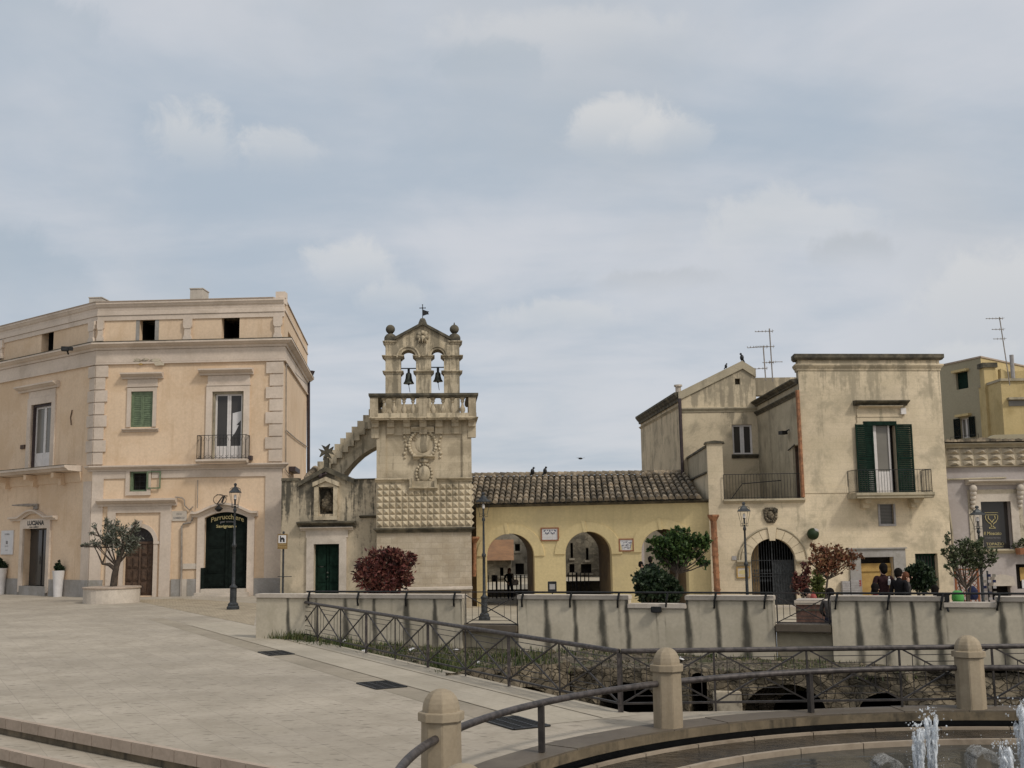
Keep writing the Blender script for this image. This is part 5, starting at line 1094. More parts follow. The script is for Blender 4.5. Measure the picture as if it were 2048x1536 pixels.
r = S1.rect(1526, 1015, 1556, 1046); uc_, vc_ = (r[0]+r[1])/2, (r[2]+r[3])/2; hx, hz_ = (r[1]-r[0])/2, (r[3]-r[2])/2
mb = MB(); mb.prism(S1, [(uc_-hx, vc_+hz_*.8), (uc_-hx*.6, vc_+hz_), (uc_+hx*.6, vc_+hz_), (uc_+hx, vc_+hz_*.8), (uc_+hx*.85, vc_-hz_*.5), (uc_+hx*.5, vc_-hz_), (uc_-hx*.5, vc_-hz_), (uc_-hx*.85, vc_-hz_*.5)], -.02, .06)
rr = random.Random(4)
for k in range(16): t = 2*math.pi*k/16; mb.ball(S1.P(uc_+hx*.72*math.cos(t), vc_+hz_*.75*math.sin(t), .07), rr.uniform(.05, .085), n=5)
mb.ball(S1.P(uc_, vc_, .06), .16, sy=.5, sz=1.2, n=8); mb.build('crest_relief', M['ruin'], sb, smooth=50)
# terrace, pillar, wing walls
mb = MB(); ts = S1.U(1447, 1000); mb.mould(S1, ts, S1.L+.02, [(-.3, zs-.06), (.06, zs-.06), (.14, zs+.02), (.2, zs+.04), (.2, zs+.12), (-.3, zs+.12)]); mb.build('terrace_edge', M['sandg'], sb)
mb = MB(); mb.zprism([S1.P(ts, 0, -.31), S1.P(S1.L-.02, 0, -.31), S3.P(0, 0, -.05), S2.P(.05, 0, -.05), S1.P(.35, 0, -.4)], zs-.3, zs+.1); mb.build('terrace_floor', M['sandg'], sb)
pt = S1.Vv(1435, 887); mb = MB(); u1_ = S1.U(1447, 950); mb.box(S1, .02, u1_, zs+.001, pt, -.5, -.01); mb.build('pillar', M['sand'], sb)
mb = MB(); mb.prism(S1, [(-.1, pt), (u1_+.1, pt), (u1_+.06, pt+.08), ((u1_)/2, pt+.14), (-.06, pt+.08)], -.6, .06); mb.build('pillar_cap', M['dark'], sb)
WL = Fac(V((S2.A.x+.25, yb)), S1.A+V((.06, .45))); mb = MB(); mb.box(WL, 0, WL.L, -1, pt-1.3, -.35, 0); mb.build('wing_wall', M['sandp'], sb)
mb = MB(); mb.box(WL, 0, WL.L-.02, pt-1.22, pt-.12, -.33, -.02); mb.build('terrace_parapet', M['sandg'], sb)
mb = MB(); mb.box(WL, 0, WL.L-.02, pt-.119, pt-.02, -.38, .04); mb.box(WL, 0, WL.L-.02, pt-1.299, pt-1.221, -.36, .08); mb.build('parapet_mould', M['dark'], sb)
mb = MB(); rail_bars(mb, [S1.P(ts+.03, 0, .08), S1.P(S1.L-.05, 0, .08)], zs+.12, S1.Vv(1530, 948), .13, .014, .026); mb.build('terrace_railing', M['iron'], sb)
mb = MB(); zz = zs+.15; u = S1.U(1468, 990); mb.tube([S1.P(u, zz, -1.6), S1.P(u+.55, zz+.72, -1.6), S1.P(S1.U(1572, 960), zz+.84, -1.6)], .022, 5); mb.build('stair_rail', M['iron'], sb)
# gabled rear wall
v2 = lambda y, x=1440: S2.Vv(x, y)
w2 = S2.rect(1465, 849, 1505, 909); h2 = S2.rect(1470, 757, 1480, 769)
ze = v2(790, 1364); zr = v2(743, 1516)
mb = MB(); mb.wall(S2, 0, S2.L, zs-1, ze, [w2], .3); ap = (S2.U(1484, 724), S2.Vv(1484, 727)); zr2 = S2.Vv(1516, 744)
hu0, hu1, hv0, hv1 = h2; xl = S2.U(1364, 788); lf = lambda u: ze+(ap[1]-ze)*(u/ap[0])
mb.quad(S2.P(0, ze), S2.P(hu0, ze), S2.P(hu0, lf(hu0)), S2.P(0, ze+.001)); mb.quad(S2.P(hu0, ze), S2.P(hu1, ze), S2.P(hu1, hv0), S2.P(hu0, hv0)); mb.quad(S2.P(hu0, hv1), S2.P(hu1, hv1), S2.P(hu1, lf(hu1)), S2.P(hu0, lf(hu0)))
mb.quad(S2.P(hu1, ze), S2.P(S2.L, ze), S2.P(S2.L, zr2), S2.P(ap[0], ap[1]), S2.P(hu1, lf(hu1))); mb.recess(S2, h2, 0, -.5); mb.build('gable_wall', M['sandp'], sb)
mb = MB(); 
for A_, B_ in (((0-.1, ze), ap), (ap, (S2.L+.02, zr2))): mb.prism(S2, [(A_[0], A_[1]-.28), (B_[0], B_[1]-.28), (B_[0], B_[1]+.14), (A_[0], A_[1]+.14)], -.4, .09)
mb.build('gable_coping', M['sandg'], sb)
mb = MB(); mb.mould(S2, 0, S2.L, corn(v2(824), v2(815), .14)); mb.build('string_course', M['sandg'], sb)
mb = MB(); a, b, c, d = w2; french(S2, (a, b, c, d), -.12, sb, 'window', 'white', 'glass', .04, fr=.1)
mb.mould(S2, a-.08, b+.25, corn(c-.2, c, .2)); mb.build('sill', M['dark'], sb)
mb = MB(); b1_ = S2.P(ap[0], ap[1], -.1); mb.quad(S2.P(0, ze+.1, -.1), b1_+V((0, 0, .1)), b1_+V((-.8, 13, .1)), V((SL.A.x, SL.A.y, ze+.1))); mb.quad(b1_+V((0, 0, .1)), S2.P(S2.L, zr2+.1, -.1), S2.P(S2.L, zr2+.1, -13), b1_+V((-.8, 13, .1))); mb.build('roof', M['dark'], sb)
mb = MB(); mb.wall(SL, 0, SL.L, 0, ze, [], .3); mb.build('left_wall', M['sandp'], sb)
mb = MB(); mb.mould(SL, -.1, SL.L, corn(ze-.62, ze-.5, .10)); mb.build('string_course', M['sandg'], sb)
mb = MB(); mb.mould(SL, -.1, SL.L, corn(ze-.32, ze+.16, .3)); mb.build('eaves', M['dark'], sb)
mb = MB(); p = S2.P(0, 0, .12); mb.tube([V((p.x-.05, p.y, ze-.2)), V((p.x-.02, p.y, 4.0))], .09, 8); mb.build('downpipe', M['darkpipe'], sb)
mb = MB(); p = SL.P(SL.L-.9, 0, -.1); mb.lathe([(.15, ze), (.15, ze+.55), (.22, ze+.56), (.22, ze+.66)], (p.x, p.y, 0), 8); mb.build('flue', M['coping'], sb)
# wall facing left between terrace and front block
d3 = S3.rect(1577, 892, 1592, 1000); z3 = S3.Vv(1520, 802); d3 = (S3.L-1.55, S3.L-.55, zs+.1, S3.Vv(1584, 893))
mb = MB(); z3 = 8.72; mb.wall(S3, 0, S3.L, zs-.5, z3+.5, [d3], .3); mb.build('terrace_wall', M['sandg'], sb)
mb = MB(); mb.mould(S3, 0, S3.L-.1, corn(z3-.0, z3+.2, .16)); mb.mould(S3, 0, S3.L-.1, corn(z3+.5, z3+.75, .30)); mb.build('cornice', M['dark'], sb)
mb = MB(); mb.quad(S3.P(0, z3+.70, -.05), S3.P(S3.L-.5, z3+.70, -.05), S3.P(S3.L-.5, z3+.72, -3.5), S3.P(0, z3+.72, -3.5)); mb.build('terrace_roof', M['dark'], sb)
mb = MB(); mb.box(S2, S2.L-.1, S2.L+3.0, ze, S2.Vv(1540, 752), -1.2, -.6); mb.build('attic_wall', M['sandp'], sb)
mb = MB(); a, b, c, d = d3; mb.quad(*[S3.P(x, y, -.25) for x, y in ((a, c), (b, c), (b, d), (a, d))]); mb.box(S3, a, a+.1, c, d, -.24, -.1); mb.build('door', M['wood'], sb)
mb = MB(); p = S4.P(-.12, 0, .12); mb.tube([V((p.x, p.y, z3+.2)), V((p.x+.02, p.y, zs+.15))], .09, 8); mb.build('copper_pipe', M['copper'], sb)
mb = MB(); p = S3.P(S3.L-2.0, z3-1.5, .3); mb.cube(p, .3, .3, .16, .4); mb.tube([S3.P(S3.L-2.0, z3-1.35, 0), p], .03, 5); mb.tube([S3.P(S3.L-2.2, z3-2.3, .05), S3.P(S3.L-1.0, z3-2.15, .05)], .03, 5); mb.build('terrace_lamp', M['iron'], sb)
# things on the stone building wall
r = S1.rect(1473, 1133, 1500, 1156); a, b, c, d = r; o = thing('wall_sign', 'cream wall sign in a wooden frame left of the arched iron gate', 'sign', S1.P(a, c, 0)); t = .05
mb = MB(); mb.box(S1, a, b, c, c+t, 0, .07); mb.box(S1, a, b, d-t, d, 0, .07); mb.box(S1, a, a+t, c+t, d-t, 0, .068); mb.box(S1, b-t, b, c+t, d-t, 0, .068); mb.build('frame', M['board'], o)
mb = MB(); mb.box(S1, a+t, b-t, c+t, d-t, 0, .04); mb.build('panel', M['coping'], o)
mb = MB(); um, vm = (a+b)/2, (c+d)/2; mb.prism(S1, [(um+.2*math.cos(k*math.pi/8), vm+.1*math.sin(k*math.pi/8)) for k in range(16)], .041, .046); mb.box(S1, um-.16, um+.16, vm-.15, vm-.13, .041, .046); mb.build('emblem', M['gold'], o)
mb = MB(); mb.box(S1, *S1.rect(1464, 1112, 1473, 1120), .005, .03); mb.build('enamel_number', M['boxgrey'], label='tiny grey enamel plate above the framed wall sign', cat='plate')
p = S4.P(*S4.uv(1622, 1068), .25); mb = MB(); mb.ball(p, .26, n=12); mb.tube([p+V((0, .3, .2)), p+V((0, 0, .2))], .03, 6); o = mb.build('globe_lamp', M['darkleaf'], label='dark green globe hanging on the stone wall above the rust leaved tree', cat='lamp', smooth=60)
mb = MB(); mb.ball(p+V((.08, -.03, .13)), .17, sz=.7, n=10); mb.build('cap', M['boxgrey'], o, smooth=60)
# ------------------------------------------------------------------ lilac shop building with diamond frieze
DF = Fac(at(1906, 1190, 50.8).xy, at(2260, 1190, 50.8).xy); vd = lambda y, x=1975: DF.Vv(x, y)
db = thing('shop_building', 'low lilac building with studded diamond frieze and framed shop window', 'building', (DF.A.x, DF.A.y, -.6))
wn = DF.rect(1963, 1003, 2023, 1098); zt = vd(893); op = DF.rect(2033, 1128, 2090, 1178); ov = DF.rect(1984, 1172, 2021, 1186); ov = (ov[0], ov[1], ov[2]-.3, ov[3])
mb = MB(); mb.wall(DF, 0, DF.L, -1, vd(934), [wn, op, ov], .4); mb.build('wall', M['lilac'], db)
mb = MB(); mb.box(DF, 0, DF.L, vd(933.9), vd(894), -4, -.02); mb.build('frieze_wall', M['towerp'], db)
mb = MB(); n = 16; du = .62; dz = (vd(896)-vd(932))/3
for i in range(n):
    for j in range(3):
        u0_ = .12+(i)*du; z0_ = vd(932)+j*dz; mb.add([DF.P(u0_+.02, z0_+.01, -.019), DF.P(u0_+du-.02, z0_+.01, -.019), DF.P(u0_+du-.02, z0_+dz-.01, -.019), DF.P(u0_+.02, z0_+dz-.01, -.019), DF.P(u0_+du/2, z0_+dz/2, .24)], [(0, 1, 4), (1, 2, 4), (2, 3, 4), (3, 0, 4)])
mb.build('diamond_frieze', M['plaster'], db)
mb = MB(); mb.mould(DF, -.02, DF.L, corn(vd(934), vd(931.5), .2)); mb.mould(DF, -.05, DF.L, corn(vd(895), vd(886), .35)); mb.build('cornice', M['sandg'], db)
mb = MB(); NT_ = 34
for i in range(NT_):
    u0_ = -.1+i*.29; z0_ = vd(885); pts = [(u0_+.15-.15*math.cos(math.pi*k/6), z0_+.02+.12*math.sin(math.pi*k/6)) for k in range(7)]
    mb.prism(DF, pts, -2.2, .42)
mb.prism(DF, [(1.0, vd(884)+.1), (5.5, vd(884)+.1), (2.6, vd(876)+.2)], -4.0, -2.0); mb.build('tiled_eaves', M['tile'], db)
a, b, c, d = wn; surround(DF, wn, .34, .08, db, M['coping'], 'window_surround'); surround(DF, (a-.34, b+.34, c, d+.34), .2, .05, db, M['plaster'], 'window_surround')
mb = MB(); mb.mould(DF, DF.U(1930, 965), DF.U(2044, 965), corn(vd(970), vd(960), .45)); mb.build('hood', M['coping'], db)
mb = MB()
for x in (1942, 2036):
    u = DF.U(x, 985)
    for k in range(5): mb.ball(DF.P(u, vd(972)-.12-.20*k, .28-.045*k), .18-.018*k, sy=1.0, n=6)
mb.build('scroll_bracket', M['coping'], db, smooth=50)
mb = MB(); mb.quad(*[DF.P(x, y, -.3) for x, y in ((a, c), (b, c), (b, d), (a, d))]); sw = mb.build('shop_window', M['glass'], db)
um = (a+b)/2-.08; zz = c+1.0
mb = MB(); g = lambda x0, y0, x1, y1, r=.018: mb.bar(DF.P(um+x0, zz+y0, -.28), DF.P(um+x1, zz+y1, -.28), r)
g(-.3, .62, .3, .62, .022); g(-.27, .52, .27, .52, .02)
for s_ in (-1, 1):
    pr = [DF.P(um+s_*x, zz+y, -.28) for x, y in ((.28, .5), (.27, .34), (.18, .2), (.06, .12), (.03, 0), (.14, -.06))]; mb.tube(pr, .02, 5)
    mb.tube([DF.P(um+s_*x, zz+y, -.28) for x, y in ((.14, .48), (.16, .36), (.06, .28), (.0, .18))], .022, 5)
g(-.15, -.08, .15, -.08); mb.build('cup_emblem', M['gold'], sw)
textmesh('Il Moscato', DF, um, c+.62, -.29, .8, M['gold'], sw, height=.15, shear=.2, bold=.004); textmesh('ristorante', DF, um, c+.46, -.29, .7, M['greyink'], sw, height=.08, bold=.0); textmesh('TOPAZIO', DF, um+.08, c+.16, -.29, .80, M['gold'], sw, height=.12, bold=.0)
mb = MB(); mb.box(DF, um-.3, um+.45, c+.08, c+.10, -.292, -.285); mb.build('underline', M['gold'], sw)
mb = MB(); mb.mould(DF, a-.5, b+.3, corn(c-.2, c-.02, .22)); mb.build('sill', M['sandg'], db)
mb = MB(); x_ = [DF.P(DF.U(1900, 985)+.1, v_, .06) for v_ in (vd(985), vd(1060), vd(1078))]; mb.tube([DF.P(-.6, vd(983), .3), DF.P(-.15, vd(985), .12), DF.P(-.02, vd(992), .1), DF.P(.1, vd(1060), .1), DF.P(.1, vd(1110), .1)], .05, 6); mb.tube([DF.P(.05, vd(958), .08), DF.P(1.0, vd(957), .08), DF.P(2.7, vd(956), .08)], .04, 6); mb.build('cable', M['sandg'], db)
a, b, c, d = op; mb = MB(); mb.quad(*[DF.P(x, y, -.35) for x, y in ((a, c), (b, c), (b, d), (a, d))]); sd_ = mb.build('shop_opening', M['void'], db)
mb = MB(); mb.box(DF, a+.3, a+.55, c+.35, d-.15, -.34, -.3); mb.build('poster', M['board'], sd_); mb = MB(); mb.box(DF, a+.35, a+.8, c+.02, c+.4, -.33, -.28); mb.build('notice', M['paper'], sd_); mb = MB(); mb.box(DF, a+.6, a+1.1, c+.45, d-.1, -.34, -.31); mb.build('poster', M['burgundy'], sd_)
a, b, c, d = ov; mb = MB(); mb.quad(*[DF.P(x, y, -.3) for x, y in ((a, c), (b, c), (b, d), (a, d))]); mb.build('cellar_opening', M['void'], db)
mb = MB(); mb.prism(DF, [(a-.1, d+.02), (b+.1, d+.02), (b, d+.42), ((a+b)/2, d+.52), (a, d+.42)], -.02, .4); mb.build('small_awning', M['coping'], db)
# ------------------------------------------------------------------ tall ochre building behind
ya, ybb, yc = at(1880, 800, 69).xy, at(1967, 800, 65.5).xy, at(2120, 800, 73).xy
Y1, Y2 = Fac(ya, ybb), Fac(ybb, yc); zy = Y1.Vv(1966, 713)
ob = thing('ochre_building', 'tall ochre apartment building with a shade coloured left face behind the lilac shop', 'building', (ya.x, ya.y, 0))
wa = Y1.rect(1912, 744, 1936, 778); wb_ = Y1.rect(1922, 836, 1940, 876)
mb = MB(); mb.wall(Y1, 0, Y1.L, 0, zy, [wa, wb_], .3); mb.build('wall', M['ybuild2'], ob)
mb = MB(); mb.wall(Y2, 0, Y2.L, 0, zy-.02, [], .3); mb.build('wall', M['ybuild'], ob)
mb = MB(); mb.sweep([ya, ybb, yc], [(-.2, zy-.03), (.06, zy-.03), (.06, zy+.06), (-.2, zy+.08)]); mb.build('coping', M['kerb'], ob)
mb = MB(); a, b, c, d = wa; mb.quad(*[Y1.P(x, y, -.15) for x, y in ((a, c), (b, c), (b, d), (a, d))]); mb.build('closed_shutter', M['dgreen'], ob)
mb = MB(); mb.box(Y1, a-.1, b+.15, d, d+.14, -.02, .25); a, b, c, d = wb_; mb.box(Y1, a-.2, b+.2, d+.1, d+.24, -.02, .25); mb.build('lintel', M['ybuild'], ob)
french(Y1, wb_, -.1, ob, 'window', 'white', 'glassg', .05, fr=.06); shutter(Y1, (Y1.U(1909, 850), a-.01, c, d+.02), .03, ob, 'pgreen', slats=24); shutter(Y1, (b+.01, Y1.U(1951, 850), c, d+.02), .03, ob, 'pgreen', slats=24)
mb = MB(); rail_bars(mb, [Y1.P(Y1.U(1908, 876), 0, .25), Y1.P(Y1.U(1964, 876), 0, .25)], c-.25, c+.12, .4, .01, .02); mb.build('window_rail', M['iron'], ob)
p = at(1991, 800, 64.3); zc_ = EYE.z+(1062-735)*64.3/FPX
mb = MB(); mb.box(Fac((p.x-.5, p.y), (p.x+.5, p.y)), -.05, .62, 0, zc_, -.6, 0); mb.build('chimney_stack', M['ybuild'], ob)
mb = MB(); mb.box(Fac((p.x-.5, p.y), (p.x+.5, p.y)), -.14, .72, zc_, zc_+.28, -.7, .1); mb.build('chimney_cap', M['dark'], ob)
Yf = Fac(at(2004, 800, 62.5).xy, at(2200, 800, 62.5).xy); zl = Yf.Vv(2030, 762)
mb = MB(); mb.box(Yf, 0, Yf.L, 0, zl, -3, 0); mb.build('front_wing', M['ybuild'], ob)
mb = MB(); mb.box(Yf, -.05, Yf.L, zl, zl+.14, -3, .12); mb.box(Yf, Yf.U(2014, 800), Yf.L, Yf.Vv(2030, 800), Yf.Vv(2030, 795.5), 0, .3); mb.build('ledge', M['sandg'], ob)
mb = MB(); mb.box(Yf, Yf.U(2017, 806), Yf.L, Yf.Vv(2030, 812), Yf.Vv(2030, 801), -.0, .03); mb.build('strip_window', M['glassg'], ob)
mb = MB(); mb.prism(Yf, [(Yf.U(2026, 740), zl+.14), (Yf.L, zl+.14), (Yf.L, Yf.Vv(2036, 728)), (Yf.U(2038, 732), Yf.Vv(2036, 735)), (Yf.U(2030, 732), Yf.Vv(2030, 730)), (Yf.U(2026, 732), Yf.Vv(2026, 729))], -2.0, -1.6); mb.build('roof_parapet', M['ybuild'], ob)
mb = MB(); q0 = Yf.P(Yf.U(2046, 720), 0, -1.4); mb.lathe([(.12, zl), (.12, zl+1.7)], (q0.x, q0.y, 0), 8); mb.build('flue', M['boxgrey'], ob)
mb = MB(); mb.prism(DF, [(DF.U(2013, 880), vd(880)), (DF.L, vd(880)), (DF.L, vd(858)), (DF.U(2040, 860), vd(860)), (DF.U(2012, 878), vd(876))], -3.2, -2.6); mb.build('roof_gable', M['ybuild2'], db)
# ------------------------------------------------------------------ old town seen through the arches
def house(name, label, x0, x1, Y, ztop, mat, wins, roof=None, z0=-9):
    A, B = at(x0, 1100, Y).xy, at(x1, 1100, Y).xy; F = Fac(A, B); o = thing(name, label, 'house', (A.x, A.y, z0))
    ws = [F.rect(*w_) for w_ in wins]; mb = MB(); mb.wall(F, 0, F.L, z0, ztop, ws, .3); mb.quad(F.P(F.L, z0, 0), F.P(F.L, z0, -8), F.P(F.L, ztop, -8), F.P(F.L, ztop, 0)); mb.quad(F.P(0, z0, 0), F.P(0, z0, -8), F.P(0, ztop, -8), F.P(0, ztop, 0)); mb.build('wall', M[mat], o)
    for w_ in ws: mb = MB(); mb.recess(F, w_, -.3, -.6); mb.build('window', M['void'], o); mb = MB(); mb.box(F, w_[0]-.12, w_[1]+.12, w_[2]-.18, w_[2]-.02, -.02, .12); mb.build('sill', M['oldtown2'], o)
    mb = MB()
    if roof: mb.quad(F.P(-.2, ztop, .4), F.P(F.L+.2, ztop, .4), F.P(F.L+.2, ztop+roof, -4), F.P(-.2, ztop+roof, -4)); mb.build('roof', M['otile2'], o)
    else: mb.box(F, -.1, F.L+.1, ztop, ztop+.25, -8, .15); mb.build('roof', M['dark'], o)
house('old_house', 'grey stone house under an orange roof seen through the first arch', 935, 1022, 84, .95, 'oldtown', [(983, 1150, 992, 1172), (1000, 1135, 1007, 1152)], 1.5)
house('old_house', 'tall stained town house behind the orange roof in the first arch', 985, 1082, 100, 4.6, 'oldtown2', [(1031, 1127, 1048, 1152), (1030, 1088, 1040, 1102)])
house('old_house', 'dark weathered town house with narrow windows seen through the middle arch', 1100, 1262, 92, 4.4, 'oldtown', [(1141, 1086, 1146, 1116), (1172, 1096, 1177, 1120), (1139, 1128, 1149, 1145), (1162, 1128, 1183, 1146)])
house('old_house', 'plain pale plastered house seen through the third arch', 1262, 1420, 88, 4.3, 'lilac', [(1345, 1100, 1360, 1120)])
def picket(x0, x1, Y, zt_, label, gap=.21):
    A, B = at(x0, 1180, Y), at(x1, 1180, Y); o = thing('iron_fence', label, 'fence', (A.x, A.y, -.62)); n = int((B.x-A.x)/gap); mb = MB()
    for k in range(n+1): p = A+(B-A)*(k/n); mb.bar((p.x, p.y, -.64), (p.x, p.y, zt_), .05 if k % 6 else .10)
    mb.build('pickets', M['brown'], o); mb = MB()
    for z in (-.4, zt_-.15): mb.bar((A.x, A.y, z), (B.x, B.y, z), .03)
    mb.build('rails', M['brown'], o)
def low_wall(x0, x1, Y, z, label):
    A, B_ = at(x0, 1190, Y), at(x1, 1190, Y); F = Fac((A.x, A.y), (B_.x, B_.y)); mb = MB(); mb.box(F, 0, F.L, -.9, z, -.4, 0); mb.box(F, -.05, F.L+.05, z, z+.08, -.45, .05); mb.build('low_wall', M['oldtown'], label=label, cat='wall')
low_wall(930, 1100, 62.4, -.30, 'low dark stone wall under the picket fence of the first arch'); low_wall(1104, 1240, 62.4, .10, 'low dark stone wall behind the middle arch fence')
picket(945, 1090, 61, .62, 'dark picket fence behind the first yellow arch'); picket(1105, 1178, 60.5, .72, 'dark picket fence behind the middle yellow arch')
# ------------------------------------------------------------------ stained parapet with handrail
def tw_(px):                       # parameter along the parapet line for a pixel column near its top
    d = ray(px, 1190); k = d.x/d.y; # WA+WD*s : x = k*y
    return (k*WA.y-WA.x)/(WD.x-k*WD.y)
PW = Fac(WA, WB); ZT = 1.18; TH = .30
STREAK = [(575, 8, 1), (607, 6, .5), (612, 16, .5), (632, 8, .9), (661, 5, .35), (690, 13, .9), (722, 12, .7), (747, 10, 1), (782, 7, .5), (812, 13, 1), (868, 11, 1), (908, 9, .6), (921, 7, .8),
    (1051, 7, .55), (1091, 12, 1), (1148, 13, 1), (1168, 4, .3), (1202, 14, 1), (1236, 8, .7), (1252, 15, 1), (1311, 5, .7), (1328, 5, .6), (1372, 10, 1), (1396, 12, .45), (1432, 12, 1), (1488, 13, 1), (1532, 7, .6), (1541, 5, .8),
    (1674, 6, .6), (1712, 10, 1), (1765, 16, .85), (1778, 8, .8), (1822, 10, 1), (1872, 11, 1), (1888, 5, .7), (1999, 11, 1), (2040, 9, .7)]
STR = [(tw_(x), w_*.0118, a) for x, w_, a in STREAK]
def parapet(x0, x1, label, notch=None, zb=-1.3):
    s0, s1 = tw_(x0), tw_(x1); o = thing('parapet_wall', label, 'wall', (PW.P((s0+s1)/2, zb).x, PW.P((s0+s1)/2, zb).y, zb), group='stained parapet walls')
    segs = [(s0, s1, ZT)] if not notch else [(s0, tw_(notch[0]), ZT), (tw_(notch[0]), tw_(notch[1]), ZT-notch[2]), (tw_(notch[1]), s1, ZT)]
    mb = MB(); mb.att = []; mc = MB()
    for a, b, zt in segs:
        nx = max(2, int((b-a)/.035)); nz = 34; vs = []
        for j in range(nz+1):
            z = zb+(zt-.11-zb)*j/nz
            for i in range(nx+1):
                u = a+(b-a)*i/nx; f = 0
                for c_, w_, am in STR:
                    h = (zt-z)/1.35
                    x = (u-c_-.05*h+.02*mnoise.noise(V((c_*9, z*3, 0))))/(w_*(.40+.55*abs(math.sin(c_*7.3))*min(1, h*1.5)+.1*min(1, h*1.2))); f = max(f, am*.92*math.exp(-x*x*1.2)*(.9+.2*mnoise.noise(V((c_*3, z*2.5, 1))))*(1-.3*max(0, h-.7)) if am > .8 else .8*am*math.exp(-x*x*1.3)*max(0, 1.1-.75*h))
                f = max(f, .42*max(0, 1-(zt-.11-z)/.05)); vs.append(PW.P(u, z, 0)); mb.att.append(f)
        base = len(mb.v); mb.add(vs, [(j*(nx+1)+i, j*(nx+1)+i+1, (j+1)*(nx+1)+i+1, (j+1)*(nx+1)+i) for j in range(nz) for i in range(nx)])
        ex = [PW.P(a, zb, 0), PW.P(a, zb, -TH), PW.P(a, zt-.11, -TH), PW.P(a, zt-.11, 0), PW.P(b, zb, 0), PW.P(b, zb, -TH), PW.P(b, zt-.11, -TH), PW.P(b, zt-.11, 0)]
        mb.add(ex, [(0, 1, 2, 3), (4, 7, 6, 5), (1, 5, 6, 2), (3, 2, 6, 7)]); mb.att += [.2]*8
        mc.box(PW, a-.015, b+.015, zt-.109, zt, -TH-.04, .05)
    mb.build('wall_face', M['parapet'], o, fixn=False); mc.build('coping', M['coping'], o, bevel=.012)
parapet(513, 924, 'left stained whitewashed parapet wall below the bell tower'); parapet(1036, 1546, 'middle stained parapet wall with a lowered section under the green tree', (1256, 1371, .20)); parapet(1661, 2420, 'right stained parapet wall below the people and the stone building', (1887, 1992, .13))
def hrail(x0, x1, br, label, z=ZT+.07):
    a, b = tw_(x0), tw_(x1); o = thing('handrail', label, 'handrail', PW.P(a, z, .1), group='iron handrails on the parapet walls')
    mb = MB(); mb.tube([PW.P(a, z, .10), PW.P(b, z, .10)], .025, 8); mb.build('rail', M['iron'], o)
    for x in br:
        u = tw_(x); mb = MB(); mb.tube([PW.P(u+.02, z, .10), PW.P(u-.02, z-.17, .11), PW.P(u-.05, z-.36, .02)], .028, 6); mb.build('bracket', M['iron'], o)
hrail(617, 925, (622, 720, 816, 912), 'iron handrail on brackets along the left parapet wall'); hrail(1034, 1546, (1048, 1144, 1239, 1336, 1432, 1532), 'iron handrail on brackets along the middle parapet wall'); hrail(1661, 2420, (1674, 1778, 1884, 1997), 'iron handrail on brackets along the right parapet wall')
# ------------------------------------------------------------------ cross braced iron fences
def xpanel(mb, thin, a, b, za, zb_, z1a, z1b, r, rt, scales=(.72, .46)):
    a, b = V((a[0], a[1])), V((b[0], b[1])); p = lambda s, t: V((a.x+(b.x-a.x)*s, a.y+(b.y-a.y)*s, (za+(z1a-za)*t)*(1-s)+(zb_+(z1b-zb_)*t)*s))
    mb.bar(p(0, 0), p(1, 1), r); mb.bar(p(0, 1), p(1, 0), r)
    for sc_ in scales:
        l, h = .5-sc_/2, .5+sc_/2
        for q0, q1 in (((l, l), (h, l)), ((l, h), (h, h)), ((l, l), (l, h)), ((h, l), (h, h))): thin.bar(p(*q0), p(*q1), rt)
def xfence(name, label, A, B, n, thick, zt=(.96, .89), z0=.13, top=.038, group='cross braced iron fences'):
    A, B = V((A.x, A.y)), V((B.x, B.y)); o = thing(name, label, 'fence', (A.x, A.y, 0), group=group)
    mb = MB(); zf_ = lambda k: zt[0]+(zt[1]-zt[0])*k/n; mb.tube([V((A.x, A.y, zt[0])), V((B.x, B.y, zt[1]))], top, 10); mb.build('top_rail', M['brownl'], o)
    mb = MB(); mb.bar(V((A.x, A.y, z0)), V((B.x, B.y, z0)), .030); mb.build('bottom_rail', M['brown'], o)
    for k in range(n+1):
        p = A+(B-A)*(k/n); mb = MB(); r = .056 if k in thick else .028; mb.bar((p.x, p.y, 0), (p.x, p.y, zf_(k)-.02), r); mb.build('post', M['brownl'] if k in thick else M['brown'], o)
    for k in range(n):
        p, q_ = A+(B-A)*(k/n), A+(B-A)*((k+1)/n); mb, th = MB(), MB(); xpanel(mb, th, p, q_, z0, z0, zf_(k), zf_(k+1), .023, .011); br = mb.build('brace', M['brown'], o); th.build('inner_bars', M['brown'], br)
    return o
xfence('pit_fence', 'slanting brown iron fence with crossed braces from the parapet end to the pit corner', RA+V((.02, 0, 0)), RB+V((-.005, .005, 0)), 9, (3, 5, 7, 9))
xfence('pit_fence', 'straight brown iron fence with crossed braces running behind the fountain bollards', RB+V((.03, -.01, 0)), RC, 9, (), zt=(.89, .88))
def gate(x0, x1, y0, y1, label):
    a, b = tw_(x0), tw_(x1); zt = PW.Vv((x0+x1)/2, y0); zb = PW.Vv((x0+x1)/2, y1); w_ = -.12; F = PW.off(w_)
    o = thing('gap_railing', label, 'railing', F.P(a, zb-.1), group='railing panels in the parapet gaps'); A, B = F.P(a+.04, 0), F.P(b-.04, 0)
    mb = MB(); mb.bar(F.P(a-.2, ZT+.07, .2), F.P(b+.2, ZT+.07, .2), .026); mb.bar(F.P(a, zb, 0), F.P(b, zb, 0), .022); mb.bar(A+V((0, 0, zb-.12)), A+V((0, 0, zt)), .026); mb.bar(B+V((0, 0, zb-.12)), B+V((0, 0, zt)), .026); mb.build('frame', M['brown'], o)
    mb, th = MB(), MB(); xpanel(mb, th, A, B, zb, zb, zt-.05, zt-.05, .022, .012, (.75, .5)); br = mb.build('brace', M['brown'], o); th.build('inner_bars', M['brown'], br)
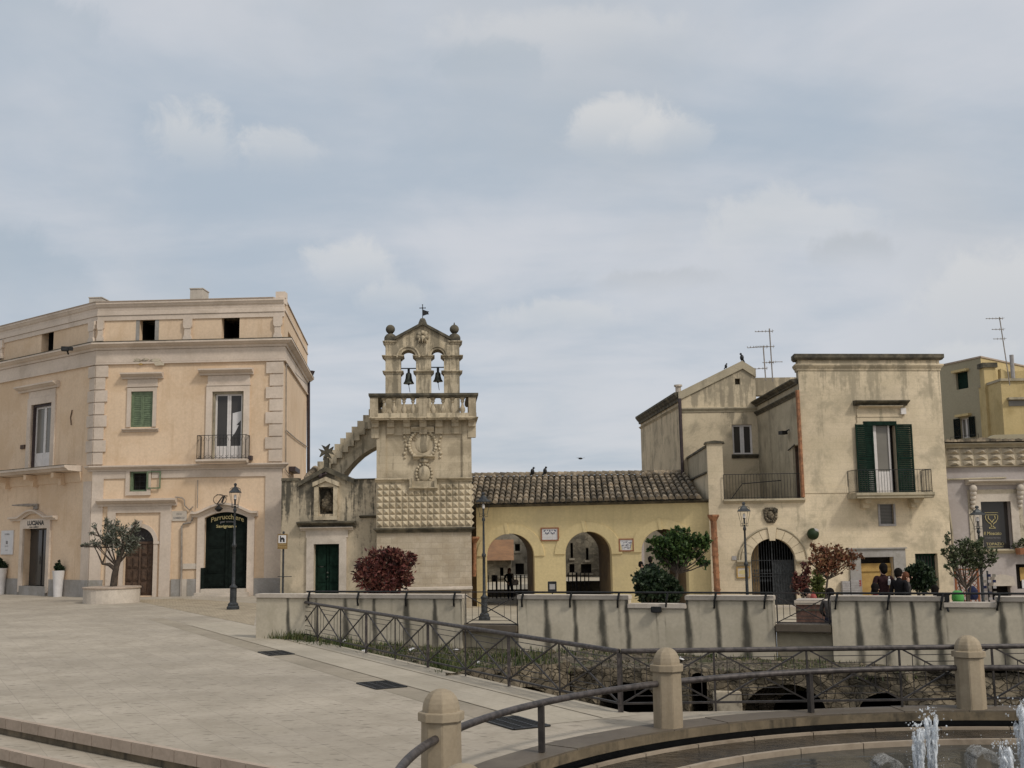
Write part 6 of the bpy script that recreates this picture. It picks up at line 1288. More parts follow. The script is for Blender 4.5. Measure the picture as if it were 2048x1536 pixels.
gate(925, 1034, 1187, 1249, 'cross braced railing filling the left gap between the parapets'); gate(1548, 1659, 1190, 1246, 'cross braced railing filling the right gap between the parapets')
for x0, x1, y, lab in ((926, 1034, 1251, 'stone threshold slab under the left gap railing'), (1548, 1659, 1250, 'stone threshold slab under the right gap railing')):
    a, b = tw_(x0), tw_(x1); z = PW.Vv((x0+x1)/2, y); mb = MB(); mb.box(PW, a, b, z-.16, z+.012, -.6, .10); mb.build('threshold_slab', M['rim'], label=lab, cat='slab', bevel=.02)
    mb = MB(); mb.box(PW, a, b, -1.4, z-.161, -.5, -.16); mb.build('gap_wall', M['sandg'], label=lab.replace('threshold slab', 'dirty wall face').replace('stone ', ''), cat='wall')
# ------------------------------------------------------------------ fountain bollards and rails
bpf = [(.195, 0), (.195, .74), (.197, .745)]
def bollard_mesh(o):
    mb = MB(); R8 = .206; mb.lathe([(R8*1.03, -.02), (R8, .735), (R8, .76)], n=8, rot=math.pi/8); mb.build('shaft', M['bollard'], o, bevel=.008)
    mb = MB(); mb.lathe([(R8+.002, .735), (R8+.034, .742), (R8+.034, .825), (R8-.01, .833)], n=8, rot=math.pi/8); mb.build('collar', M['bollard'], o, bevel=.005)
    mb = MB(); mb.lathe([(.193, .825), (.192, .87), (.182, .92), (.162, .965), (.132, 1.005), (.095, 1.032), (.05, 1.05), (.006, 1.055)], n=8, rot=math.pi/8); mb.build('dome', M['bollard'], o, bevel=.004)
BG = 'bollards round the fountain'
b_ang = [math.atan2(p.y-FC.y, p.x-FC.x) for p in FB]; dA = (b_ang[2]-b_ang[0])/2
bo = local(thing('stone_bollard', 'nearest octagonal stone bollard with domed top on the left of the fountain', 'bollard', (FB[0].x, FB[0].y, .02), b_ang[0], BG)); bollard_mesh(bo)
dup(bo, (FB[1].x, FB[1].y, .02), b_ang[1], 'middle octagonal stone bollard in front of the pit fence corner'); dup(bo, (FB[2].x, FB[2].y, .02), b_ang[2]+.1, 'octagonal stone bollard near the right edge behind the water jets')
p4 = gp(925, 1527, 1.075); b4 = local(dup(bo, (p4.x, p4.y, .02), .3, 'stone bollard of which only the domed top shows at the bottom edge'))
mb = MB(); mb.lathe([(.24, -.45), (.24, -.021)], n=8, rot=math.pi/8); mb.build('pedestal', M['bollard'], b4)
def frail(a0, a1, label, z=.60, cut=.19):
    o = thing('curved_handrail', label, 'handrail', fpt(FR, (a0+a1)/2, .02), group='curved handrails between the bollards'); da = cut/FR*(1 if a1 > a0 else -1); N = 22
    pts = [fpt(FR, a0+da+(a1-a0-2*da)*k/N, z) for k in range(N+1)]; mb = MB(); mb.tube(pts, .043, 10); mb.build('rail', M['brownl'], o, smooth=40)
    p = fpt(FR, (a0+a1)/2, 0); mb = MB(); mb.cube((p.x, p.y, .02+(z-.03)/2), .07, .07, z-.04, a0); mb.build('post', M['brown'], o)
frail(b_ang[0], b_ang[1], 'curved brown handrail between the nearest and the middle bollard'); frail(b_ang[1], b_ang[2], 'curved brown handrail between the middle and the right bollard')
frail(b_ang[0]-dA, b_ang[0], 'curved brown handrail leaving the bottom edge beside the nearest bollard'); frail(b_ang[2], b_ang[2]+dA, 'curved brown handrail leaving the right edge of the picture')
# ------------------------------------------------------------------ fountain basin
def annulus(prof, n=160):
    mb = MB(); vs = []
    for k in range(n):
        t = 2*math.pi*k/n; vs += [fpt(r, t, z) for r, z in prof]
    m_ = len(prof); mb.add(vs, [(k*m_+i, ((k+1) % n)*m_+i, ((k+1) % n)*m_+(i+1) % m_, k*m_+(i+1) % m_) for k in range(n) for i in range(m_)]); return mb
fo = thing('fountain_basin', 'round sunken fountain basin with dark wet rim and stepped stone rings', 'fountain', (FC.x, FC.y, -.8))
mb = MB(); n_ = 46
for k in range(n_):
    t0_, t1_ = 2*math.pi*k/n_+.0006, 2*math.pi*(k+1)/n_-.0006; q_ = [fpt(RI, t0_+(t1_-t0_)*i/4, 0) for i in range(5)]+[fpt(RO, t0_+(t1_-t0_)*i/4, 0) for i in range(4, -1, -1)]; mb.zprism(q_, -.10, .022+.003*((k*7) % 3-1))
mb.build('rim', M['rim'], fo)
annulus([(RI-.004, -.115), (RI-.004, .0), (RI+.01, .0), (RI+.01, -.115)]).build('rim_face', M['rimface'], fo)
annulus([(RI+.25, -.7), (RI+.25, -.101), (RI+.27, -.101), (RI+.27, -.7)]).build('recess_wall', M['shadeblack'], fo)  # shadow gap under the rim lip, painted black
def blocks(r0, r1, z0, z1, n, name):
    mb = MB()
    for k in range(n):
        t0_, t1_ = 2*math.pi*k/n+.0012, 2*math.pi*(k+1)/n-.0012; q_ = [fpt(r, t0_+(t1_-t0_)*i/3, 0) for i in range(4) for r in (r0,)] + [fpt(r1, t0_+(t1_-t0_)*i/3, 0) for i in range(3, -1, -1)]
        mb.zprism(q_, z0, z1)
    mb.build(name, M['ring'], fo)
blocks(RI-.135, RI-.065, -.36, -.19, 44, 'upper_ring'); blocks(RI-1.02, RI-.94, -.5, -.205, 38, 'lower_ring')
wt = annulus([(RI-.95, -.232), (RI+.26, -.222)]); 
mb = MB(); n = 160; mb.add([fpt(r, 2*math.pi*k/n, -.225) for k in range(n) for r in (RI-.945, RI-.14)], [(2*k, 2*((k+1) % n), 2*((k+1) % n)+1, 2*k+1) for k in range(n)]); mb.build('upper_water', M['water'], kind='structure')
mb = MB(); mb.add([fpt(r, 2*math.pi*k/n, -.26) for k in range(n) for r in (RI-.07, RI+.26)], [(2*k, 2*((k+1) % n), 2*((k+1) % n)+1, 2*k+1) for k in range(n)]); mb.build('gutter_water', M['shadeblack'], kind='structure')  # water under the lip, coloured black like the shadow gap
mb = MB(); mb.add([fpt(RI-1.015, 2*math.pi*k/n, -.275) for k in range(n)], [tuple(range(n))]); mb.build('pool_water', M['water2'], kind='structure')
# water jets
def jet(px, ytop, Y, wpx, label, seed, plume=True):
    rr = random.Random(seed); top = at(px, ytop, Y); m_ = mpp(Y); o = thing('water_jet', label, 'water jet', (top.x, top.y, -.34), group='fountain jets'); H = top.z+.34; w0 = wpx*m_/2*1.4
    mb = MB()
    for k in range(22):             # thin ragged threads of water twisting upwards
        ph = rr.uniform(0, 6.28); e = rr.uniform(.62, 1.0); off = rr.uniform(.1, .75)*w0; pts = []; rad = []
        for i in range(22):
            t = e*i/21; sp_ = off*(.45+.75*t); a = ph+t*rr.uniform(1.0, 1.6)
            pts.append(V((top.x+sp_*math.cos(a)+w0*.12*mnoise.noise(V((t*9, k, seed))), top.y+sp_*math.sin(a), -.34+H*t))); rad.append(w0*(.10+.18*abs(mnoise.noise(V((t*14, k*3.1, seed))))+.12*t*t))
        rad[-1] *= .3; mb.tube(pts, rad, 6)
    mb.build('water_column', M['foam'], o, smooth=70)
    mb = MB()
    for k in range(150):
        t = rr.random()**.5; r = abs(rr.gauss(0, .75))*w0*(.5+.8*t); a = rr.uniform(0, 6.28); mb.lathe([(.001, -1.4*(q := rr.uniform(.003, .011))), (q, -.4*q), (q*.9, .5*q), (.001, q)], (top.x+r*math.cos(a), top.y+r*math.sin(a), -.3+H*(.35+.66*t)), 5)
    for k in range(70):
        a = rr.uniform(0, 6.28); r = w0*rr.uniform(1, 4); q = rr.uniform(.002, .006); mb.lathe([(.001, -q), (q, 0), (.001, q)], (top.x+r*math.cos(a), top.y+r*math.sin(a), -.3+H*rr.uniform(.0, .75)), 5)
    mb.build('droplets', M['foam'], o, smooth=70, kind='stuff')
jet(1859, 1424, 12.4, 25, 'tallest white water jet left of the right bollard', 3); jet(1834, 1455, 12.2, 22, 'shorter white water jet just left of the tallest one', 5)
jet(2044, 1408, 12.6, 34, 'white water jet cut off by the right edge', 8); jet(2012, 1490, 12.0, 28, 'low white water jet beside the right edge', 12)
def bellwater(px, ytop, Y, wpx, label):
    top = at(px, ytop, Y); m_ = mpp(Y); R = wpx*m_/2; o = thing('water_arc', label, 'water jet', (top.x, top.y, top.z-R*1.2), group='arched water spouts'); mb = MB()
    for k in range(10):
        a0 = -.16+.032*k; pts = [V((top.x-R*math.cos(t*math.pi/14)*(1-.02*k), top.y+a0, top.z-R+R*math.sin(t*math.pi/14)*(1.0-.015*(k % 3)))) for t in range(-3, 15)]; mb.tube(pts, .020, 6)
    mb.build('sheet', M['thinwater'], o, smooth=60)
bellwater(1770, 1514, 11.6, 50, 'arched translucent water spout at the bottom edge left of the jets'); bellwater(1960, 1497, 11.8, 48, 'arched translucent water spout at the bottom edge right of the jets')
# ------------------------------------------------------------------ gratings
def grating(px, py, label, L=.98, W=.56):
    c = gp(px, py); o = local(thing('drain_grate', label, 'grate', (c.x, c.y, .0), math.atan2(rd.y, rd.x), 'drain grates along the gutter'))
    mb = MB()
    for sx_, sy_, w_, h_ in ((0, W/2, L, .04), (0, -W/2, L, .04), (L/2, 0, .04, W), (-L/2, 0, .04, W)): mb.cube((sx_, sy_, .012), w_, h_, .02)
    for k in range(1, 12): mb.cube((-L/2+L*k/12, 0, .011), .022, W, .016)
    for k in range(1, 3): mb.cube((0, -W/2+W*k/3, .0115), L, .03, .017)
    mb.build('bars', M['iron'], o)
    mb = MB(); mb.quad(V((-L/2, -W/2, .0065)), V((L/2, -W/2, .0065)), V((L/2, W/2, .0065)), V((-L/2, W/2, .0065))); mb.build('pit', M['shadeblack'], o)  # flat black sheet stands in for the shaded drain
grating(552, 1307, 'farthest iron drain grate near the parapet end'); grating(763, 1371, 'iron drain grate in the middle of the gutter line'); grating(1030, 1447, 'nearest iron drain grate behind the first curved handrail')
# ------------------------------------------------------------------ street lamps
def lamp_parts(o):
    mb = MB(); mb.lathe([(.24, 0), (.24, .10), (.20, .14), (.20, .20), (.15, .26)], n=8, rot=math.pi/8); mb.build('base', M['lampiron'], o)
    mb = MB(); mb.lathe([(.125, .24), (.125, .78), (.15, .80), (.15, .84), (.08, .90), (.062, .95), (.058, 1.7), (.055, 2.3), (.085, 2.34), (.085, 2.40), (.05, 2.46), (.042, 3.2), (.038, 3.62), (.065, 3.66), (.065, 3.72), (.03, 3.80), (.06, 3.86)], n=10); mb.build('post', M['lampiron'], o, smooth=40)
    mb = MB(); zb, zt, rb, rt = 3.90, 4.36, .15, .27
    cs = [(math.cos(math.pi/4+k*math.pi/2), math.sin(math.pi/4+k*math.pi/2)) for k in range(4)]
    for k in range(4):
        c, d = cs[k], cs[(k+1) % 4]; mb.bar((c[0]*rb, c[1]*rb, zb), (c[0]*rt, c[1]*rt, zt), .012); mb.bar((c[0]*rb, c[1]*rb, zb), (d[0]*rb, d[1]*rb, zb), .013); mb.bar((c[0]*rt, c[1]*rt, zt), (d[0]*rt, d[1]*rt, zt), .014); mb.tube([(c[0]*.05, c[1]*.05, 3.80), (c[0]*.16, c[1]*.16, 3.80), (c[0]*rb, c[1]*rb, zb)], .012, 5)
        mb.tube([(c[0]*rt*.9, c[1]*rt*.9, zt), (c[0]*rt*.86, c[1]*rt*.86, zt+.14), (c[0]*.12, c[1]*.12, zt+.19)], .010, 5)
    mb.lathe([(.035, 3.88), (.035, 4.06), (.05, 4.08), (.045, 4.24), (.02, 4.26)], n=8); fr_ = mb.build('lantern', M['lampiron'], o)
    mb = MB(); mb.lathe([(rt*1.08, zt), (rt*1.05, zt+.03), (.17, zt+.10), (.12, zt+.17), (.06, zt+.22), (.045, zt+.25), (.075, zt+.28), (.07, zt+.33), (.02, zt+.36)], n=4, rot=math.pi/4); mb.build('lantern_roof', M['lampiron'], o)
    mb = MB(); mb.lathe([(.045, 4.08), (.055, 4.15), (.05, 4.25), (.02, 4.28)], n=8); mb.build('bulb', M['white'], fr_)
def ylamp(px, py, z):             # depth of the ground height z at a pixel
    p = gp(px, py, z); return p
l1 = gp(466, 1219, 0); la = local(thing('street_lamp', 'black iron street lamp in front of the dark hairdresser door', 'street lamp', (l1.x, l1.y, 0), .1, 'iron street lamps')); lamp_parts(la)
hh1 = l1.y*248/FPX; la.scale = (hh1/4.72,)*3
l2 = gp(969, 1240, -.5); dup(la, (l2.x, l2.y, terr(l2.x, l2.y)), .75, 'black iron street lamp behind the left parapet gap by the yellow portico', scale=(hh1/4.72*.95, hh1/4.72*.95, l2.y*250/FPX/4.72))
l3 = at(1493, 1150, 38); h3 = EYE.z+(1069-1005)*38/FPX-terr(l3.x, l3.y); dup(la, (l3.x, l3.y, terr(l3.x, l3.y)), .05, 'black iron street lamp left of the arched iron gate', scale=(h3/4.72,)*3)
l4 = at(1963, 1150, 37.5); h4 = EYE.z+(1062-1012)*37.5/FPX-terr(l4.x, l4.y); dup(la, (l4.x, l4.y, terr(l4.x, l4.y)), .05, 'black iron street lamp in front of the lilac shop window', scale=(h4/4.72*1.1, h4/4.72*1.1, h4/4.72))
# ------------------------------------------------------------------ planter, pots, sign post
pc = gp(223, 1205); pl_ = thing('stone_planter', 'low round pale stone planter holding the olive tree', 'planter', (pc.x, pc.y, 0)); rpl = 54*mpp(pc.y)
mb = MB(); mb.lathe([(rpl*.99, 0), (rpl*.99, .62)], (pc.x, pc.y, 0), 28); mb.build('wall', M['coping'], pl_)
mb = MB(); mb.lathe([(rpl*1.0, .621), (rpl*1.03, .63), (rpl*1.03, .69), (rpl*.9, .70)], (pc.x, pc.y, 0), 28); mb.build('rim', M['kerb'], pl_); mb = MB(); mb.lathe([(rpl*.9, .66), (.01, .71)], (pc.x, pc.y, .0), 24); mb.build('soil', M['rubble'], pl_)
def pot(px, py, Y, label):
    p = at(px, py, Y); o = thing('white_pot', label, 'pot', (p.x, p.y, 0), group='tall white pots by the shop door'); s = mpp(Y); mb = MB(); mb.lathe([(8*s, 0), (8.5*s, 10*s), (9.5*s, 30*s), (11.3*s, 46*s), (11.8*s, 51*s), (10.6*s, 51*s), (10*s, 48*s)], (p.x, p.y, 0), 18); mb.build('pot_body', M['potwhite'], o, smooth=45); return p, 50*s
SIGNP = at(565, 1190, 45)
so = thing('sign_post', 'brown tourist sign with black church symbol on a thin post', 'sign', (SIGNP.x, SIGNP.y, 0)); SF = Fac((SIGNP.x-1, SIGNP.y), (SIGNP.x+1, SIGNP.y)); su = lambda x, y: SF.uv(x, y)
mb = MB(); mb.tube([(SIGNP.x, SIGNP.y+.05, 0), (SIGNP.x, SIGNP.y+.05, su(565, 1066)[1])], .04, 8); mb.ball((SIGNP.x, SIGNP.y+.05, su(565, 1065)[1]), .05, n=6); mb.build('post', M['lampiron'], so)
a, b, c, d = SF.rect(555.5, 1068, 575, 1098); mb = MB(); mb.box(SF, a, b, c, d, -.0, .03); pn = mb.build('panel', M['signbrown'], so)
a2, b2, c2, d2 = SF.rect(557.3, 1070.5, 572.5, 1086); mb = MB(); mb.box(SF, a2, b2, c2, d2, .031, .036); wp2 = mb.build('white_field', M['paper'], so)
mb = MB(); w_, h_ = b2-a2, d2-c2; X = lambda x, y: (a2+w_*x, c2+h_*y)
mb.prism(SF, [X(.2, .13), X(.42, .13), X(.42, .36), X(.5, .5), X(.58, .36), X(.58, .13), X(.82, .13), X(.82, .5), X(.68, .68), X(.5, .74), X(.33, .66), X(.33, .92), X(.2, .92)], .037, .042); mb.build('symbol', M['ink'], wp2)
textmesh('CHIESA', SF, (a+b)/2, c+.16, .03, .30, M['signtan'], pn, height=.06); textmesh('MATER DOMINI', SF, (a+b)/2, c+.06, .03, .32, M['signtan'], pn, height=.05)
mb = MB(); mb.tube([(SIGNP.x-.2, SIGNP.y, su(565, 1153)[1]), (SIGNP.x+.36, SIGNP.y, su(565, 1153)[1]-.01)], .015, 5); mb.build('cross_bar', M['lampiron'], so)
# spot lamps on the parapet, boxes, bin, rack, trellis
q = PW.P(tw_(1090), 0, -.6); zq = PW.Vv(1090, 1186, -.6); mb = MB(); mb.cube((q.x, q.y, zq+.16), .22, .14, .26); mb.tube([(q.x, q.y, zq-.3), (q.x, q.y, zq+.05)], .02, 6); o = mb.build('spot_lamp', M['iron'], label='black spot lamp standing behind the middle parapet under the tile plaque', cat='spot lamp', bevel=.015)
mb = MB(); mb.cube((q.x, q.y-.074, zq+.16), .14, .01, .13); mb.build('lens', M['boxgrey'], o)
q = PW.P(tw_(1313), ZT-.33, .08); mb = MB(); mb.cube(q, .24, .16, .14, -.34); mb.build('spot_lamp', M['iron'], label='black flat spot lamp fixed to the lowered parapet below the dark bush', cat='spot lamp', bevel=.015)
q = PW.P(tw_(1886), ZT-.03, -.1); mb = MB(); mb.cube(q, .26, .2, .2, -.34); mb.tube([q, q+V((.03, -.2, -.3))], .03, 6); mb.build('spot_lamp', M['iron'], label='black box lamp on the right parapet beside the green bin', cat='spot lamp', bevel=.02)
p = at(1916, 1200, 28.2); zg = terr(p.x, p.y); zt = EYE.z-(1178-1063)*p.y/FPX; mb = MB(); mb.lathe([(.115, zg), (.13, zt-.24), (.145, zt-.23), (.145, zt-.16), (.125, zt-.05), (.07, zt-.005), (.01, zt)], (p.x, p.y, 0), 16); o = mb.build('litter_bin', M['bin'], label='bright green round topped litter bin behind the right parapet', cat='bin', smooth=40)
mb = MB(); mb.tube([(p.x-.3, p.y, zg), (p.x-.3, p.y, zt-.08), (p.x-.19, p.y, zt-.1)], .025, 6); mb.build('bracket', M['iron'], o)
o = thing('gas_meter_box', 'pair of grey ribbed meter boxes on the wall beside the boarded doorway', 'box', S4.P(S4.U(1692, 1165), .3, .05))
for x0, x1 in ((1681, 1696), (1698, 1716)):
    r = S4.rect(x0, 1162 if x0 < 1690 else 1160, x1, 1190); mb = MB(); mb.box(S4, r[0], r[1], r[2]-.3, r[3], .05, .25)
    for k in range(6): mb.box(S4, r[0]-.01, r[1]+.01, r[2]+(r[3]-r[2])*k/6, r[2]+(r[3]-r[2])*k/6+.03, .24, .262)
    mb.build('box', M['boxgrey'], o)
r = S4.rect(1714, 1160, 1718, 1172); mb = MB(); mb.box(S4, *r, .05, .26); mb.build('red_tag', M['red'], o)
p = at(1977, 1180, 36); o = thing('postcard_rack', 'tall postcard rack full of cards in front of the lilac shop', 'rack', (p.x, p.y, terr(p.x, p.y))); zz = terr(p.x, p.y); zt = EYE.z-(1140-1062)*p.y/FPX
mb = MB(); mb.tube([(p.x, p.y, zz), (p.x, p.y, zt)], .03, 6); mb.lathe([(.25, zz), (.25, zz+.03)], (p.x, p.y, 0), 10); mb.build('stand', M['lampiron'], o)
rr = random.Random(2)
for col, off in (('boxgrey', 0), ('glassg', 1), ('navy', 2)):
    mb = MB()
    for k in range(8):
        for s_ in (-1, 0, 1):
            if (k+s_+off) % 3: continue
            mb.cube((p.x+s_*.15, p.y-.12-.01*rr.random(), zz+.45+(zt-zz-.5)*k/7.5), .10, .02, .085)
    mb.build('cards', M[col], o)
p = at(1935, 1180, 40); zz = terr(p.x, p.y); zt = EYE.z-(1136-1063)*p.y/FPX; o = thing('trellis', 'orange wooden trellis panel behind the small right hand tree', 'trellis', (p.x, p.y, zz)); F = Fac((p.x-.42, p.y), (p.x+.42, p.y)); mb = MB()
mb.box(F, 0, .06, zz, zt, -.03, .03); mb.box(F, .78, .84, zz, zt, -.03, .03); mb.box(F, .06, .78, zt-.06, zt, -.03, .028); mb.box(F, .06, .78, zz+.1, zz+.16, -.03, .028); mb.build('frame', M['lattice'], o)
mb = MB(); H = zt-zz
for k in range(-4, 14):
    for s_ in (1, -1):
        z0 = zz+.18*k
        pts = [(x, z0+(x if s_ > 0 else .84-x)*1.0) for x in (.04, .8)]; pts = [(x, min(zt-.03, max(zz+.12, z))) for x, z in pts]
        if abs(pts[0][1]-pts[1][1]) > .2: mb.bar(F.P(pts[0][0], pts[0][1], .012*s_), F.P(pts[1][0], pts[1][1], .012*s_), .02)
mb.build('lattice', M['lattice'], o)
a, b = tw_(1590), tw_(1662); F = PW.off(-4.2); u0_, u1_ = F.U(1592, 1225), F.U(1690, 1225); zc_ = F.Vv(1625, 1209); zb_ = terr(F.P(u0_, 0).x, F.P(u0_, 0).y)
o = thing('box_planter', 'long reddish brown box planter behind the right parapet gap', 'planter', F.P((u0_+u1_)/2, zb_)); mb = MB(); mb.box(F, u0_, u1_, zb_-.1, zc_, -1.2, 0); mb.build('box', M['boxbrown'], o); mb = MB(); mb.box(F, u0_-.03, u1_+.03, zc_+.001, zc_+.10, -1.23, .03); mb.build('rim', M['coping'], o); mb = MB(); mb.box(F, u0_, u1_, zc_-.16, zc_-.12, 0, .02); mb.build('groove', M['dark'], o)
# ------------------------------------------------------------------ antennas
def antenna(base, ztop, arms, label, lean=0.0):
    o = thing('roof_antenna', label, 'antenna', base, group='roof antennas'); mb = MB(); t = V((base[0]+lean, base[1], ztop)); mb.tube([base, t], .032, 6); mb.build('mast', M['pipe'], o)
    for f, L, n, tilt in arms:
        c = V(base)+(t-V(base))*f; mb = MB(); mb.tube([c+V((-L, 0, -tilt)), c+V((L*.25, 0, tilt*.2))], .018, 5)
        for k in range(n): p = c+V((-L+L*1.2*k/max(1, n-1), 0, 0)); e = .10+.16*k/max(1, n-1); mb.tube([p+V((0, -e, -.02)), p+V((0, e, .02))], .012, 4); mb.tube([p+V((0, 0, -e*.35)), p+V((0, 0, e*.35))], .012, 4)
        mb.build('array', M['pipe'], o)
p = at(1545, 752, 58); antenna((p.x, p.y, p.z-.3), at(1542, 657, 58).z, [(.95, .75, 6, .02), (.66, .78, 7, .02), (.36, .45, 4, 0), (.37, -.55, 3, 0)], 'taller of the two antennas on the gabled stone roof', -.05)
p = at(1531, 750, 57); antenna((p.x, p.y, p.z-.3), at(1528, 692, 57).z, [(.98, .82, 7, .05), (.36, .5, 4, .03)], 'shorter antenna with a long boom on the gabled stone roof', -.05)
p = at(2019, 760, 62); antenna((p.x, p.y, p.z-.3), at(2008, 634, 62).z, [(.98, .75, 6, 0), (.82, .5, 4, 0), (.68, .5, 4, 0)], 'tall leaning antenna on the ochre building roof', -.3)
# ------------------------------------------------------------------ birds
def bird(px, py, Y, label, s=1.0, lean=.5, rz=0):
    p = at(px, py, Y); o = local(thing('pigeon', label, 'bird', p, rz, 'birds on the roofs')); mb = MB(); mb.ball((0, 0, .14*s), .085*s, sx=1.0, sy=.9, sz=1.5, n=8); mb.ball((.05*s, 0, .29*s), .048*s, n=7); mb.tube([(.08*s, 0, .29*s), (.12*s, 0, .28*s)], [.014*s, .003], 5); mb.tube([(-.03*s, 0, .08*s), (-.13*s, 0, -.04*s)], [.045*s, .02*s], 6)
    for y in (-.03, .03): mb.tube([(.01*s, y*s, .05*s), (.02*s, y*s, 0)], .009*s, 4)
    mb.build('body', M['iron'], o, smooth=60); return o
bird(1065, 950, 58.4, 'left dark pigeon perched on the tiled portico ridge', 1.25); bird(1090, 949, 58.4, 'right dark pigeon perched on the tiled portico ridge', 1.25, rz=.4); bird(1484, 722, 55.3, 'dark pigeon perched on the gable tip of the stone building', 1.2, rz=3.6); bird(1452, 737, 55.4, 'small dark pigeon on the sloping gable coping', .8)
p = at(1161, 917, 80); o = thing('flying_bird', 'tiny dark bird gliding in the sky above the portico', 'bird', p); mb = MB(); mb.ball(p, .07, sx=2.2, n=6)
for s_ in (-1, 1): mb.add([p+V((-.05, 0, .02)), p+V((.1, 0, .02)), p+V((.12+s_*.12, s_*.1, .06)), p+V((s_*.36, s_*.1, .04))], [(0, 1, 2, 3)])
mb.build('body', M['iron'], o)
# ------------------------------------------------------------------ trees and shrubs
def foliage(blobs, n, size, rr, shell=.55, elong=1.8, clump=7, cs=.16):
    mb = MB(); tot = sum(b[1]**2 for b in blobs)
    for c, r, *sq in blobs:
        c = V(c); sz = sq[0] if sq else 1.0; k_ = max(1, int(n*r*r/tot/clump))
        for _ in range(k_):
            d = V((rr.gauss(0, 1), rr.gauss(0, 1), rr.gauss(0, 1))).normalized(); rad = r*(shell+(1-shell)*rr.random()**.6)*rr.uniform(.75, 1.08); q = c+V((d.x*rad, d.y*rad, d.z*rad*sz)); tw = (d+V((0, 0, .35))).normalized()
            for _ in range(clump):
                p = q+V((rr.gauss(0, cs), rr.gauss(0, cs), rr.gauss(0, cs)))*r; ax = (tw+V((rr.gauss(0, .6), rr.gauss(0, .6), rr.gauss(0, .6)))).normalized(); sd = ax.cross(V((rr.gauss(0, 1), rr.gauss(0, 1), rr.gauss(0, 1)))).normalized(); s = size*rr.uniform(.6, 1.25); nn = ax.cross(sd)*s*.18
                mb.add([p-ax*s*elong/2, p+sd*s*.5+nn, p+ax*s*elong/2, p-sd*s*.5+nn], [(0, 1, 2, 3)])
    return mb
def tree(name, label, base, trunk, blobs, mat, n, size, seed, r0=.08, cat='tree', elong=1.8, shell=.35, clump=7, cs=.16, fork=None, limb=.5):
    rr = random.Random(seed); base = V(base); o = thing(name, label, cat, base); mb = MB(); pts = [base-V((0, 0, .1))]+[base+V(t) for t in trunk]; N = len(pts)
    mb.tube(pts, [r0*(1-.45*i/(N-1)) for i in range(N)], 8); tip = pts[-1]; f = pts[fork] if fork else tip
    for i, (c, r, *q_) in enumerate(blobs):
        c = V(c); s = tip if i % 2 == 0 else f; m_ = s.lerp(c, .5)+V((rr.gauss(0, .06), rr.gauss(0, .06), -.05)); mb.tube([s, m_, c], [r0*limb, r0*limb*.6, r0*.1], 6)
        for _ in range(5):
            d = V((rr.gauss(0, 1), rr.gauss(0, 1), rr.gauss(0, .8))).normalized(); mb.tube([m_.lerp(c, rr.random()), c+d*r*.85], [r0*.3*limb, r0*.05], 4)
    mb.build('trunk', M['bark'], o, smooth=60); foliage(blobs, n, size, rr, shell, elong, clump, cs).build('crown', M[mat], o, fixn=False); return o
def B(Y, *items):            # pixel blobs at depth Y -> world blobs
    m_ = mpp(Y); rr = random.Random(int(Y*10)); out = []
    for it in items: x, y, r = it[:3]; p = at(x, y, Y); out.append((V((p.x, p.y+rr.uniform(-.7, .7)*r*m_, p.z)), r*m_, it[3] if len(it) > 3 else .85))
    return out
Yo = pc.y
tree('olive_tree', 'small grey green olive tree with a forked trunk in the round planter', (pc.x+.05, pc.y, .68), [(.05, 0, .5), (.12, 0, .9), (.25, 0, 1.3), (.42, 0, 1.75)],
     B(Yo, (224, 1072, 17), (210, 1082, 13), (233, 1086, 12), (187, 1052, 6), (184, 1066, 5), (185, 1086, 8), (173, 1092, 7), (196, 1088, 7), (215, 1052, 10), (228, 1055, 9), (245, 1062, 12), (256, 1075, 15), (268, 1055, 9), (262, 1092, 14), (250, 1098, 12), (212, 1040, 6), (232, 1044, 6), (272, 1078, 9), (240, 1105, 8), (272, 1044, 5), (163, 1091, 4)), 'olive', 2300, .054, 3, .16, elong=3.2, shell=.05, clump=5, cs=.34, fork=2, limb=.24)
tw2 = at(205, 1128, Yo)
mb = MB(); b0_ = V((pc.x+.1, pc.y, 1.45)); mb.tube([b0_, b0_.lerp(tw2, .5)+V((0, 0, .1)), tw2, at(195, 1105, Yo), at(186, 1090, Yo)], [.10, .085, .05, .025, .012], 7); mb.tube([tw2, at(212, 1105, Yo), at(216, 1085, Yo)], [.04, .02, .01], 6); mb.build('side_limb', M['bark'], [o_ for o_ in bpy.data.objects if o_.name == 'olive_tree'][0], smooth=60)
def grd(px, Y): p = at(px, 1190, Y); return (p.x, p.y, terr(p.x, p.y))
tree('red_shrub', 'rounded dark red leaved shrub behind the left parapet in front of the tower', grd(772, 34), [(0, 0, .3), (0, 0, .6)],
     B(34, (770, 1155, 40), (742, 1150, 30), (800, 1150, 30), (768, 1128, 34), (735, 1128, 20), (808, 1125, 22), (785, 1112, 20), (752, 1115, 20), (782, 1104, 9), (820, 1112, 12), (722, 1135, 12), (728, 1160, 18), (812, 1160, 14), (775, 1095, 5), (747, 1105, 7), (800, 1106, 8), (828, 1118, 6), (715, 1148, 6), (765, 1175, 34)), 'redleaf', 4600, .068, 11, .07, 'shrub', 2.4, .35, cs=.2)
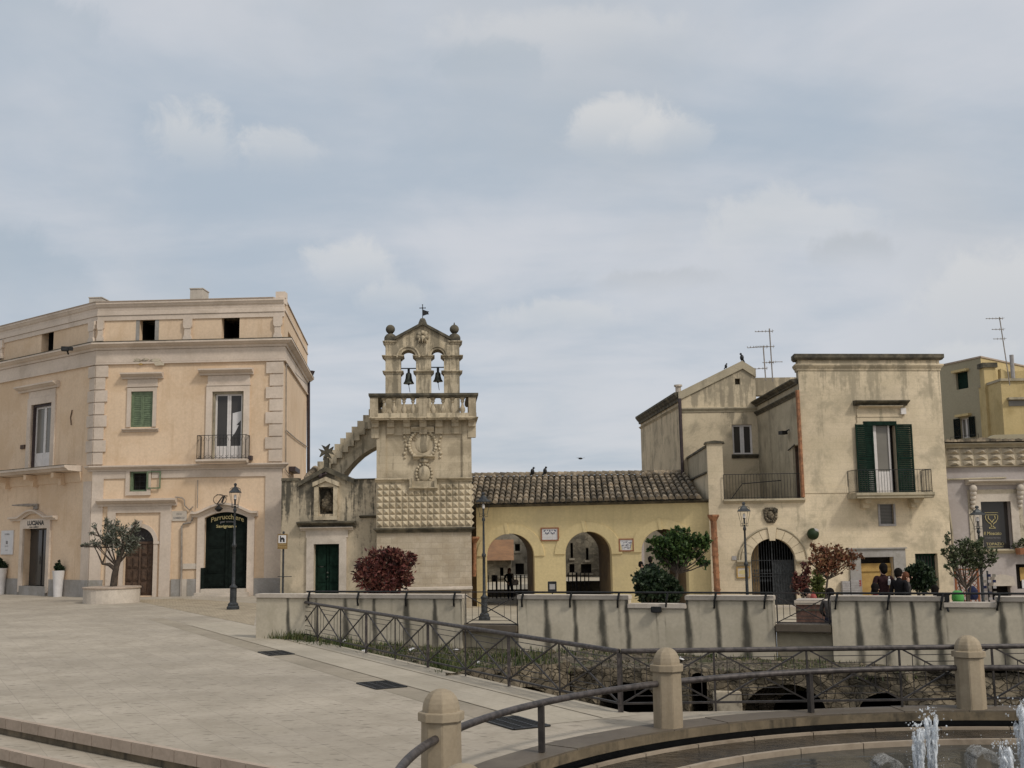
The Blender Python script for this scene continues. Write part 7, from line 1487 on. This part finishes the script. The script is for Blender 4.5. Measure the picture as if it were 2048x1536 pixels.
tree('green_tree', 'bushy bright green tree rising from the lowered middle parapet before the third arch', grd(1352, 30.5), [(0, 0, .5), (-.02, 0, 1.0), (.05, 0, 1.4)],
     B(30.5, (1345, 1090, 24), (1320, 1086, 16), (1355, 1075, 20), (1362, 1062, 8), (1352, 1056, 5), (1375, 1082, 20), (1398, 1084, 16), (1412, 1082, 11), (1412, 1072, 7), (1378, 1060, 6), (1365, 1105, 26), (1390, 1108, 14), (1402, 1124, 11), (1416, 1126, 6), (1340, 1118, 20), (1322, 1106, 14), (1300, 1082, 8), (1303, 1097, 7), (1415, 1098, 6)), 'greenleaf', 3600, .078, 21, .07, elong=1.5, shell=.15, cs=.24, limb=.4)
tree('dark_bush', 'round very dark bush left of the green tree behind the lowered parapet', grd(1302, 29.6), [(0, 0, .3), (0, 0, .5)],
     B(29.6, (1300, 1168, 30), (1288, 1160, 19), (1318, 1160, 24), (1300, 1145, 17), (1335, 1172, 22), (1300, 1185, 28), (1335, 1190, 22), (1280, 1178, 12), (1352, 1185, 14)), 'darkleaf', 4200, .085, 31, .06, 'shrub', 1.6, .45)
tree('rust_tree', 'thin tree with spreading rust red leaves in front of the honey stone building', grd(1653, 31), [(-.03, 0, .6), (0, 0, 1.0), (.05, 0, 1.28)],
     B(31, (1660, 1120, 26), (1635, 1118, 15), (1628, 1100, 9), (1622, 1092, 6), (1676, 1108, 14), (1675, 1094, 5), (1690, 1116, 15), (1708, 1113, 12), (1720, 1112, 6), (1650, 1102, 13), (1640, 1136, 14), (1668, 1136, 15), (1698, 1130, 10), (1620, 1124, 6)), 'rustleaf', 1600, .06, 41, .045, elong=2.0, shell=.1, cs=.3, limb=.4)
tree('purple_shrub', 'sparse purple red shrub between the iron gate and the rust leaved tree', grd(1608, 35), [(0, 0, .4), (0, 0, .8)],
     B(35, (1608, 1165, 16), (1595, 1158, 9), (1614, 1140, 9), (1608, 1128, 6), (1600, 1175, 14), (1592, 1150, 6)), 'redleaf', 800, .07, 51, .03, 'shrub', 2.0, .2, cs=.26)
tree('lime_shrub', 'yellow green bamboo like shrub right of the purple shrub', grd(1634, 34), [(0, 0, .4), (0, 0, .8)],
     B(34, (1634, 1175, 12), (1632, 1160, 11), (1636, 1145, 9), (1640, 1188, 12), (1630, 1195, 10)), 'limeleaf', 1100, .07, 61, .025, 'shrub', 2.6, .2, cs=.24)
tree('laurel_bush', 'round dense dark green bush in front of the dark window', grd(1840, 29), [(0, 0, .3), (0, 0, .6)],
     B(29, (1838, 1148, 22), (1822, 1142, 12), (1852, 1142, 13), (1838, 1135, 14), (1845, 1165, 20), (1828, 1165, 16), (1858, 1160, 12)), 'darkleaf', 2600, .075, 71, .05, 'shrub', 1.6, .45)
tree('laurel_tree', 'open crowned small tree with mottled leaves before the lilac shop', grd(1933, 31), [(0, 0, .5), (.02, 0, .95), (0, 0, 1.1)],
     B(31, (1920, 1110, 24), (1900, 1105, 16), (1893, 1080, 10), (1891, 1068, 6), (1940, 1090, 18), (1950, 1108, 26), (1975, 1112, 18), (1960, 1085, 12), (1925, 1085, 12), (1905, 1125, 14), (1940, 1128, 18), (1965, 1128, 14), (1892, 1135, 8), (1908, 1148, 7), (1885, 1105, 7), (1985, 1120, 8)), 'bushleaf', 2100, .058, 81, .05, elong=1.7, shell=.25, cs=.2)
mb = MB(); bs = V(grd(1933, 31))
for dx in (-.25, .2): mb.tube([bs+V((0, 0, .3)), bs+V((dx*.4, .02, .9)), bs+V((dx, 0, 1.5))], [.04, .03, .015], 6)
mb.build('stem', M['bark'], [o_ for o_ in bpy.data.objects if o_.name == 'laurel_tree'][0])
for px, lab, plab in ((115.5, 'tall white tapered pot on the right of the shop door', 'small dark conifer growing in the pot right of the shop door'), (0, 'tall white tapered pot at the left edge beside the shop door', 'small dark conifer growing in the pot at the left edge')):
    Fp = L0.P(L0.U(px, 1186), 0, .75); p, hz_ = pot(px, 1187, Fp.y, lab); s = mpp(p.y)
    rr = random.Random(int(px)); mb = foliage([(V((p.x+dx*s, p.y, hz_+dz*s)), r*s, 1.2) for dx, dz, r in ((0, 6, 7), (-1, 13, 5), (0, 19, 3), (6, 6, 5), (-6, 3, 4.5), (3, 2, 7))], 700, .07, rr, .2, 2.6); o = thing('pot_conifer', plab, 'plant', (p.x, p.y, hz_-.1), group='conifers in the white pots'); mb.build('foliage', M['darkleaf'], o, fixn=False); mb = MB(); mb.tube([(p.x, p.y, hz_-.15), (p.x, p.y, hz_+14*s)], .025, 5); mb.build('stem', M['bark'], o)
fl = DF.P(DF.U(2038, 1088), vd(1096), .25); mb = foliage([(fl+V((dx, 0, dz)), .2, 1) for dx, dz in ((-.2, .1), (.1, .2), (.4, .15))], 300, .06, random.Random(5), .2); o = thing('window_flowers', 'pot plants on the ledge right of the shop window', 'plant', fl-V((0, 0, .25))); mb.build('leaves', M['bushleaf'], o, fixn=False); mb = MB(); mb.lathe([(.16, -.3), (.2, -.02)], fl+V((-.1, 0, 0)), 10); mb.lathe([(.16, -.3), (.2, -.02)], fl+V((.35, 0, 0)), 10); mb.build('pots', M['terraf'], o)
# grass and weeds of the pit
rr = random.Random(9); mb = MB()
def tuft(s, t, n, h, sp):
    wv = WA+(WB-WA)*s; f_ = fpl(s); p = wv+(f_-wv)*t
    for _ in range(n):
        x, y = p.x+rr.gauss(0, sp), p.y+rr.gauss(0, sp)
        if y > yw(x)-.03: continue
        z = shelfz(s, t, x, y)-.02; hh_ = h*rr.uniform(.5, 1.2); a = rr.uniform(0, 6.28); w_ = .012; l = V((math.cos(a), math.sin(a), 0)); tp = V((x, y, z+hh_))+l*hh_*rr.uniform(.1, .6); sd = V((-l.y, l.x, 0))*w_
        mb.add([V((x, y, z))-sd, V((x, y, z))+sd, V((x, y, z)).lerp(tp, .6)+sd*.8+V((0, 0, hh_*.08)), tp], [(0, 1, 2, 3)])
for _ in range(300): s = rr.random(); tuft(s, rr.random()**1.5, 14, rr.uniform(.05, .12), .14)
for _ in range(110): tuft(rr.uniform(.02, .36), rr.uniform(.2, .98), 34, rr.uniform(.10, .26), .16)
for _ in range(45): tuft(rr.random(), .03, 18, rr.uniform(.06, .2), .10)
for s, t in ((.30, .72), (.31, .8), (.325, .85), (.29, .62), (.28, .7)): tuft(s, t, 120, .34, .22)
tuft(.018, .5, 150, .26, .14)
mb.build('grass', M['grass'], kind='stuff', label='rough grass and weeds growing on the rubble of the pit', cat='grass', fixn=False)
mb = MB()
for _ in range(900):
    s = rr.uniform(.05, 1); t = rr.random()**.8; wv = WA+(WB-WA)*s; f_ = fpl(s); p = wv+(f_-wv)*t; r = rr.uniform(.015, .07)*(1 if rr.random() < .93 else 2.2); mb.lathe([(r*.6, -r*.5), (r, -.1*r), (r*.75, r*.35), (r*.2, r*.5)], (p.x, p.y, shelfz(s, t, p.x, p.y)+r*.1), 5, rr.uniform(0, 6), 1, rr.uniform(.5, 1))
mb.build('loose_stones', M['ruin'], kind='stuff', label='loose stones scattered over the pit shelf', cat='stones')
for k, (s, t) in enumerate(((.12, .5), (.17, .72), (.2, .35), (.29, .45), (.24, .25), (.46, .3))):
    wv = WA+(WB-WA)*s; f_ = fpl(s); p = wv+(f_-wv)*t; z = shelfz(s, t, p.x, p.y); r = .05+.03*(k % 3); mb = MB(); q_ = [V((p.x+r*math.cos(a)*rr.uniform(.6, 1.2), p.y+r*math.sin(a)*rr.uniform(.6, 1.2), z+.04+rr.uniform(0, .07))) for a in (0, 1, 2.1, 3.1, 4.2, 5.2)]; mb.add(q_+[V((p.x, p.y, z+.12))], [(i, (i+1) % 6, 6) for i in range(6)])
    mb.build('paper_scrap', M['paper'], label='crumpled white paper scrap lying on the weedy pit shelf', cat='litter', group='paper scraps in the pit', fixn=False)
mb = MB()
for px, py, r in ((418, 1283, 0),): pass
# ------------------------------------------------------------------ people
def person(label, base, h=1.7, rz=0, pose=None, mats=('jacket_black', 'jeans', 'hairb'), longhair=False, group='people'):
    """one skinned body, clothes by face, hair as a child"""
    P = dict(pelvis=(0, 0, .53), waist=(0, 0, .60), chest=(0, 0, .72), neck=(0, 0, .835), skull=(0, 0, .875), crown=(0, 0, .955), face=(0, -.030, .90),
        shL=(.105, 0, .80), elL=(.135, .015, .64), wrL=(.14, -.03, .50), shR=(-.105, 0, .80), elR=(-.135, .015, .64), wrR=(-.14, -.03, .50),
        hipL=(.05, 0, .51), knL=(.055, -.01, .28), anL=(.055, .005, .045), toL=(.06, -.075, .015), hipR=(-.05, 0, .51), knR=(-.055, -.01, .28), anR=(-.055, .005, .045), toR=(-.06, -.075, .015))
    P.update(pose or {}); R = dict(pelvis=.085, waist=.072, chest=.088, neck=.034, skull=.045, crown=.040, face=.042, shL=.042, elL=.032, wrL=.022, shR=.042, elR=.032, wrR=.022, hipL=.062, knL=.042, anL=.026, toL=.018, hipR=.062, knR=.042, anR=.026, toR=.018)
    ks = list(P); E = [('pelvis', 'waist'), ('waist', 'chest'), ('chest', 'neck'), ('neck', 'skull'), ('skull', 'crown'), ('skull', 'face'), ('chest', 'shL'), ('shL', 'elL'), ('elL', 'wrL'), ('chest', 'shR'), ('shR', 'elR'), ('elR', 'wrR'), ('pelvis', 'hipL'), ('hipL', 'knL'), ('knL', 'anL'), ('anL', 'toL'), ('pelvis', 'hipR'), ('hipR', 'knR'), ('knR', 'anR'), ('anR', 'toR')]
    vs = [V(P[k])*h for k in ks]; es = [(ks.index(a), ks.index(b)) for a, b in E]; rs = [R[k]*h*.92 for k in ks]
    for s_, sg in (('L', 1), ('R', -1)):
        w_ = V(P['wr'+s_]); dirn = (w_-V(P['el'+s_])).normalized(); side = V((-sg*dirn.z, 0, 0)) if abs(dirn.z) > .3 else V((0, 0, 1)); palm = w_+dirn*.045; vs.append(palm*h); rs.append(.017*h); ip = len(vs)-1; es.append((ks.index('wr'+s_), ip)); fw = dirn.cross(V((1, 0, 0))).normalized() if abs(dirn.x) < .8 else V((0, -1, 0))
        for k, L_ in enumerate((.038, .046, .043, .034)):
            o1 = palm+fw*(.011*(k-1.5))+dirn*.012; vs += [o1*h, (o1+dirn*L_*.6)*h, (o1+dirn*L_+V((-sg*.008, 0, 0)))*h]; rs += [.0058*h, .0055*h, .0045*h]; n0 = len(vs)-3; es += [(ip, n0), (n0, n0+1), (n0+1, n0+2)]
        th = w_+dirn*.02+fw*.02; vs += [th*h, (th+fw*.012+dirn*.026)*h]; rs += [.0065*h, .005*h]; es += [(ip, len(vs)-2), (len(vs)-2, len(vs)-1)]
    me = bpy.data.meshes.new('body'); me.from_pydata(vs, es, []); ob = bpy.data.objects.new('body', me); C.objects.link(ob); ob.modifiers.new('s', 'SKIN'); sv_ = me.skin_vertices[0].data
    for i, r in enumerate(rs): sv_[i].radius = (r, r)
    for k in ('chest', 'waist', 'pelvis'): sv_[ks.index(k)].radius = (R[k]*h*1.05, R[k]*h*.78)
    sv_[0].use_root = True; ob.modifiers.new('u', 'SUBSURF').levels = 2; ob.modifiers['u'].render_levels = 2
    dg = bpy.context.evaluated_depsgraph_get(); m2 = bpy.data.meshes.new_from_object(ob.evaluated_get(dg)); bpy.data.objects.remove(ob); m2.name = 'body'
    o = local(thing('person', label, 'person', base, rz, group)); body = bpy.data.objects.new('body', m2); C.objects.link(body); body.parent = o; ORG[body.name] = V((0, 0, 0))
    for m_ in (mats[0], mats[1], 'skin', 'shoe'): m2.materials.append(M[m_])
    segs = [(V(P[a])*h, V(P[b])*h, 2 if (a in ('neck', 'skull') or (a == 'chest' and b == 'neck' and False)) else (0 if a in ('chest', 'waist', 'shL', 'shR', 'elL', 'elR', 'pelvis') and b in ('waist', 'chest', 'neck', 'shL', 'shR', 'elL', 'elR', 'wrL', 'wrR') else (3 if a in ('anL', 'anR') else 1))) for a, b in E]
    for s_ in 'LR': w_ = V(P['wr'+s_])*h; d_ = (V(P['wr'+s_])-V(P['el'+s_])).normalized(); segs.append((w_+d_*.03*h, w_+d_*.12*h, 2))
    for f in m2.polygons:
        c = f.center; best = min(segs, key=lambda s: ((c-s[0])-(s[1]-s[0])*min(1, max(0, (c-s[0]).dot(s[1]-s[0])/max(1e-9, (s[1]-s[0]).length_squared)))).length); f.material_index = best[2]; f.use_smooth = True
    sk, cr = V(P['skull'])*h, V(P['crown'])*h; up = (cr-sk).normalized(); hc = sk.lerp(cr, .55)+V((0, .008, 0))*h; mb = MB()
    fc = (V(P['face'])-V(P['skull'])); fc = V((fc.x, fc.y, 0)).normalized(); mb.ball(hc-fc*.012*h+up*.012*h, .060*h, sz=1.05, n=10)
    if longhair: mb.ball(hc-fc*.030*h-V((0, 0, .07*h)), .055*h, sz=1.9, n=10)
    else: mb.ball(hc-fc*.025*h-V((0, 0, .02*h)), .052*h, sz=1.2, n=8)
    mb.build('hair', M[mats[2]], o, smooth=70)
    mb = MB(); fp = V(P['face'])*h; mb.tube([fp+fc*.040*h+V((0, 0, .012*h)), fp+fc*.052*h-V((0, 0, .004*h))], [.006*h, .009*h], 6); sd = V((-fc.y, fc.x, 0))
    for s_ in (-1, 1): mb.ball(sk+sd*s_*.045*h+V((0, 0, .022*h)), .011*h, n=5)
    mb.build('nose_and_ears', M['skin'], o, smooth=70)
    mb = MB(); 
    for s_ in (-1, 1): mb.ball(fp+fc*.036*h+sd*s_*.017*h+V((0, 0, .016*h)), .006*h, n=5)
    mb.build('eyes', M['ink'], o); mb = MB(); mb.tube([fp+fc*.036*h-sd*.014*h-V((0, 0, .022*h)), fp+fc*.040*h-V((0, 0, .022*h)), fp+fc*.036*h+sd*.014*h-V((0, 0, .022*h))], .004*h, 5); mb.build('mouth', M['burgundy'], o)
    return o
pw = at(1020, 1200, 59); wz = -.62
wo = person('woman with long auburn hair in dark jacket and jeans leaning in the first arch', (pw.x, pw.y, wz), 1.68, .5, dict(chest=(0, .02, .72), elL=(.15, .06, .66), wrL=(.12, -.06, .58), elR=(-.15, .07, .66), wrR=(-.11, -.04, .55), knL=(.06, -.05, .28), toL=(.08, -.12, .015)), ('jacket_black', 'jeans', 'hairr'), True, 'people on the square')
p_ = pw+V((.28, -.2, 0)); mb = MB(); mb.lathe([(.10, .78), (.17, .82), (.18, .98), (.12, 1.08)], (p_.x, p_.y, wz), 10, 0, 1, .5); mb.tube([(p_.x-.1, p_.y, wz+1.06), (p_.x-.16, p_.y+.1, wz+1.35), (p_.x-.2, p_.y+.15, wz+1.42)], .015, 5); mb.build('shoulder_bag', M['bagcloth'], label='pale shoulder bag at the hip of the woman in the first arch', cat='bag', smooth=60)
def stand(px, ytop, Y, label, h=1.7, rz=0, **k):
    p = at(px, ytop, Y); return person(label, (p.x, p.y, p.z-h*.97), h, rz, group='people on the square', **k)
stand(1301, 1114, 45, 'dark figure standing in the third arch behind the dark bush', 1.72, 2.8, mats=('jacket_black', 'jeans', 'hairb')); stand(1283, 1124, 46, 'dark figure half hidden by the left side of the third arch', 1.62, 1.4, mats=('coat_grey', 'jeans', 'hairb'))
mn = stand(1765, 1129, 27.6, 'young man in dark maroon jacket standing with his back turned behind the right parapet', 1.72, 3.3, mats=('jacket_maroon', 'jeans', 'hairb'), pose=dict(elL=(.16, .02, .67), wrL=(.13, -.09, .60), elR=(-.16, .02, .67), wrR=(-.13, -.09, .60)))
mb = MB(); mb.tube([(-.115, .045, 1.36), (-.10, .10, 1.28), (-.09, .105, 1.18)], .035, 6); mb.build('white_strap', M['paper'], mn)
SIT = dict(pelvis=(0, .05, .30), waist=(0, .04, .37), chest=(0, 0, .49), neck=(0, -.03, .60), skull=(0, -.04, .64), crown=(0, -.045, .72), face=(0, -.075, .665), shL=(.105, -.02, .565), shR=(-.105, -.02, .565), elL=(.14, -.02, .42), elR=(-.14, -.02, .42), wrL=(.09, -.13, .36), wrR=(-.09, -.13, .36), hipL=(.05, .03, .29), hipR=(-.05, .03, .29), knL=(.06, -.19, .28), knR=(-.06, -.19, .28), anL=(.06, -.20, .045), anR=(-.06, -.20, .045), toL=(.065, -.27, .015), toR=(-.065, -.27, .015))
def sit(px, ytop, Y, label, h=1.7, rz=0, **k):
    p = at(px, ytop, Y); return person(label, (p.x, p.y, p.z-h*.74), h, rz, SIT, group='people on the square', **k)
stand(1797, 1138, 27.2, 'dark haired person in black jacket beside the man in maroon', 1.66, 2.2, mats=('jacket_black', 'jeans', 'hairb'), pose=dict(skull=(.02, -.03, .87), crown=(.03, -.05, .95), face=(.03, -.065, .89)))
stand(1813, 1146, 28.4, 'person partly hidden between the black jacket and the round bush', 1.6, 1.2, mats=('coat_grey', 'jeans', 'hairr'))
sit(1749, 1168, 26.6, 'crouching person in burgundy at the feet of the man in maroon', 1.62, 2.6, mats=('burgundy', 'jeans', 'hairb')); sit(1660, 1178, 27.0, 'seated dark haired person whose head just shows at the right gap post', 1.65, 2.9, mats=('coat_grey', 'jeans', 'hairb')); sit(1612, 1178, 33.0, 'seated person in navy beneath the purple shrub in the right gap', 1.7, .6, mats=('navy', 'navy', 'hairb'))
p = at(1843, 1180, 27.5); sit(1868, 1172, 27.3, 'seated person in dark clothes right of the round bush', 1.6, 2.4, mats=('jacket_black', 'jeans', 'hairb'))
p = at(1627, 1196, 32.6); mb = MB(); mb.ball((p.x, p.y, p.z), .10, sz=1.2, n=8); mb.tube([(p.x-.06, p.y, p.z+.08), (p.x, p.y, p.z+.2), (p.x+.06, p.y, p.z+.08)], .012, 5); mb.build('hand_bag', M['red'], label='small red bag beside the seated person in navy', cat='bag', smooth=60)
p = at(1945, 1183, 35.5); mb = MB(); mb.lathe([(.12, 0), (.16, .1), (.15, .3), (.06, .42)], (p.x, p.y, p.z-.25), 10); mb.build('blue_sack', M['navy'], label='blue sack with white top standing in front of the trellis', cat='sack', smooth=50)
